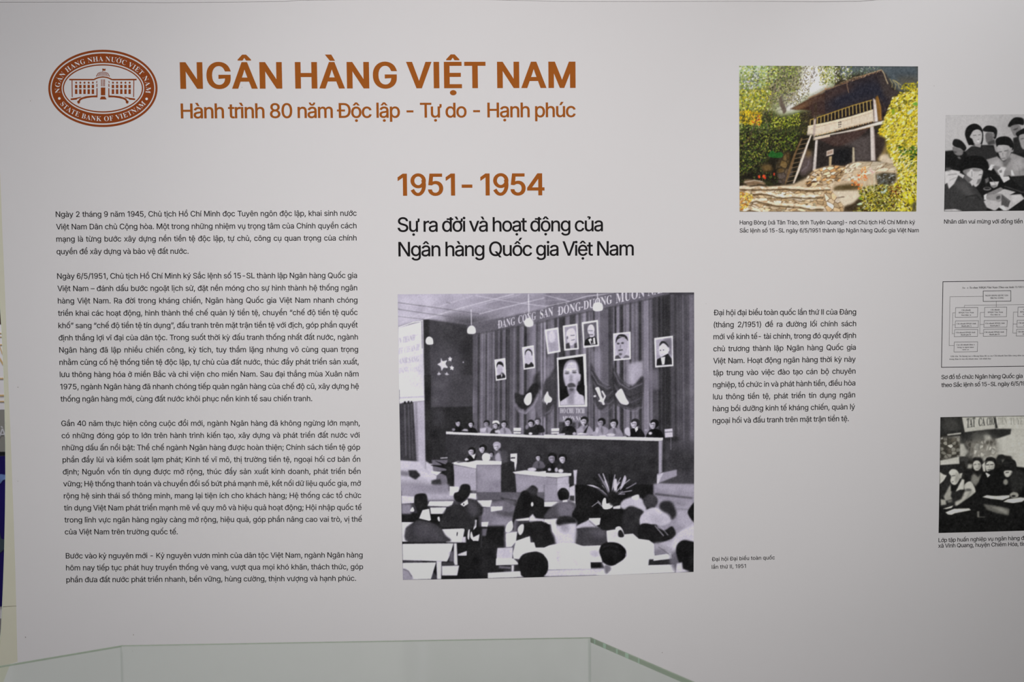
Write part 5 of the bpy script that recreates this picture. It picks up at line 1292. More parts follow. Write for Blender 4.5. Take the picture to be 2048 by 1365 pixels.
    P.run('''
T 1470 270 8.53
P 190,168,138 2 1 75 880 250 860 700 880 1000 840 1300 700 1380 600 1621 560 1621 1310 75 1310
P 200,172,132 1.5 1 1250 700 1350 600 1480 560 1621 545 1621 860 1400 890 1240 890 1200 800
P 130,106,80 1.4 1 140 800 200 760 340 770 500 800 520 880 250 890
T 1650 270 8.53
P 190,168,140 1.4 1 -40 560 130 520 330 540 420 490 560 460 700 470 880 460 1100 540 1240 620 1240 900 600 950 600 1310 -40 1310
P 196,176,150 1 1 370 560 460 500 700 490 960 510 1100 550 900 620 700 700 500 790 240 790 260 720
P 60,46,36 1.2 1 225 640 330 600 370 620 350 670 250 690
P 80,58,40 1.2 1 150 690 240 680 230 780 130 800 20 850 0 780
P 206,192,170 1 1 120 960 380 940 620 960 620 1060 420 1200 330 1220 200 1070
P 206,190,164 1 1 60 830 160 810 100 930 20 940
P 84,70,44 2 1 160 880 300 850 550 820 620 930 300 950 150 950
P 56,44,30 2 1 330 1220 480 1170 620 1040 660 1310 310 1310
P 196,164,120 1 1 20 1160 100 1030 170 1110 180 1220 60 1200
P 150,110,66 1 .9 170 1080 290 1240 300 1310 200 1310 190 1200
L 70,52,40 .7 .9 12 130 1040 200 1080 290 1060 330 1060
L 84,60,44 .7 .8 10 100 1040 190 1150 200 1300
P 70,64,50 2 1 860 680 1000 640 1230 660 1210 800 1060 880 900 850
P 120,130,134 3 .8 920 780 1080 760 1000 860
L 90,74,54 .7 .8 8 560 480 700 500 880 480 1000 520
L 70,50,34 .7 .9 9 -20 570 110 545 200 545 380 520 440 490
P 130,110,70 2 1 880 440 960 330 1050 120 1060 300 1000 420 940 460
P 214,196,170 2 .9 910 400 960 340 1080 320 1100 380 1180 420 1240 480 1100 520 960 470
''')
    T(I)
    st = [(206, 184, 152), (190, 166, 130), (170, 142, 104), (222, 206, 184), (150, 126, 96)]; jt = (92, 70, 48)
    P.cells([75, 880, 600, 890, 1240, 880, 1621, 860, 1621, 1310, 75, 1310], 120, 46, st, jt, .16, 71, 5, .9, 1)
    P.cells([1240, 700, 1360, 600, 1621, 560, 1621, 860, 1400, 880, 1200, 850], 90, 52, st+[(196, 150, 96)], (76, 56, 40), .2, 72, -20, .95, 1)
    P.cells([760, 400, 860, 300, 925, 320, 920, 480, 850, 700, 800, 830, 740, 830, 720, 620], 120, 110, [(84, 66, 40), (104, 84, 52), (70, 60, 50), (96, 84, 76)], (44, 36, 26), .25, 73, 20, .8, 3)
    P.run('S 34,86,34 .5 1 600 300 640 270 690 310 740 300 790 300 820 340 790 385 700 390 620 380 565 350')
    P.dabs([1240, 700, 1360, 600, 1621, 560, 1621, 860, 1400, 880, 1200, 850], 14, [(200, 160, 104), (214, 190, 160), (90, 66, 44), (60, 44, 34), (176, 140, 96), (226, 206, 180)], 34, 34, .45, -15)
    P.dabs([75, 900, 1600, 900, 1600, 1310, 75, 1310], 170, [(150, 130, 96), (110, 92, 64), (206, 186, 154), (170, 160, 130), (222, 206, 184)], 26, 35, .4, 5)
    for k, (pts, c) in enumerate([([75, 900, 250, 900, 600, 905, 830, 890, 1080, 905, 1300, 920, 1560, 905, 1621, 900], (226, 206, 180)),
                     ([300, 985, 440, 975, 620, 1000, 700, 1035, 860, 1045, 1000, 1030, 1200, 1050, 1500, 1030], (230, 214, 190)),
                     ([250, 1120, 360, 1100, 480, 1130, 700, 1180, 900, 1190, 1080, 1200, 1300, 1240, 1621, 1230], (230, 212, 186)),
                     ([150, 1290, 240, 1250, 420, 1290, 560, 1305], (222, 206, 180))]):
        P.line(pts, 38, c, .95, .8)
        P.line([v+(38 if i % 2 else 6) for i, v in enumerate(pts)], 24, (80, 62, 40), .85, .8)
        P.dabs(sum([[pts[i], pts[i+1]-16] for i in range(0, len(pts), 2)], [])+sum([[pts[i], pts[i+1]+14] for i in range(len(pts)-2, -2, -2)], []), 26, [c, (196, 166, 130), (236, 224, 206)], 34, 40+k, .4, 0)
    P.dabs([75, 980, 300, 1000, 300, 1080, 200, 1250, 75, 1300], 260, [(226, 196, 60), (206, 150, 40), (120, 96, 40), (236, 220, 130), (176, 90, 36)], 12, 36)
    P.run('''
T 1470 270 8.53
L 84,66,50 .5 .9 9 145 830 300 820 480 850
L 190,176,160 .5 .9 14 160 810 330 775 470 800
L 40,34,24 1 .9 20 250 880 430 850 540 880
P 44,44,24 1.2 1 510 800 600 780 660 860 560 880
''')
    T(J)
    P.cells([-40, 560, 130, 520, 330, 540, 420, 500, 380, 640, 250, 790, 60, 830, 0, 880, -40, 850], 90, 50, st+[(200, 150, 96)], (76, 56, 40), .2, 74, -15, .95, 1)
    P.cells([420, 490, 560, 455, 880, 455, 1240, 500, 1240, 640, 900, 620, 700, 690, 500, 780, 260, 780, 370, 560], 190, 60, [(206, 188, 158), (190, 170, 140), (214, 200, 176)], (120, 96, 70), .1, 75, -18, .85, 1)
    P.cells([-20, 950, 120, 960, 220, 1080, 320, 1220, 310, 1310, -20, 1310], 110, 70, st, (84, 60, 40), .15, 76, 50, .9, 1)
    P.dabs([0, 560, 360, 560, 360, 800, 0, 860], 12, [(214, 170, 110), (170, 130, 84), (226, 206, 184), (80, 60, 44)], 30, 37, .5, -10)
    P.dabs([380, 520, 1080, 520, 900, 640, 500, 780, 260, 780], 60, [(206, 190, 170), (170, 150, 124), (150, 130, 104)], 34, 38, .3, -25)
    P.dabs([880, 660, 1220, 660, 1200, 860, 900, 860], 80, [(60, 54, 44), (130, 130, 120), (96, 90, 60), (170, 176, 176), (36, 34, 30)], 16, 39)
    yv = [(228, 198, 44), (216, 184, 34), (238, 216, 90), (196, 172, 44), (128, 128, 40), (238, 228, 186), (226, 206, 120), (96, 88, 34)]
    P.poly([1060, -330, 1180, -620, 1590, -800, 1590, 1310, 1180, 1310, 1250, 900, 1250, 620, 1180, 420, 1080, 300, 1040, 40, 930, 0, 1000, -200], (206, 184, 60), 1, 3)
    P.cells([1060, -330, 1180, -620, 1590, -800, 1590, 1310, 1180, 1310, 1250, 900, 1250, 620, 1180, 420, 1080, 300, 1040, 40, 930, 0, 1000, -200], 34, 20, yv+[(150, 146, 40), (226, 210, 60)], (110, 110, 34), .3, 66, -35, .8, 2)
    P.cells([560, 900, 900, 850, 1250, 860, 1250, 1310, 480, 1310, 640, 1180], 30, 20, yv+[(96, 104, 36), (60, 64, 26), (150, 150, 60)], (46, 44, 24), .35, 67, 20, .85, 2)
    P.dabs([1150, -650, 1590, -800, 1590, 200, 1060, 250, 1040, 40, 900, -30, 1000, -250], 1250, yv, 20, 41, .5, -35)
    P.dabs([1100, 250, 1590, 200, 1590, 800, 1250, 800, 1250, 600, 1120, 400], 620, yv+[(60, 90, 34), (230, 214, 170)], 22, 42, .45, -40)
    P.dabs([1250, 200, 1590, 200, 1590, 420, 1300, 420], 90, [(50, 90, 30), (70, 110, 30), (34, 50, 24)], 18, 43, .5, -30)
    P.dabs([1180, 800, 1590, 700, 1570, 1310, 1180, 1310], 480, [(226, 206, 50), (214, 190, 40), (236, 220, 130), (150, 150, 40), (70, 60, 24), (226, 214, 160)], 20, 44, .5, 60)
    P.dabs([560, 900, 900, 850, 1250, 860, 1250, 1310, 480, 1310, 640, 1180], 900, [(176, 170, 50), (96, 104, 36), (226, 220, 150), (50, 46, 24), (210, 190, 50), (130, 130, 60), (70, 40, 24)], 14, 45)
    P.dabs([1060, 860, 1300, 900, 1300, 1120, 1100, 1060], 90, [(120, 34, 24), (84, 30, 20), (60, 40, 24), (190, 160, 80)], 12, 46)
    P.dabs([950, 850, 1050, 850, 1050, 1000, 950, 1000], 14, [(206, 214, 206), (150, 170, 150)], 20, 47)
    P.run('''
T 1650 270 8.53
S 130,150,40 .5 1 1140 -430 1180 -450 1190 -400 1160 -340 1140 -370
S 190,200,170 .5 1 1400 -380 1460 -430 1510 -430 1460 -360 1410 -350
S 110,160,60 .5 1 1500 -540 1570 -560 1570 -500 1510 -510
S 200,190,30 .5 1 1430 1120 1470 1090 1520 1120 1500 1180 1440 1180
S 110,140,40 .5 1 570 1070 610 1065 635 1100 590 1105
S 190,206,170 .5 1 540 1190 600 1155 640 1180 590 1200
P 70,66,50 2 1 1480 1180 1555 1120 1555 1300 1500 1300
L 200,196,170 .4 1 11 845 640 838 940
L 200,196,160 .4 1 11 580 800 660 940 720 1180
L 206,200,170 .4 1 11 650 760 740 980
L 200,196,170 .4 .9 9 760 760 800 960
L 196,190,150 .4 .8 8 740 800 770 940
''')
    T(J)
    for cx, cy in [(660, 600), (590, 720), (690, 730), (500, 820), (590, 880), (800, 620)]:
        P.dabs([cx-45, cy-45, cx+45, cy-45, cx+45, cy+45, cx-45, cy+45], 16, [(232, 120, 50), (236, 150, 80), (214, 90, 40)] if cx < 780 else [(220, 180, 170)], 17, cx, .4)
    P.soften(.33); P.vnoise(1.2, 5, 3); P.vnoise(3, 5, 5); P.a = (P.a-120)*1.05+127
    return P

def paint_crowd():
    """people round a table with banknotes, cut by the frame on the right"""
    P = Paint(1885, 226, 2125, 426, 2, (178, 176, 176), (1.01, .99, .99))
    P.run('''
T 1868 220 5.689
P 186 12 .8 130 60 700 60 600 300 130 400
P 165 14 .8 700 60 1700 60 1700 500 900 500
P 26 1 1 110 470 210 460 360 470 420 420 560 400 700 400 720 480 1000 480 1450 480 1450 1200 110 1200
S 28 .6 1 210 390 225 340 260 332 310 350 355 400 368 440 340 470 300 440 240 420
S 118 .7 1 212 420 300 445 330 470 320 510 270 520 230 490
S 60 .8 .8 225 470 262 480 240 492
P 110 .8 1 265 535 290 530 310 560 280 555
S 24 .6 1 352 270 370 205 420 165 480 158 530 190 555 240 560 330 545 400 540 420 420 400 395 400 365 330
S 178 .6 1 425 270 450 235 500 222 540 250 548 300 535 370 500 398 460 385 435 330 408 310
L 70 .5 .8 7 445 290 480 288
L 70 .5 .8 7 505 285 530 282
S 215 .5 1 485 355 505 345 522 352 505 368
S 90 .6 .7 495 335 515 335 505 345
P 150 .7 1 450 390 540 385 530 430 480 420
P 44 1 1 360 480 440 410 520 435 560 410 700 430 725 560 600 600 400 560
S 26 .6 1 555 220 590 185 640 178 700 200 720 250 700 330 660 300 680 260 600 250 560 240
S 100 .8 1 590 265 660 262 680 300 660 350 610 370 590 350
P 120 .8 1 660 280 690 270 690 310 665 310
P 70 1 1 600 370 690 330 700 390 620 400
P 170 .8 1 680 400 700 400 725 490 700 470
S 24 .6 1 842 190 860 140 910 90 970 84 1020 105 1020 170 960 165 900 190
S 120 .7 1 872 190 950 165 985 190 985 240 930 300 895 270
S 60 .6 .8 900 225 960 200 930 230
P 40 1 1 900 320 960 300 1010 330 1100 480 900 500
S 24 .6 1 930 270 980 230 1060 200 1200 200 1200 290 1000 280 960 310
S 150 .7 1 975 290 1100 265 1140 300 1130 420 1020 450 980 380
L 60 .5 .8 8 985 330 1020 325
S 24 .5 1 700 350 730 315 800 300 860 315 900 370 905 440 870 470 850 410 740 400 715 420
S 170 .6 1 722 420 800 400 860 420 875 480 845 545 790 580 755 545 728 470
P 160 .6 .9 865 430 890 430 885 480 868 480
L 60 .5 .9 8 735 480 770 475
L 60 .5 .9 8 800 468 845 462
L 110 .5 .8 6 780 490 785 530
L 80 .5 .9 7 770 553 810 548
L 84 1 .7 10 610 620 690 600
P 120 1.6 .6 840 440 870 470 845 545 810 560 825 500
P 200 2 .5 735 420 780 410 770 450
P 30 1 1 1000 480 1450 480 1450 760 1000 760
P 150 .8 1 580 570 720 530 800 600 880 490 940 510 1060 560 1120 640 1110 740 880 760 700 640 650 690
P 118 2 .7 1000 560 1060 600 1050 720 1000 700
L 96 1 .7 9 900 600 960 640 980 740
P 178 2 .7 650 600 740 560 780 640 720 660
P 178 3 .7 900 560 1000 560 1060 650 900 700
P 100 1.5 .8 780 590 860 530 880 560 820 650 790 640
P 214 .6 1 615 680 650 620 690 625 650 690
P 214 .6 1 875 690 890 680 918 750 880 745
P 130 .8 1 665 640 740 640 770 690 740 750 700 700
P 140 .8 1 780 690 870 690 875 740 800 760 780 740
P 205 .5 1 720 690 770 645 820 660 800 700 790 760 850 755 865 790 795 830 765 780
P 110 .6 .8 740 695 770 680 775 710 750 720
S 22 .8 1 290 640 330 560 440 520 560 540 620 610 600 670 420 665 330 720 290 700
S 190 .8 1 370 700 420 665 500 665 555 690 545 760 520 830 480 875 430 860 380 790
S 130 .8 .9 330 690 440 665 540 680 500 700 400 700 360 740
E 200 .6 1 425 715 22 40
L 90 .5 .8 6 430 700 432 760
L 80 .6 .8 8 510 740 545 735
P 110 1 .9 500 790 545 780 520 830 480 850
S 56 .8 1 120 850 200 780 280 755 380 790 470 880 540 980 600 1140 330 1145 120 1130
P 84 4 .8 200 820 360 820 480 1000 340 960
L 34 1 .8 14 360 990 480 970 530 1030
P 200 .7 1 120 700 200 680 300 700 230 840 170 900 150 830 120 850
L 110 .8 .8 9 160 740 260 730
L 130 .8 .7 8 180 800 250 770
P 196 .6 1 270 740 290 715 350 745 330 780
P 100 .6 1 335 770 360 735 450 800 400 840
P 190 .6 1 405 820 440 790 460 820 435 870
P 110 2 .7 130 660 200 655 180 700 130 690
P 190 .6 1 120 1135 240 1128 330 1152 118 1155
P 128 .6 1 580 960 760 880 800 910 690 960 600 975
P 186 .6 1 690 960 800 900 930 935 860 970 990 960 1030 1010 840 1145 680 1145 600 1110 565 1040 600 1020 640 975
P 205 1 .8 880 970 980 965 1010 1010 900 1060
P 214 .5 1 566 970 600 955 602 1025 570 1025
S 150 .6 1 600 975 700 955 770 955 790 1000 740 1050 700 1035 610 1020
S 60 .6 .8 710 990 750 975 750 1010 715 1020
P 84 .6 1 770 960 870 1035 845 1110 765 1085
L 150 .5 .7 5 790 985 855 1040
P 214 .6 1 740 1100 790 1085 830 1145 760 1145
P 24 .6 1 700 1145 740 1110 790 1145
P 200 .6 1 630 820 740 815 720 870 680 888 650 870
P 110 .8 .8 640 860 720 850 700 885 665 885
E 120 .6 1 605 897 45 20
E 40 .6 1 605 893 34 12
L 130 .4 .9 6 640 765 700 840
P 110 .8 .9 580 790 620 765 625 810 590 840
P 40 1 .9 860 760 1450 740 1450 940 1000 900
L 96 .8 .8 8 800 870 1000 935 1450 1010
P 30 1 1 860 1145 1040 1020 1450 1080 1450 1145
''')
    P.vnoise(1.2, 4, 3); P.vnoise(3, 3, 4); P.a *= .97
    return P

def paint_class(SER):
    """pupils at desks under a banner, sepia black"""
    P = Paint(1874, 832, 2125, 1072, 2, (30, 29, 27), (1.0, .99, .93))
    P.run('''
T 1868 825 5.689
P 34 1 1 70 50 330 50 340 250 70 260
P 66 6 .8 90 60 300 60 300 220 100 220
P 184 1.2 1 700 190 1600 180 1600 640 930 640 880 500 700 480
P 170 6 1 640 60 1600 40 1600 260 640 200
P 176 .8 1 318 58 690 50 692 190 350 230
P 184 .8 1 700 50 1600 40 1600 180 1100 195 725 185
P 40 1 1 340 230 700 190 880 190 870 250 720 300 520 330 300 380 300 250
P 96 5 .7 420 240 640 210 600 330 460 330
P 36 1 1 680 60 700 60 725 180 700 185
L 176 .7 1 16 155 258 305 240
P 100 4 1 70 290 300 290 290 510 70 560
P 170 1.5 .95 160 290 295 275 290 370 245 400 250 470 180 500 160 420
P 176 1.5 1 290 360 340 360 390 440 350 510 290 500
P 44 2 1 180 360 250 350 245 400 180 400
P 130 8 .9 350 350 720 300 720 520 440 520 340 500
P 170 2 .9 570 260 640 260 660 330 580 340
P 178 2 .9 460 370 560 360 540 500 440 520
P 60 2 .8 470 370 550 360 520 420 480 430
P 178 2 .9 600 360 720 340 720 520 560 560 550 480
P 90 2 .8 630 420 700 410 690 450 630 460
P 60 2 .8 350 360 400 350 420 420 370 430
P 178 .8 1 70 550 285 505 290 590 70 605
P 36 1 1 70 605 290 590 350 650 300 1200 70 1200
S 56 1 1 300 520 340 505 385 530 380 600 360 630 345 560 300 560
P 170 1.5 .9 385 590 440 590 430 640 380 640
S 30 .7 1 438 545 460 515 510 512 548 540 552 600 540 620 520 560 460 550
S 180 .8 1 445 580 480 550 520 565 535 620 500 665 455 650
P 28 1 1 350 660 450 650 480 690 540 650 560 680 480 830 360 790
L 60 .6 .8 9 455 598 480 594
L 60 .6 .8 9 500 590 525 592
L 90 .8 .8 8 475 640 505 640
P 120 1.4 .6 510 580 535 600 520 650 500 660
P 130 1.6 .9 430 720 460 700 500 740 540 700 510 800 470 840 420 790
S 26 .6 1 582 560 600 520 650 508 695 530 710 590 690 630 680 560 610 555
S 184 .7 1 585 600 620 560 670 565 690 610 660 690 615 690 590 650
P 120 1.6 .6 660 600 690 610 660 680 640 690
L 110 .8 .8 7 632 605 630 635
L 40 .6 .9 10 590 600 625 598
L 40 .6 .9 10 640 598 675 595
L 50 .6 .8 10 610 655 650 655
P 184 .7 1 545 600 580 560 585 680 560 670
P 22 1 1 480 860 560 690 700 640 800 620 940 620 1600 700 1600 960 480 960
P 200 .6 1 585 690 600 690 640 715 610 745
S 34 .8 1 712 530 740 490 790 485 805 520 790 560 740 590
P 140 1.5 .8 770 540 800 540 780 580
S 28 .7 1 765 620 800 550 860 530 920 550 940 610 935 655 860 660 770 665
L 60 1 .6 8 790 580 900 570
S 186 .8 1 800 670 880 665 890 700 840 740 805 720
L 40 .6 .9 10 815 688 850 685
S 40 2 1 880 690 980 660 1040 740 1000 880 880 900
E 150 1.2 .9 815 795 26 32
E 160 3 .5 910 500 30 24
S 186 .6 1 168 690 200 650 250 655 285 700 290 760 250 825 210 820 185 780 195 730
P 120 1.6 .6 250 680 290 700 285 770 250 815 235 770
P 110 1.2 .6 190 700 205 730 195 760
L 50 .6 .8 10 205 725 240 720
P 60 .6 .8 195 790 225 785 215 800
P 170 .8 1 290 700 325 690 310 750 290 760
P 184 .8 1 245 905 320 760 345 770 340 880 300 880
P 150 1.2 1 110 960 185 820 200 900 190 960 210 990 130 1010
P 24 1 1 200 830 250 830 300 780 240 905 190 900
S 182 .8 1 345 830 390 790 430 800 470 880 460 920 380 920 350 880
S 60 1.2 .8 355 880 400 870 430 890 370 920
P 168 1.4 1 350 900 470 900 400 1010 310 1090 240 1060 240 1020 310 990
L 90 1.4 .8 10 420 900 340 1040
P 160 1 1 75 990 130 1000 140 1050 80 1060
P 186 .7 1 65 680 110 710 145 720 110 780 65 820
P 130 1.2 .8 150 1005 210 1000 200 1025 160 1030
P 24 1 1 240 1080 500 900 560 960 1600 960 1600 1400 60 1400 60 1080
P 190 .6 1 98 1100 220 1062 200 1090 140 1102
P 196 .6 1 130 1140 230 1100 400 1095 420 1115 240 1150 200 1168 160 1165
P 196 .6 1 550 965 600 945 700 955 860 945 860 970 780 1000 640 985
P 198 .6 1 785 1020 840 990 980 970 1060 980 1000 1020 900 1035
S 150 1 1 860 940 900 910 950 920 960 960 900 980
E 40 .8 1 905 955 24 12
P 96 1.4 1 560 1045 700 1065 860 1100 850 1175 720 1150 600 1110
P 150 2 .7 640 1075 760 1080 840 1120 830 1165
L 120 .8 .8 8 500 1195 580 1195
P 130 1 .8 490 1130 515 1125 515 1195 495 1195
P 22 1 1 50 1205 1600 1195 1600 1400 50 1400
''')
    P.T = (1868, 825, 5.689)
    P.cells([72, 290, 290, 280, 290, 500, 72, 540], 44, 40, [(176, 174, 164), (40, 38, 32), (60, 56, 48), (120, 118, 108)], (50, 46, 40), .3, 5, 0, .8, 2)
    P.cells([350, 340, 720, 300, 720, 500, 440, 520], 40, 60, [(176, 174, 164), (90, 86, 78), (130, 126, 116), (184, 182, 172), (56, 52, 46)], (110, 106, 98), .5, 6, 8, .6, 3)
    for s, x0, x1, y0, y1, h, c in [('TẤT', 372, 470, 178, 165, 230, 40), ('CẢ', 505, 580, 158, 150, 200, 46), ('CHO', 600, 690, 150, 140, 190, 56), ('TIỀN', 725, 830, 142, 138, 170, 130), ('TUYẾN', 860, 1060, 142, 138, 170, 140)]:
        S_ = dict(SER); S_['Ề'] = SER['Ệ']; S_['Ế'] = SER['Ệ']
        w = textw(s, S_); P.glyphs(s, S_, (x0, y0, (x1-x0)/w, (y1-y0)/w, 0, -h), c, 1, .5)
    P.vnoise(1.3, 4, 3); P.vnoise(4, 4, 4)
    return P

# ---------------------------------------------------------------- helpers
COL = S.collection
def lin(c): return ((c/255+.055)/1.055)**2.4 if c > 10 else c/255/12.92
def albedo(rgb, w):                       # printed ink colour next to paper that shows as w
    return tuple(min(.9, .80*lin(c)/lin(w)) for c in rgb)+(1,)
def mat(name, col, rough=.6, spec=.3, noise=0.0, scale=20, bump=0.0, bscale=60, metal=0.0):
    m = bpy.data.materials.new(name); m.use_nodes = True; nt = m.node_tree; b = nt.nodes['Principled BSDF']
    b.inputs['Base Color'].default_value = (*col[:3], 1); b.inputs['Roughness'].default_value = rough
    b.inputs['Specular IOR Level'].default_value = spec; b.inputs['Metallic'].default_value = metal
    if noise:
        tc = nt.nodes.new('ShaderNodeTexCoord'); n = nt.nodes.new('ShaderNodeTexNoise'); r = nt.nodes.new('ShaderNodeValToRGB')
        n.inputs['Scale'].default_value = scale; n.inputs['Detail'].default_value = 4
        r.color_ramp.elements[0].position = .3; r.color_ramp.elements[1].position = .7
        r.color_ramp.elements[0].color = (*[c*(1-noise) for c in col[:3]], 1); r.color_ramp.elements[1].color = (*[min(1, c*(1+noise)) for c in col[:3]], 1)
        nt.links.new(tc.outputs['Object'], n.inputs['Vector']); nt.links.new(n.outputs['Fac'], r.inputs['Fac']); nt.links.new(r.outputs['Color'], b.inputs['Base Color'])
    if bump:
        tc = nt.nodes.new('ShaderNodeTexCoord'); n = nt.nodes.new('ShaderNodeTexNoise'); bp = nt.nodes.new('ShaderNodeBump')
        n.inputs['Scale'].default_value = bscale; n.inputs['Detail'].default_value = 3
        bp.inputs['Strength'].default_value = bump; bp.inputs['Distance'].default_value = .002
        nt.links.new(tc.outputs['Object'], n.inputs['Vector']); nt.links.new(n.outputs['Fac'], bp.inputs['Height']); nt.links.new(bp.outputs['Normal'], b.inputs['Normal'])
    return m
def glass_mat(name, col, refl=.05, rough=.02):
    m = bpy.data.materials.new(name); m.use_nodes = True; nt = m.node_tree; nt.nodes.clear()
    o = nt.nodes.new('ShaderNodeOutputMaterial'); t = nt.nodes.new('ShaderNodeBsdfTransparent'); g = nt.nodes.new('ShaderNodeBsdfGlossy'); x = nt.nodes.new('ShaderNodeMixShader')
    t.inputs['Color'].default_value = (*col, 1); g.inputs['Roughness'].default_value = rough; x.inputs[0].default_value = refl
    nt.links.new(t.outputs[0], x.inputs[1]); nt.links.new(g.outputs[0], x.inputs[2]); nt.links.new(x.outputs[0], o.inputs['Surface'])
    return m
def link(name, me, m, parent=None, smooth=False):
    for k in (m if isinstance(m, (list, tuple)) else [m]): me.materials.append(k)
    o = bpy.data.objects.new(name, me); COL.objects.link(o)
    if parent is not None: o.parent = parent
    return o
def mesh(name, V, Fc, m, parent=None, mi=None):
    me = bpy.data.meshes.new(name); me.from_pydata([tuple(map(float, v)) for v in V], [], [tuple(map(int, f)) for f in Fc]); me.update()
    if mi is not None: me.polygons.foreach_set('material_index', mi)
    return link(name, me, m, parent)
def tag(o, label=None, cat=None, group=None, kind=None):
    if label: o['label'] = label
    if cat: o['category'] = cat
    if group: o['group'] = group
    if kind: o['kind'] = kind
    return o
def empty(name, loc, label, cat, group=None):
    o = bpy.data.objects.new(name, None); COL.objects.link(o); o.location = loc; o.empty_display_size = .05
    return tag(o, label, cat, group)
def adopt(child, root):                   # child keeps its world place under a moved root
    child.parent = root; child.matrix_parent_inverse = Matrix.Translation(root.location).inverted(); return child
def ray(u, v):
    return CAMR[0]*((u-1024)/FPX)-CAMR[1]*((v-682.5)/FPX)+CAMR[2]
def on_wall(u, v, y=0.0):                 # photograph point -> point on the plane of the wall (or one parallel to it)
    d = ray(u, v); t = (y-CAMP[1])/d[1]; return CAMP+d*t
def on_level(u, v, z):
    d = ray(u, v); t = (z-CAMP[2])/d[2]; return CAMP+d*t
def slab(name, pts, y0, y1, m, parent=None):
    """polygon in the wall plane (x, z list, any order of turning), from y0 (front) back to y1"""
    n = len(pts); tri = tessellate_polygon([[Vector((p[0], p[1], 0)) for p in pts]])
    V = [(p[0], y0, p[1]) for p in pts]+[(p[0], y1, p[1]) for p in pts]; A = sum(pts[i-1][0]*pts[i][1]-pts[i][0]*pts[i-1][1] for i in range(n))
    Fc = []
    for t in tri:
        a, b, c = t; s_ = (pts[b][0]-pts[a][0])*(pts[c][1]-pts[a][1])-(pts[c][0]-pts[a][0])*(pts[b][1]-pts[a][1])
        if s_ < 0: a, b = b, a
        Fc.append((a, b, c)); Fc.append((a+n, c+n, b+n))
    for i in range(n):
        j = (i+1) % n; q = (i, j, j+n, i+n); Fc.append(q[::-1] if A > 0 else q)
    return mesh(name, V, Fc, m, parent)
def prism(name, pts, z0, z1, m, parent=None):
    n = len(pts); V = [(p[0], p[1], z0) for p in pts]+[(p[0], p[1], z1) for p in pts]
    A = sum(pts[i-1][0]*pts[i][1]-pts[i][0]*pts[i-1][1] for i in range(n)); r = list(range(n))
    if A < 0: r = r[::-1]
    Fc = [tuple(r[::-1]), tuple(i+n for i in r)]+[(r[i], r[(i+1) % n], r[(i+1) % n]+n, r[i]+n) for i in range(n)]
    return mesh(name, V, Fc, m, parent)
def bar(a, b, w):                         # plan outline of a pane standing on the line a-b, w thick inwards
    d = (Vector(b)-Vector(a)).normalized(); n_ = Vector((d.y, -d.x))*w
    return [tuple(a), tuple(b), tuple(Vector(b)+n_), tuple(Vector(a)+n_)]
# ---------------------------------------------------------------- lettering
for d_ in '0123456789': SERIF.setdefault(d_, (INTER[d_][0]*.9, [[(x*.9, z*.9) for x, z in c] for c in INTER[d_][1]]))
def offset(cs, ox, oy):
    if not cs or (not ox and not oy): return cs
    big = max(cs, key=lambda c: abs(sum(c[i-1][0]*c[i][1]-c[i][0]*c[i-1][1] for i in range(len(c)))))
    sg = 1 if sum(big[i-1][0]*big[i][1]-big[i][0]*big[i-1][1] for i in range(len(big))) > 0 else -1
    out = []
    for c in cs:
        n = len(c); q = []
        for i in range(n):
            a, b, d = Vector(c[i-1]), Vector(c[i]), Vector(c[(i+1) % n]); e, f = (b-a), (d-b)
            if e.length < 1e-7 or f.length < 1e-7: q.append((b.x, b.y)); continue
            e.normalize(); f.normalize(); n1, n2 = Vector((e.y, -e.x))*sg, Vector((f.y, -f.x))*sg
            k = max(.45, 1+n1.dot(n2)); nn = (n1+n2)/k
            q.append((b.x+nn.x*ox, b.y+nn.y*oy))
        out.append(q)
    return out
_tri = {}
def glyph_tris(key, cs):
    if key in _tri: return _tri[key]
    V, E = [], []
    for c in cs:
        c = [p for i, p in enumerate(c) if (Vector(p)-Vector(c[i-1])).length > 1e-5]
        b = len(V); V += [Vector(p) for p in c]; E += [(b+i, b+(i+1) % len(c)) for i in range(len(c))]
    r = delaunay_2d_cdt(V, E, [], 0, 1e-6); vs, fs = r[0], r[2]; keep = []
    for f in fs:
        p = sum((vs[i] for i in f), Vector((0, 0)))/len(f); w = 0
        for c in cs:
            for i in range(len(c)):
                (ax, ay), (bx, by) = c[i-1], c[i]
                if (ay > p.y) != (by > p.y) and p.x < ax+(p.y-ay)*(bx-ax)/(by-ay): w += 1 if by > ay else -1
        if w: keep.append(tuple(f))
    _tri[key] = ([(v.x, v.y) for v in vs], keep); return _tri[key]
KERN = {}
for p_, k_ in {'Tr': -.05, 'Tu': -.045, 'Tâ': -.05, 'Tự': -.045, 'Th': -.01, 'Vi': -.012, 'Và': -.03, 'y,': -.04, 'r,': -.04, ',”': -.05, '”,': -.06, 'ÂN': 0, 'kỷ': -.01, '/1': -.02, '51': -.005}.items(): KERN[p_] = k_
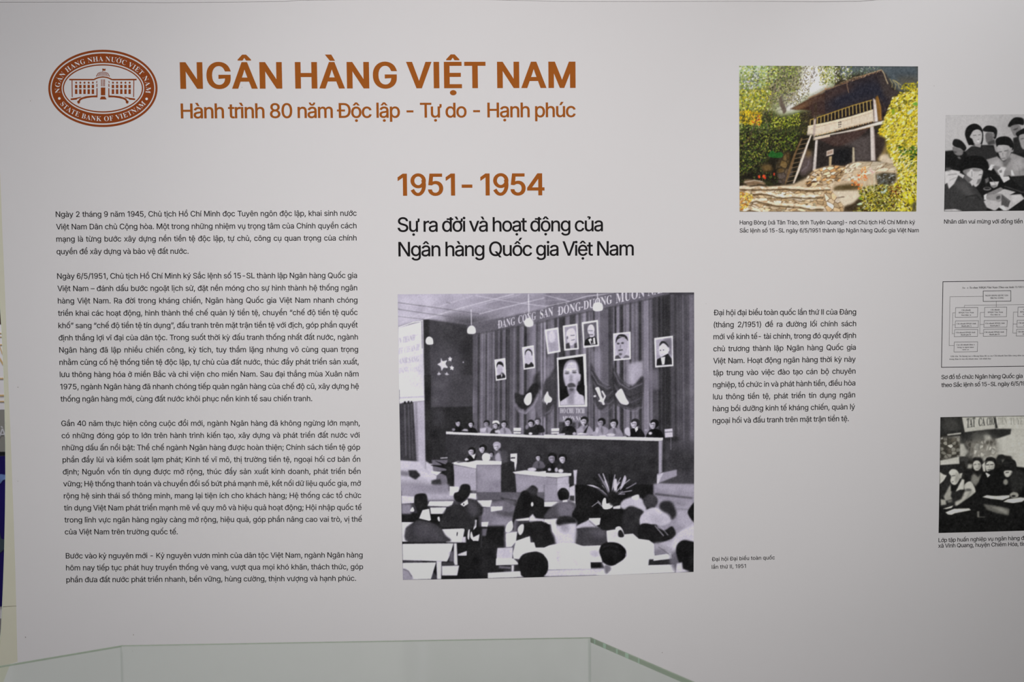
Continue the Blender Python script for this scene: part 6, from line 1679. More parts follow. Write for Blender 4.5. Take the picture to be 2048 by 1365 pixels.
class Letters:
    """collects lines of type in the wall plane into one flat mesh"""
    def __init__(s, y): s.V, s.F, s.y, s.split = [], [], y, None
    def put(s, fid, font, ch, O, ux, uy, ox=0, oy=0, ink=False):
        if ch not in font or not font[ch][1]: return
        vs, fs = glyph_tris((fid, ch, ox, oy), offset(font[ch][1], ox, oy)); b = len(s.V)
        s.V += [(O[0]+ux[0]*x+uy[0]*z, s.y, O[1]+ux[1]*x+uy[1]*z) for x, z in vs]
        for f in fs: s.F.append(tuple(b+i for i in f))
    def line(s, text, x0, y0, x1, y1, cap, ox=0, oy=0, fid='i', track=None, capu=.5087, gap=0.0):
        """baseline from (x0, y0) to (x1, y1) in photograph points, cap height in photograph points"""
        font = INTER if fid == 'i' else SERIF
        A, B = on_wall(x0, y0), on_wall(x1, y1); A, B = Vector((A[0], A[2])), Vector((B[0], B[2]))
        mpp = (B-A).length/math.hypot(x1-x0, y1-y0); k = cap*mpp/(capu+2*oy); ux = (B-A).normalized(); uy = Vector((-ux.y, ux.x))
        g = []
        for i, ch in enumerate(text):
            if ch not in font: ch = unicodedata.normalize('NFD', ch)[0]
            if ch not in font: ch = ' '
            g.append((ch, KERN.get(text[i:i+2], 0) if fid == 'i' else 0))
        lsb = min((x for c in font[g[0][0]][1] for x, z in c), default=0)-ox; rsb = font[g[-1][0]][0]-max((x for c in font[g[-1][0]][1] for x, z in c), default=0)-ox
        W = sum(font[c][0]+kn for c, kn in g)-g[-1][1]-lsb-rsb; need = (B-A).length/k
        ns = sum(1 for c, _ in g if c == ' ')
        sq = 1.0
        if track is None:
            tr = (need-W-gap*ns)/max(1, len(g)-1)
            if tr < -.008: sq = 1.0 if fid == 'i' else max(.88, (need+.008*(len(g)-1))/W); tr = (need-gap*ns-W*sq)/max(1, len(g)-1)/sq
            sp = gap
        else: tr = track; sp = (need-W-tr*(len(g)-1))/max(1, ns)
        x = -lsb
        for c, kn in g:
            O = A+ux*(x*k*sq)+uy*(oy*k); (s if s.split is None else s.split[-1]).put(fid, font, c, O, ux*(k*sq), uy*k, ox, oy)
            x += font[c][0]+kn+tr+(sp if c == ' ' else 0)
            if c == ' ' and s.split is not None: s.split.append(Letters(s.y))
        return tr
    def poly(s, pts):                      # convex outline in photograph points
        b = len(s.V)
        for u, v in pts: w = on_wall(u, v); s.V.append((w[0], s.y, w[2]))
        s.F.append(tuple(range(b, b+len(pts))))
    def area(s, pts):                      # any outline in photograph points
        q = [on_wall(u, v) for u, v in pts]; b = len(s.V); s.V += [(w[0], s.y, w[2]) for w in q]
        for t in tessellate_polygon([[Vector((w[0], w[2], 0)) for w in q]]): s.F.append(tuple(b+i for i in t))
    def build(s, name, m, parent=None, label=None):
        F_ = []
        for f in s.F:
            a = sum(s.V[f[i-1]][0]*s.V[f[i]][2]-s.V[f[i]][0]*s.V[f[i-1]][2] for i in range(len(f)))
            F_.append(f if a > 0 else f[::-1])          # face the room
        o = mesh(name, s.V, F_, m, parent)
        if label: o['label'] = label
        return o
# ---------------------------------------------------------------- materials
PAPER = (.80, .777, .781)
M_print = mat('matt_vinyl_print', PAPER, .6, .1, .006, 3, .10, 9)
M_cream = mat('cream_painted_board', (.73, .71, .57), .6, .25, .02, 12, .05, 80)
M_rim = mat('painted_rim_highlight', (.80, .83, .68), .5, .3)  # paler than the cream board, stands for its edge highlight
M_floor = mat('grey_carpet_floor', (.16, .15, .15), .9, .1, .15, 60, .3, 200)
M_brown = mat('brown_vinyl', albedo((149, 82, 27), 206), .6, .06, .03, 40)
M_black = mat('black_ink', (.012, .010, .011), .6, .06, .05, 40)
M_grey = mat('grey_ink', (.02, .018, .02), .6, .06, .05, 40)
M_glass = glass_mat('greenish_clear_glass', (.966, .981, .968), .03, .12)
M_seam = glass_mat('glass_seam_glue', (.984, .988, .984), .0)
M_edge = mat('green_glass_edge', (.33, .37, .30), .25, .5, .10, 8)
M_glint = mat('painted_glint_green', (.44, .56, .46), .25, .5, .05, 8)  # lighter copy of the edge green, for painted glints
M_cab = mat('white_laminate', (.74, .74, .73), .45, .4, .01, 5)
M_plinth = mat('dark_plinth', (.05, .05, .055), .5, .3, .05, 9)
M_dust = mat('dust_speck', (.33, .29, .26), .9, .1, .1, 100)

# ---------------------------------------------------------------- setting
fl = mesh('floor', [(-6, -5, 0), (6, -5, 0), (6, 7, 0), (-6, 7, 0), (-6, -5, -.1), (6, -5, -.1), (6, 7, -.1), (-6, 7, -.1)],
          [(0, 1, 2, 3), (4, 7, 6, 5), (0, 4, 5, 1), (1, 5, 6, 2), (2, 6, 7, 3), (3, 7, 4, 0)], M_floor); tag(fl, kind='structure')
M_wall = mat('plain_white_wall', (.62, .62, .63), .7, .2, .01, 3)
for n_, lo, hi, m_ in (('ceiling', (-6, -5, 3.3), (6, 7, 3.4), M_wall), ('wall_back', (-6, 7, 0), (6, 7.1, 3.3), M_wall), ('wall_front', (-6, -5.1, 0), (6, -5, 3.3), M_wall), ('wall_left', (-6.1, -5, 0), (-6, 7, 3.3), M_wall), ('wall_right', (6, -5, 0), (6.1, 7, 3.3), M_wall)):
    (a0, a1, a2), (b0, b1, b2) = lo, hi
    o_ = mesh(n_, [(a0, a1, a2), (b0, a1, a2), (b0, b1, a2), (a0, b1, a2), (a0, a1, b2), (b0, a1, b2), (b0, b1, b2), (a0, b1, b2)], [(3, 2, 1, 0), (4, 5, 6, 7), (0, 1, 5, 4), (1, 2, 6, 5), (2, 3, 7, 6), (3, 0, 4, 7)], m_); tag(o_, kind='structure')

# ---------------------------------------------------------------- exhibition panel
XR, ZT = 2.6, 2.62
wx = lambda u, v: (float(on_wall(u, v)[0]), float(on_wall(u, v)[2]))
pan = empty('display_wall', (.6, .03, 0), 'tall white printed exhibition wall with a cream board edge at its left', 'display wall')
edge = [(-9, 180), (-3.5, 290), (0.5, 350), (4.6, 460), (9, 560), (12.8, 660), (16.5, 760), (20.3, 850), (23.7, 940), (27, 1030), (30, 1120), (32.4, 1210), (34.3, 1300), (35.2, 1325), (20.5, 1329), (14, 1346), (7, 1365), (-6, 1400)]
L_ = [wx(*p) for p in edge]
sheet = [(L_[0][0]-.03, ZT)]+L_+[(L_[-1][0]-.01, .0), (XR, .0), (XR, ZT)]
adopt(slab('print_sheet', sheet, 0.0, .0010, M_print), pan)
# cream boards behind the sheet: hollow left edge, joint at about desk height
arc_ = [(-40, 420), (-14, 520), (-3, 580), (.7, 613), (3.6, 660), (7.6, 745), (10, 822), (11.3, 890), (11.6, 950), (10.9, 1020), (9, 1110), (7, 1165), (5, 1214)]
arc2 = [(5, 1216), (2.4, 1262), (-.6, 1290), (-6, 1330), (-16, 1380), (-40, 1450)]
ja, jb = wx(5, 1215), wx(60, 1211.5)
js = (jb[1]-ja[1])/(jb[0]-ja[0]); jz = lambda x, d: ja[1]+js*(x-ja[0])+d
u1 = [wx(*p) for p in arc_]; u2 = [wx(*p) for p in arc2]
up_ = [(u1[0][0], ZT)]+u1[:-1]+[(u1[-1][0], jz(u1[-1][0], .0007)), (0, jz(0, .0007)), (XR, jz(0, .0007)), (XR, ZT)]
lo_ = [(u2[0][0], jz(u2[0][0], -.0007))]+u2[1:]+[(u2[-1][0], 0), (XR, 0), (XR, jz(0, -.0007)), (0, jz(0, -.0007))]
adopt(slab('board', up_, .0012, .05, M_cream), pan)['label'] = 'upper cream board'
adopt(slab('board', lo_, .0012, .05, M_cream), pan)['label'] = 'lower cream board'
adopt(slab('board_joint', [(u1[-1][0]+.004, jz(0, -.02)), (XR, jz(0, -.02)), (XR, jz(0, .02)), (u1[-1][0]+.004, jz(0, .02))], .012, .045, M_plinth), pan)
rim = u1[2:]+u2
adopt(slab('rim_highlight', rim+[(x-.0014, z) for x, z in rim[::-1]], .0004, .05, M_rim), pan)  # pale strip paints the highlight along the rounded board edge
for x in (-.6, .6, 1.8):                                            # feet at the back that hold the panel up
    adopt(prism('foot', [(x-.04, .05), (x+.04, .05), (x+.04, .45), (x-.04, .45)], 0, .05, M_plinth), pan)
    adopt(slab('strut', [(x-.02, .05), (x+.02, .05), (x+.02, 1.9), (x-.02, 1.9)], .0505, .09, M_plinth), pan)
# overlapping strip of vinyl at the very top, uneven lower edge
lip = [wx(*p) for p in [(-60, 4), (0, 4.4), (180, 4.2), (330, 5.4), (480, 4.2), (570, 3.0), (600, .5), (900, -2), (1060, 1.5), (1120, 3.2), (1300, 3.6), (1480, 2.8), (1640, 3.6), (1720, 2.4), (1760, -1), (1960, -3), (2300, -6)]]
adopt(slab('top_strip', lip+[(XR, ZT), (lip[0][0], ZT)], -.0016, .0, M_print), pan)

def block(name, m, lines, cap, ox=0, oy=0, y=-.0003, label=None, fit=None, parent=pan, words=False, gap=0.0):
    """lines: (text, x0, y0, x1, y1); fit = index of the unjustified line that sets the letter spacing (None: every line is fitted by letter spacing)"""
    L = Letters(y); tr = None
    if words:
        Lw = [Letters(y)]; L.split = Lw; L.line(*lines[0], cap, ox, oy, gap=gap)
        for k in Lw: adopt(k.build(name, m, None, label), parent)
        return
    if fit is not None: tr = Letters(y).line(*lines[fit], cap, ox, oy)
    for i, l in enumerate(lines): L.line(*l, cap, ox, oy, track=None if fit is None or i == fit else tr)
    return adopt(L.build(name, m, None, label), parent)

block('title_word', M_brown, [('NGÂN HÀNG VIỆT NAM', 360.9, 177.9, 1151.2, 176.0)], 52.4, .0255, .0125, words=True, gap=-.045)
block('subtitle_lettering', M_brown, [('Hành trình 80 năm Độc lập - Tự do - Hạnh phúc', 361.9, 237.1, 1151.3, 234.5)], 29.5, .0115, .0075, label='brown slogan line under the title')
block('year_lettering', M_brown, [('1951- 1954', 795.6, 391.9, 1089.1, 390.9)], 43.8, .0175, .010, words=True, gap=-.10)
block('heading_lettering', M_black, [('Sự ra đời và hoạt động của', 795.3, 464.1, 1205.9, 463.0), ('Ngân hàng Quốc gia Việt Nam', 796.9, 513.3, 1267.5, 511.3)], 28.9, .0075, .0055, label='black two-line section heading')
T1 = [('Ngày 2 tháng 9 năm 1945, Chủ tịch Hồ Chí Minh đọc Tuyên ngôn độc lập, khai sinh nước', 111.7, 434.4, 713.4, 432.0),
      ('Việt Nam Dân chủ Cộng hòa. Một trong những nhiệm vụ trọng tâm của Chính quyền cách', 112.5, 459.3, 713.2, 456.9),
      ('mạng là từng bước xây dựng nền tiền tệ độc lập, tự chủ, công cụ quan trọng của chính', 112.8, 483.9, 713.2, 481.4),
      ('quyền để xây dựng và bảo vệ đất nước.', 113.3, 508.8, 377.3, 508.0)]
T2 = [('Ngày 6/5/1951, Chủ tịch Hồ Chí Minh ký Sắc lệnh số 15-SL thành lập Ngân hàng Quốc gia', 114.5, 558.1, 714.1, 556.4),
      ('Việt Nam – đánh dấu bước ngoặt lịch sử, đặt nền móng cho sự hình thành hệ thống ngân', 115.2, 582.8, 714.5, 581.2),
      ('hàng Việt Nam. Ra đời trong kháng chiến, Ngân hàng Quốc gia Việt Nam nhanh chóng', 115.9, 607.5, 715.0, 605.8),
      ('triển khai các hoạt động, hình thành thể chế quản lý tiền tệ, chuyển “chế độ tiền tệ quốc', 116.1, 632.2, 715.4, 630.4),
      ('khố” sang “chế độ tiền tệ tín dụng”, đấu tranh trên mặt trận tiền tệ với địch, góp phần quyết', 116.9, 656.9, 715.6, 655.4),
      ('định thắng lợi vĩ đại của dân tộc. Trong suốt thời kỳ đấu tranh thống nhất đất nước, ngành', 117.5, 681.4, 716.0, 679.7),
      ('Ngân hàng đã lập nhiều chiến công, kỳ tích, tuy thầm lặng nhưng vô cùng quan trọng', 118.6, 705.8, 716.3, 704.4),
      ('nhằm củng cố hệ thống tiền tệ độc lập, tự chủ của đất nước, thúc đẩy phát triển sản xuất,', 119.0, 730.4, 717.5, 729.2),
      ('lưu thông hàng hóa ở miền Bắc và chi viện cho miền Nam. Sau đại thắng mùa Xuân năm', 119.7, 754.8, 717.2, 753.4),
      ('1975, ngành Ngân hàng đã nhanh chóng tiếp quản ngân hàng của chế độ cũ, xây dựng hệ', 120.6, 779.3, 717.8, 778.1),
      ('thống ngân hàng mới, cùng đất nước khôi phục nền kinh tế sau chiến tranh.', 121.1, 803.8, 624.4, 802.8)]
T3 = [('Gần 40 năm thực hiện công cuộc đổi mới, ngành Ngân hàng đã không ngừng lớn mạnh,', 122.8, 852.8, 719.7, 851.8),
      ('có những đóng góp to lớn trên hành trình kiến tạo, xây dựng và phát triển đất nước với', 123.4, 877.0, 719.4, 875.9),
      ('những dấu ấn nổi bật: Thể chế ngành Ngân hàng được hoàn thiện; Chính sách tiền tệ góp', 124.5, 901.2, 720.3, 900.2),
      ('phần đẩy lùi và kiểm soát lạm phát; Kinh tế vĩ mô, thị trường tiền tệ, ngoại hối cơ bản ổn', 125.3, 925.4, 720.6, 924.2),
      ('định; Nguồn vốn tín dụng được mở rộng, thúc đẩy sản xuất kinh doanh, phát triển bền', 125.8, 949.5, 721.3, 948.4),
      ('vững; Hệ thống thanh toán và chuyển đổi số bứt phá mạnh mẽ, kết nối dữ liệu quốc gia, mở', 126.7, 973.5, 722.0, 972.4),
      ('rộng hệ sinh thái số thông minh, mang lại tiện ích cho khách hàng; Hệ thống các tổ chức', 127.7, 997.6, 722.5, 996.5),
      ('tín dụng Việt Nam phát triển mạnh mẽ về quy mô và hiệu quả hoạt động; Hội nhập quốc tế', 128.1, 1021.7, 723.1, 1020.5),
      ('trong lĩnh vực ngân hàng ngày càng mở rộng, hiệu quả, góp phần nâng cao vai trò, vị thế', 129.0, 1045.7, 723.8, 1044.2),
      ('của Việt Nam trên trường quốc tế.', 129.8, 1069.6, 355.6, 1069.3)]
T4 = [('Bước vào kỷ nguyên mới - Kỷ nguyên vươn mình của dân tộc Việt Nam, ngành Ngân hàng', 131.7, 1117.7, 725.3, 1115.8),
      ('hôm nay tiếp tục phát huy truyền thống vẻ vang, vượt qua mọi khó khăn, thách thức, góp', 132.2, 1141.6, 726.2, 1139.3),
      ('phần đưa đất nước phát triển nhanh, bền vững, hùng cường, thịnh vượng và hạnh phúc.', 132.8, 1165.5, 712.2, 1162.4)]
tr1 = 3; bw = dict(ox=.0068, oy=.005)
block('paragraph', M_black, T1, 11.15, fit=3, label='first paragraph of small black text', **bw)
block('paragraph', M_black, T2, 11.15, fit=10, label='second and longest paragraph of small black text', **bw)
block('paragraph', M_black, T3, 11.05, fit=9, label='third paragraph of small black text', **bw)
block('paragraph', M_black, T4, 11.0, fit=2, label='short last paragraph of small black text', **bw)
T5 = [('Đại hội đại biểu toàn quốc lần thứ II của Đảng', 1427.1, 631.0, 1712.1, 629.4),
      ('(tháng 2/1951) đề ra đường lối chính sách', 1427.5, 655.1, 1712.2, 652.8),
      ('mới về kinh tế- tài chính, trong đó quyết định', 1426.8, 679.2, 1711.9, 676.5),
      ('chủ trương thành lập Ngân hàng Quốc gia', 1426.6, 703.3, 1711.5, 700.2),
      ('Việt Nam. Hoạt động ngân hàng thời kỳ này', 1426.4, 727.4, 1711.3, 724.0),
      ('tập trung vào việc đào tạo cán bộ chuyên', 1426.2, 751.4, 1711.0, 747.8),
      ('nghiệp, tổ chức in và phát hành tiền, điều hòa', 1426.2, 775.4, 1710.6, 771.5),
      ('lưu thông tiền tệ, phát triển tín dụng ngân', 1426.0, 799.4, 1710.2, 795.3),
      ('hàng bồi dưỡng kinh tế kháng chiến, quản lý', 1425.8, 823.3, 1710.0, 819.2),
      ('ngoại hối và đấu tranh trên mặt trận tiền tệ.', 1425.6, 847.1, 1697.6, 842.8)]
block('paragraph', M_black, T5, 10.8, fit=9, label='narrow paragraph of small black text right of the big photograph', **bw)
block('caption', M_black, [('Đại hội Đại biểu toàn quốc', 1423.7, 1122.9, 1549.5, 1119.3), ('lần thứ II, 1951', 1423.4, 1138.5, 1491.6, 1136.4)], 7.6, .0075, .0055, label='two-line caption low at the right of the big photograph')
block('caption', M_black, [('Hang Bòng (xã Tân Trào, tỉnh Tuyên Quang)- nơi Chủ tịch Hồ Chí Minh ký', 1479.3, 449.3, 1830.0, 448.6), ('Sắc lệnh số 15-SL ngày 6/5/1951 thành lập Ngân hàng Quốc gia Việt Nam', 1479.3, 465.4, 1837.4, 464.9)], 8.15, .0075, .0055, label='two-line caption under the colour photograph')
block('caption', M_black, [('Nhân dân vui mừng với đồng tiền', 1888.0, 447.6, 2045.2, 447.0), ('Việt Nam', 2049.0, 447.0, 2088.0, 446.8)], 8.15, .0075, .0055, label='caption under the photograph of people at a table')
block('caption', M_black, [('Sơ đồ tổ chức Ngân hàng Quốc gia', 1882.7, 758.9, 2045.0, 756.4), ('Việt Nam', 2049.5, 756.3, 2092.0, 755.6), ('theo Sắc lệnh số 15-SL ngày 6/5/1951', 1882.7, 774.7, 2061.5, 771.1)], 8.3, .0075, .0055, label='caption under the organisation chart')
block('caption', M_black, [('Lớp tập huấn nghiệp vụ ngân hàng đ', 1876.9, 1085.0, 2048.5, 1080.4), ('ược', 2049.2, 1080.4, 2066.0, 1080.0), ('xã Vinh Quang, huyện Chiêm Hóa, tỉ', 1876.3, 1096.2, 2045.0, 1092.4), ('nh', 2046, 1092.4, 2058.0, 1092.1)], 8.0, .0075, .0055, label='caption under the photograph of pupils')
SP = Letters(-.0004)
for u, v, r in [(698/13.65, 1265+140/13.65, 1.3), (150+1598/13.65, 1265+75/13.65, 1.2), (265, 1303, .9), (36, 775, 1.2), (61, 202, .9), (207, 861, .8), (484, 175, .8), (36, 963, .7), (1324.5, 1306, 1.0), (1868, 172, .7), (1412, 608, .6)]:
    SP.poly([(u+r*math.cos(a)*.7, v+r*math.sin(a)) for a in (0, 1, 2, 3, 4, 5)])
o_ = adopt(SP.build('dust_specks', M_dust), pan); o_['kind'] = 'stuff'

# ---------------------------------------------------------------- bank emblem
emb = empty('emblem', tuple(on_wall(206, 177)), 'brown oval emblem with a building and white serif lettering, left of the title', 'emblem')
EX, EY, ES = 60+996/6.827, 80+662/6.827, 1/6.827
def oval(name, r0, r1, m, y=-.0003, label=None):
    n = 96; L = Letters(y)
    for i in range(n):
        a, b = 2*math.pi*i/n, 2*math.pi*(i+1)/n
        f = lambda t, r: (EX+r[0]*ES*math.cos(t), EY+r[1]*ES*math.sin(t))
        L.poly([f(a, r0), f(b, r0), f(b, r1), f(a, r1)])
    return adopt(L.build(name, m, None, label), emb)
M_logo = mat('red_brown_ink', albedo((116, 54, 21), 176), .6, .06, .04, 40)
M_white = mat('white_ink', (.88, .88, .89), .5, .3, .01, 40)
oval('outer_ring', (746, 528), (717, 498), M_logo)
band = oval('lettering_band', (701, 478), (564, 348), M_logo)
oval('inner_ring', (549, 330), (532, 313), M_logo)
def around(text, rx, ry, t0, t1, k, up):
    """letters along an oval from parameter t0 to t1 (degrees, clockwise on the wall); up: letters stand outwards"""
    L = Letters(-.0006); Ls = [L]; N = 720; pts = []
    for i in range(N+1):
        t = math.radians(t0+(t1-t0)*i/N); pts.append((EX+rx*ES*math.cos(t), EY+ry*ES*math.sin(t)))
    cum = [0]
    for a, b in zip(pts, pts[1:]): cum.append(cum[-1]+math.dist(a, b))
    W = sum(SERIF[c][0] for c in text); tr = (cum[-1]/k-W)/(len(text)-1); x = 0
    for c in text:
        a = SERIF[c][0]; d = (x+a/2)*k; i = min(N-1, max(1, next((j for j, q in enumerate(cum) if q >= d), N-1)))
        p = on_wall(*pts[i]); q = on_wall(*pts[i+1]); w = Vector((q[0]-p[0], q[2]-p[2])); mpp = w.length/math.dist(pts[i], pts[i+1]); w.normalize()
        u = Vector((-w.y, w.x)); kk = k*mpp; O = Vector((p[0], p[2]))-w*(a/2*kk)
        L.put('s', SERIF, c, O, w*kk, u*kk, -.010, -.003); x += a+tr
        if c == ' ': L = Letters(-.0006); Ls.append(L)
    for L in Ls: L.build('lettering', M_white, band)
around('NGÂN HÀNG NHÀ NƯỚC VIỆT NAM', 588, 371, 170, 370, 76/.455*ES*.86, True)
around('STATE BANK OF VIETNAM', 668, 448, 152, 28, 76/.455*ES*.86, False)
for cx, cy in ((402, 800), (1594, 806)):
    LD = Letters(-.0006); LD.poly([(60+(cx+18*math.cos(a*math.pi/8))*ES, 80+(cy+18*math.sin(a*math.pi/8))*ES) for a in range(16)])
    LD.build('dot_mark', M_white, band)
q_ = lambda l: [(60+l[i]*ES, 80+l[i+1]*ES) for i in range(0, len(l), 2)]
LG = Letters(-.0003)
def strip(pts, w0, w1=None):
    w1 = w1 or w0; n = len(pts)//2
    for i in range(n-1):
        x0, y0, x1, y1 = pts[2*i:2*i+4]; d = math.hypot(x1-x0, y1-y0); nx, ny = -(y1-y0)/d, (x1-x0)/d
        a, b = (w0+(w1-w0)*i/(n-1))/2, (w0+(w1-w0)*(i+1)/(n-1))/2
        LG.poly(q_([x0+nx*a, y0+ny*a, x1+nx*b, y1+ny*b, x1-nx*b, y1-ny*b, x0-nx*a, y0-ny*a]))
for s in (-1, 1):
    X = lambda l: [v if i % 2 else 996+s*(v-996)*(1 if s < 0 else 1) if s < 0 else 1992-v for i, v in enumerate(l)] if s > 0 else l
    strip(X([536, 541, 872, 542, 900, 528, 940, 512, 998, 505]), 20, 16)
    strip(X([574, 552, 577, 780]), 12)
    LG.area(q_(X([556, 800, 630, 790, 704, 775, 690, 790, 640, 806, 640, 816, 556, 822])))
    LG.area(q_(X([650, 836, 668, 822, 672, 806, 700, 790, 760, 770, 830, 762, 908, 758, 908, 662, 922, 656, 922, 784, 850, 784, 780, 794, 720, 808, 692, 824, 684, 840])))
    LG.area(q_(X([644, 838, 660, 830, 682, 838, 684, 858, 666, 872, 650, 864])))
    for i in range(5):
        x = 631+57*i
        LG.poly(q_(X([x+13*math.cos(a*math.pi/5)*1.05 if b == 0 else 584+14*math.sin(a*math.pi/5) for a in range(10) for b in (0, 1)])))
        LG.poly(q_(X([x-16, 614, x+16, 614, x+16, 658, x-16, 658]))); LG.poly(q_(X([x-16, 674, x+16, 674, x+16, 738, x-16, 738])))
    LG.poly(q_(X([906, 570, 918, 556, 918, 580, 906, 592]))); LG.poly(q_(X([908, 604, 920, 598, 920, 638, 908, 644])))
    strip(X([905, 500, 930, 455, 960, 443, 996, 440]), 10, 6)
for y, w in ((456, 70), (470, 80), (484, 88)): strip([996-w+14, y+8, 996-w/2, y+1, 996, y-1, 996+w/2, y+1, 996+w-14, y+8], 6)
for x in (976, 998, 1018): LG.poly(q_([x-5, 538, x+5, 538, x+5, 634, x-5, 634]))
LG.poly(q_([968, 650, 1028, 650, 1028, 756, 968, 756])); LG.poly(q_([972, 772, 1024, 772, 1046, 812, 954, 812]))
LG.poly(q_([989, 390, 995, 390, 995, 436, 989, 436])); LG.area(q_([992, 390, 1012, 396, 1032, 392, 1032, 418, 1012, 422, 992, 416]))
adopt(LG.build('building_symbol', M_logo), emb)

# ---------------------------------------------------------------- printed pictures
def picture(name, P, corners, mids, white, y, label, cat, gain=1.0, rough=.55):
    """flat print: one vertex for each point of the artwork, colour stored on the vertices.
    corners TL TR BR BL and mids top right bottom left, all in photograph points"""
    a = P.out(); H, W = a.shape[:2]
    tl, tr, br, bl = [np.array(c, float) for c in corners]; mt, mr, mb, ml = [np.array(c, float) for c in mids]
    nx, ny = int(abs(tr[0]-tl[0]))+1, int(abs(bl[1]-tl[1]))+1
    s, t = np.meshgrid(np.linspace(0, 1, nx), np.linspace(0, 1, ny))
    s, t = s[..., None], t[..., None]
    q = lambda p0, pm, p1, r: p0*(1-r)*(1-2*r)+pm*4*r*(1-r)+p1*r*(2*r-1)
    U = (1-t)*q(tl, mt, tr, s)+t*q(bl, mb, br, s)+(1-s)*q(tl, ml, bl, t)+s*q(tr, mr, br, t)-((1-s)*(1-t)*tl+s*(1-t)*tr+s*t*br+(1-s)*t*bl)
    px, py = np.clip(U[..., 0]-P.x0-.5, 0, W-1.01), np.clip(U[..., 1]-P.y0-.5, 0, H-1.01)
    xi, yi = px.astype(int), py.astype(int); fx, fy = (px-xi)[..., None], (py-yi)[..., None]
    c = a[yi, xi]*(1-fx)*(1-fy)+a[yi, xi+1]*fx*(1-fy)+a[yi+1, xi]*(1-fx)*fy+a[yi+1, xi+1]*fx*fy
    c = np.clip(c, 0, 255)/255; c = np.where(c > .04, ((c+.055)/1.055)**2.4, c/12.92)/lin(white)*.80*gain; c = np.clip(c, .003, .93)
    d = CAMR[0]*((U[..., :1]-1024)/FPX)-CAMR[1]*((U[..., 1:]-682.5)/FPX)+CAMR[2]; k = (y-CAMP[1])/d[..., 1:2]; Q = CAMP+d*k
    o0 = Q[-1].mean(0); Q = Q-o0
    n = nx*ny; me = bpy.data.meshes.new(name); idx = np.arange(n).reshape(ny, nx)
    f = np.stack([idx[1:, :-1], idx[1:, 1:], idx[:-1, 1:], idx[:-1, :-1]], -1).reshape(-1, 4); nf = len(f)
    me.vertices.add(n); me.vertices.foreach_set('co', Q.reshape(-1).astype(np.float32))
    me.loops.add(nf*4); me.loops.foreach_set('vertex_index', f.reshape(-1).astype(np.int32))
    me.polygons.add(nf); me.polygons.foreach_set('loop_start', (np.arange(nf)*4).astype(np.int32)); me.update(calc_edges=True)
    ca = me.color_attributes.new('artwork', 'FLOAT_COLOR', 'POINT'); ca.data.foreach_set('color', np.concatenate([c.reshape(-1, 3), np.ones((n, 1))], 1).reshape(-1).astype(np.float32))
    m = mat(name+'_print', (.5, .5, .5), rough, .08); at = m.node_tree.nodes.new('ShaderNodeVertexColor'); at.layer_name = 'artwork'
    m.node_tree.links.new(at.outputs['Color'], m.node_tree.nodes['Principled BSDF'].inputs['Base Color'])
    o = link(name, me, m); o.location = o0
    return tag(o, label, cat)
picture('photograph', paint_hall(SERIF), [(795.3, 589.1), (1388.2, 585.3), (1387.1, 1144.6), (805.8, 1160.6)], [(1090, 586.8), (1388.4, 865), (1090, 1154.9), (799.6, 860)], 198, -.0004,
        'large black-and-white photograph of a crowded congress hall with a big central portrait', 'photograph')
picture('photograph', paint_hut(), [(1478.3, 131.4), (1836, 132.9), (1832.5, 423.3), (1479.2, 423.6)], [(1657, 132), (1835, 278), (1656, 423.7), (1478.6, 277)], 205, -.0004,
        'colour photograph of a thatched stilt hut with a ladder among yellow leaves', 'photograph')
picture('photograph', paint_crowd(), [(1891.4, 230.2), (2120, 228), (2118, 420.8), (1888.2, 423.1)], [(2000, 229.2), (2119.2, 324), (2000, 422), (1890, 326)], 190, -.0004,
        'black-and-white photograph of people in caps round a table, upper right', 'photograph')
picture('photograph', paint_class(SERIF), [(1880.8, 835), (2120, 830.2), (2116, 1060), (1877.2, 1066.7)], [(2000, 832.6), (2118.4, 945), (2000, 1063.5), (1879.2, 950)], 174, -.0004,
        'dark photograph of pupils at desks under a banner, lower right', 'photograph')

# ---------------------------------------------------------------- organisation chart
ch = empty('organisation_chart', tuple(on_wall(1960, 735)), 'printed line diagram of boxes in a thin black frame, cut by the right picture edge', 'chart')
c_ = lambda x, y: (1870+x/5.6857, 550+y/5.6857)
sl = lambda x, y: c_(x, y-(x-90)*.0125)
def seg(L, a, b, w):
    d = math.dist(a, b); nx, ny = -(b[1]-a[1])/d*w/2, (b[0]-a[0])/d*w/2; ex, ey = (b[0]-a[0])/d*w/2, (b[1]-a[1])/d*w/2
    L.poly([(a[0]-ex+nx, a[1]-ey+ny), (b[0]+ex+nx, b[1]+ey+ny), (b[0]+ex-nx, b[1]+ey-ny), (a[0]-ex-nx, a[1]-ey-ny)])
def frame(name, pts, w, m):
    L = Letters(-.0003)
    for i in range(4): seg(L, pts[i-1], pts[i], w)
    return adopt(L.build(name, m), ch)
M_line = mat('thin_dark_ink', (.03, .026, .03), .6, .06, .05, 40)
M_line2 = mat('faint_ink', (.12, .11, .11), .6, .06, .05, 40)
frame('border', [c_(90, 78), c_(1500, 60), c_(1490, 1034), c_(73, 1052)], 1.25, M_line)
BX = [(548, 190, 862, 308, .9), (230, 376, 482, 486, .6), (561, 376, 812, 486, .6), (228, 527, 490, 604, .6), (555, 527, 817, 604, .6), (219, 626, 482, 706, .6), (549, 626, 812, 706, .6),
      (215, 767, 480, 879, .6), (940, 378, 1190, 486, .6), (930, 528, 1190, 606, .6), (924, 630, 1184, 708, .6)]
for x0, y0, x1, y1, w in BX: frame('box', [sl(x0+4, y0), sl(x1+4, y0), sl(x1, y1), sl(x0, y1)] if w < .8 else [sl(x0, y0), sl(x1, y0), sl(x1, y1), sl(x0, y1)], w, M_line)
L = Letters(-.0003)
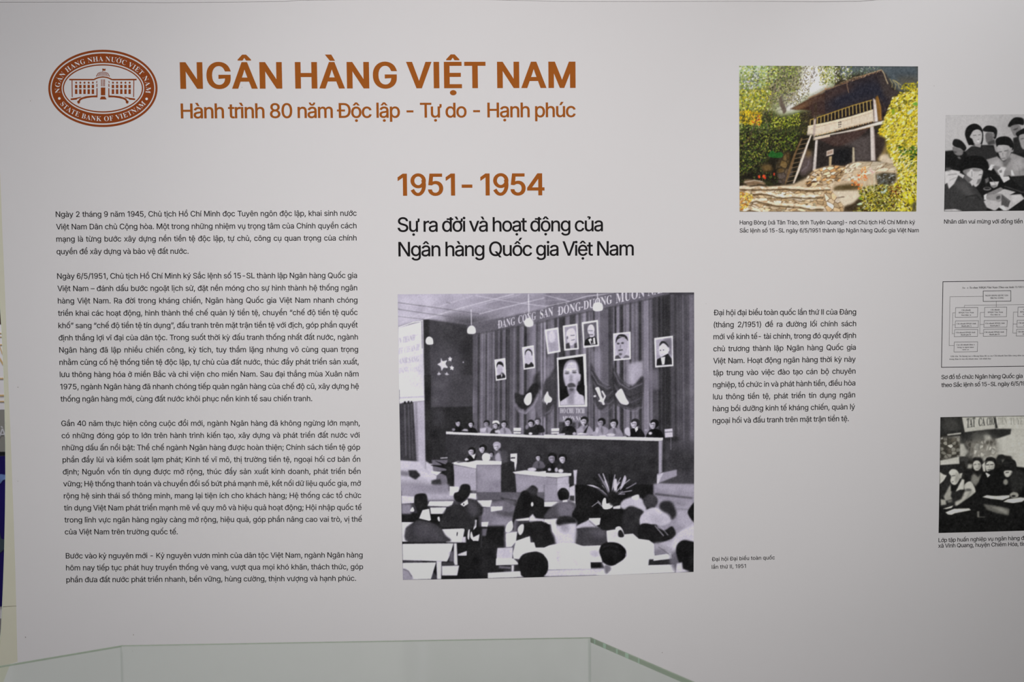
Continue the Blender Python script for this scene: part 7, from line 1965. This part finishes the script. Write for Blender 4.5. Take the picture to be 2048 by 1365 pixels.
for l in [(548, 250, 170, 250), (170, 250, 160, 806), (160, 806, 215, 806), (696, 312, 696, 372), (335, 350, 1100, 350), (335, 350, 333, 376), (1070, 350, 1070, 378),
          (230, 434, 202, 434), (202, 434, 196, 672), (196, 672, 219, 672), (200, 570, 228, 570), (561, 434, 515, 434), (515, 434, 508, 672), (508, 672, 549, 672), (512, 570, 555, 570),
          (940, 434, 892, 434), (892, 434, 884, 672), (884, 672, 924, 672), (888, 570, 930, 570)]:
    seg(L, sl(l[0], l[1]), sl(l[2], l[3]), .55)
adopt(L.build('connector_lines', M_line2), ch)
L = Letters(-.0003)
def ct(s, x0, x1, y, cap=15, w=0.0):
    L.line(s, *sl(x0, y), *sl(x1, y), cap/5.6857, w, w, fid='s', capu=.455)
ct('Sơ đồ:', 312, 380, 160, 19, -.006); ct('Tổ chức NHQG Việt Nam (Theo sắc lệnh 15/1951/SL)', 392, 1046, 160, 20)
ct('NGÂN HÀNG QUỐC GIA', 570, 832, 250, 16, -.003); ct('TRUNG ƯƠNG', 626, 782, 280, 16, -.003)
for x in (0, 331, 700):
    ct('Chi nhánh', 303+x, 403+x, 412, 15, -.003); ct('HNQG Việt Nam', 268+x, 440+x, 440, 15, -.003); ct('liên khu (n)', 300+x, 410+x, 468, 15, -.003)
for x, y, t in ((0, 0, 'A'), (326, 0, 'C'), (0, 100, 'B'), (326, 100, 'D'), (704, 0, 'E'), (704, 100, 'F')):
    ct('Chi nhánh HNQG tỉnh,', 246+x-(8 if y else 0), 466+x-(8 if y else 0), 566+y, 15, -.003); ct('thành phố '+t, 300+x-(8 if y else 0), 414+x-(8 if y else 0), 592+y, 15, -.003)
ct('Các chi nhánh khác ở', 246, 450, 806, 15, -.003); ct('trong và ngoài nước', 252, 442, 834, 15, -.003); ct('(nếu có)', 308, 385, 860, 15, -.003)
ct('Ghi chú: Số lượng các ô không hiển thị số các Chi nhánh liên khu cũng như các tỉnh', 178, 1068, 936, 16.5, -.006)
ct('trong thực tế mà chỉ nhằm mục đích trình bày.', 163, 642, 968, 16.5, -.006)
adopt(L.build('lettering', M_grey), ch)

# ---------------------------------------------------------------- glass display case in front of the panel
ZG = .95
g0, g1, g2, g3 = [Vector(on_level(u, v, ZG)[:2]) for u, v in ((-420, 1403), (243, 1291), (1182, 1275), (1391, 1365))]
g3 = g2+(g3-g2).normalized()*.42; g0 = g1+(g0-g1).normalized()*.62
case_c = (g1+g2)/2; near = -1.42
g4, g5 = Vector((g3.x, near)), Vector((g0.x, near))
case = empty('display_case', (case_c.x, (case_c.y+near)/2, 0), 'display case with a clear greenish glass top and angled corners, below the texts', 'display case')
out = [g0, g1, g2, g3, g4, g5]; cc = sum(out, Vector((0, 0)))/6
shr = lambda k: [tuple(p+(cc-p).normalized()*k) for p in out]
adopt(prism('glass_top', [tuple(p) for p in out], ZG-.002, ZG, M_glass), case)
ins = shr(.0012)
for i in range(6):
    a, b = Vector(ins[i]), Vector(ins[(i+1) % 6]); d = (b-a).normalized(); n_ = Vector((d.y, -d.x))*.006
    adopt(prism('glass_pane', [tuple(a), tuple(b), tuple(b+n_), tuple(a+n_)], .70, ZG-.0021, M_glass), case)
hts = {0: .0030, 1: .0016, 2: .0092, 3: .0092, 4: .0092, 5: .0092}
for i in range(6):
    a, b = out[i], out[(i+1) % 6]; d = (b-a).normalized(); n_ = Vector((d.y, -d.x)); a2, b2 = a+n_*.0006, b+n_*.0006; h = hts[i]
    e = adopt(prism('glass_edge', [tuple(a2), tuple(b2), tuple(b2+n_*.0006), tuple(a2+n_*.0006)], ZG-.0003-h, ZG-.0003, M_edge), case)
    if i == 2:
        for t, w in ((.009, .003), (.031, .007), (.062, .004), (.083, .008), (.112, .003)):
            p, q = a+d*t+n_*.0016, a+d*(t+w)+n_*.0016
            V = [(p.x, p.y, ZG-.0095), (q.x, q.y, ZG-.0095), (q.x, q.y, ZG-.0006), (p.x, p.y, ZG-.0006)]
            mesh('edge_glint', V, [(0, 1, 2, 3)], M_glint, e)  # lighter green quad painted as a light glint on the edge
for i in (1, 2):
    p = Vector(ins[i]); adopt(prism('corner_seam', [(p.x-.0011, p.y-.001), (p.x+.0011, p.y-.001), (p.x+.0011, p.y+.002), (p.x-.0011, p.y+.002)], .70, ZG-.012, M_seam), case)
adopt(prism('cabinet_body', shr(.004), .08, .70, M_cab), case)
adopt(prism('plinth', shr(.03), 0, .0799, M_plinth), case)

# ---------------------------------------------------------------- printed backdrop seen past the panel's left edge
YB = 2.0
bx = lambda u, v: (float(on_wall(u, v, YB)[0]), float(on_wall(u, v, YB)[2]))
bd = empty('backdrop', (bx(-150, 1200)[0], YB+.03, 0), 'printed backdrop, white above and deep blue below, seen past the panel edge at far left', 'backdrop')
x0, x1 = bx(-330, 900)[0], bx(60, 900)[0]; Z = lambda v: bx(0, v)[1]
bot = max(.02, Z(1217))
def band_(name, v0, v1, m, y=0.0, xa=None, xb=None):
    a, b = (Z(v0) if v0 is not None else 2.6), (bot if v1 is None else Z(v1)); xa, xb = x0 if xa is None else xa, x1 if xb is None else xb
    return adopt(slab(name, [(xa, b), (xb, b), (xb, a), (xa, a)], YB+y, YB+y+.004, m), bd)
M_bw = mat('white_backdrop_print', (.80, .78, .80), .6, .3, .01, 5); M_gold = mat('gold_line_print', (.62, .43, .20), .5, .3, .05, 30)
M_gb = mat('grey_band_print', (.28, .275, .25), .5, .3, .02, 8); M_blue = mat('deep_blue_print', (.010, .004, .11), .4, .4, .2, 6)
M_lb = mat('light_blue_print', (.16, .25, .52), .5, .3, .2, 30); M_tq = mat('slate_print', (.05, .075, .10), .5, .3, .1, 30)
M_bk = mat('black_gap', (.012, .012, .014), .6, .2, .05, 9); M_br = mat('dark_brown_board', (.05, .025, .02), .6, .2, .1, 9)
adopt(slab('board', [(x0, 0.0), (x1, 0.0), (x1, 2.6), (x0, 2.6)], YB+.006, YB+.05, M_bw), bd)
band_('upper_print', 650, 820, M_bw); band_('dark_header', 560, 649, M_br)
band_('grey_band', 821, 904, M_gb); band_('black_gap', 905, 912, M_bk); band_('blue_print', 913, 1214, M_blue)
for v, h in ((757.5, 2.6), (791.5, 3), (803.5, 2.2), (667, 1.6), (674, 1.6), (690, 2)): band_('gold_line', v-h/2, v+h/2, M_gold, -.003)
def bpoly(name, pts, m, y): return adopt(slab(name, [bx(*p) for p in pts], YB+y, YB+y+.002, m), bd)
bpoly('gold_line', [(-14, 696), (-13, 693), (8, 728), (6, 731)], M_gold, -.0031); bpoly('gold_line', [(-4, 685), (-3, 683), (6, 708), (5, 710)], M_gold, -.0031)
bpoly('cloud_motif', [(-30, 955), (-14, 950), (2, 949), (14, 951), (14, 958), (6, 961), (2, 967), (-12, 972), (-30, 968)], M_lb, -.003)
bpoly('leaf_motif', [(-12, 1040), (-2, 1058), (3, 1078), (9, 1080), (14, 1070), (14, 1084), (8, 1100), (0, 1107), (-16, 1108)], M_tq, -.003)
M_wl = mat('white_lettering', (.62, .62, .65), .5, .3, .02, 9); k_ = (bx(20, 900)[0]-bx(0, 900)[0])/20
for c, u in (('N', -30), ('H', -15), ('À', -2)):
    w = bx(u, 875); LA = Letters(YB-.003); LA.put('i', INTER, c, Vector(w), Vector((k_*34, 0)), Vector((0, k_*34)), .012, .008); adopt(LA.build('letter', M_wl), bd)
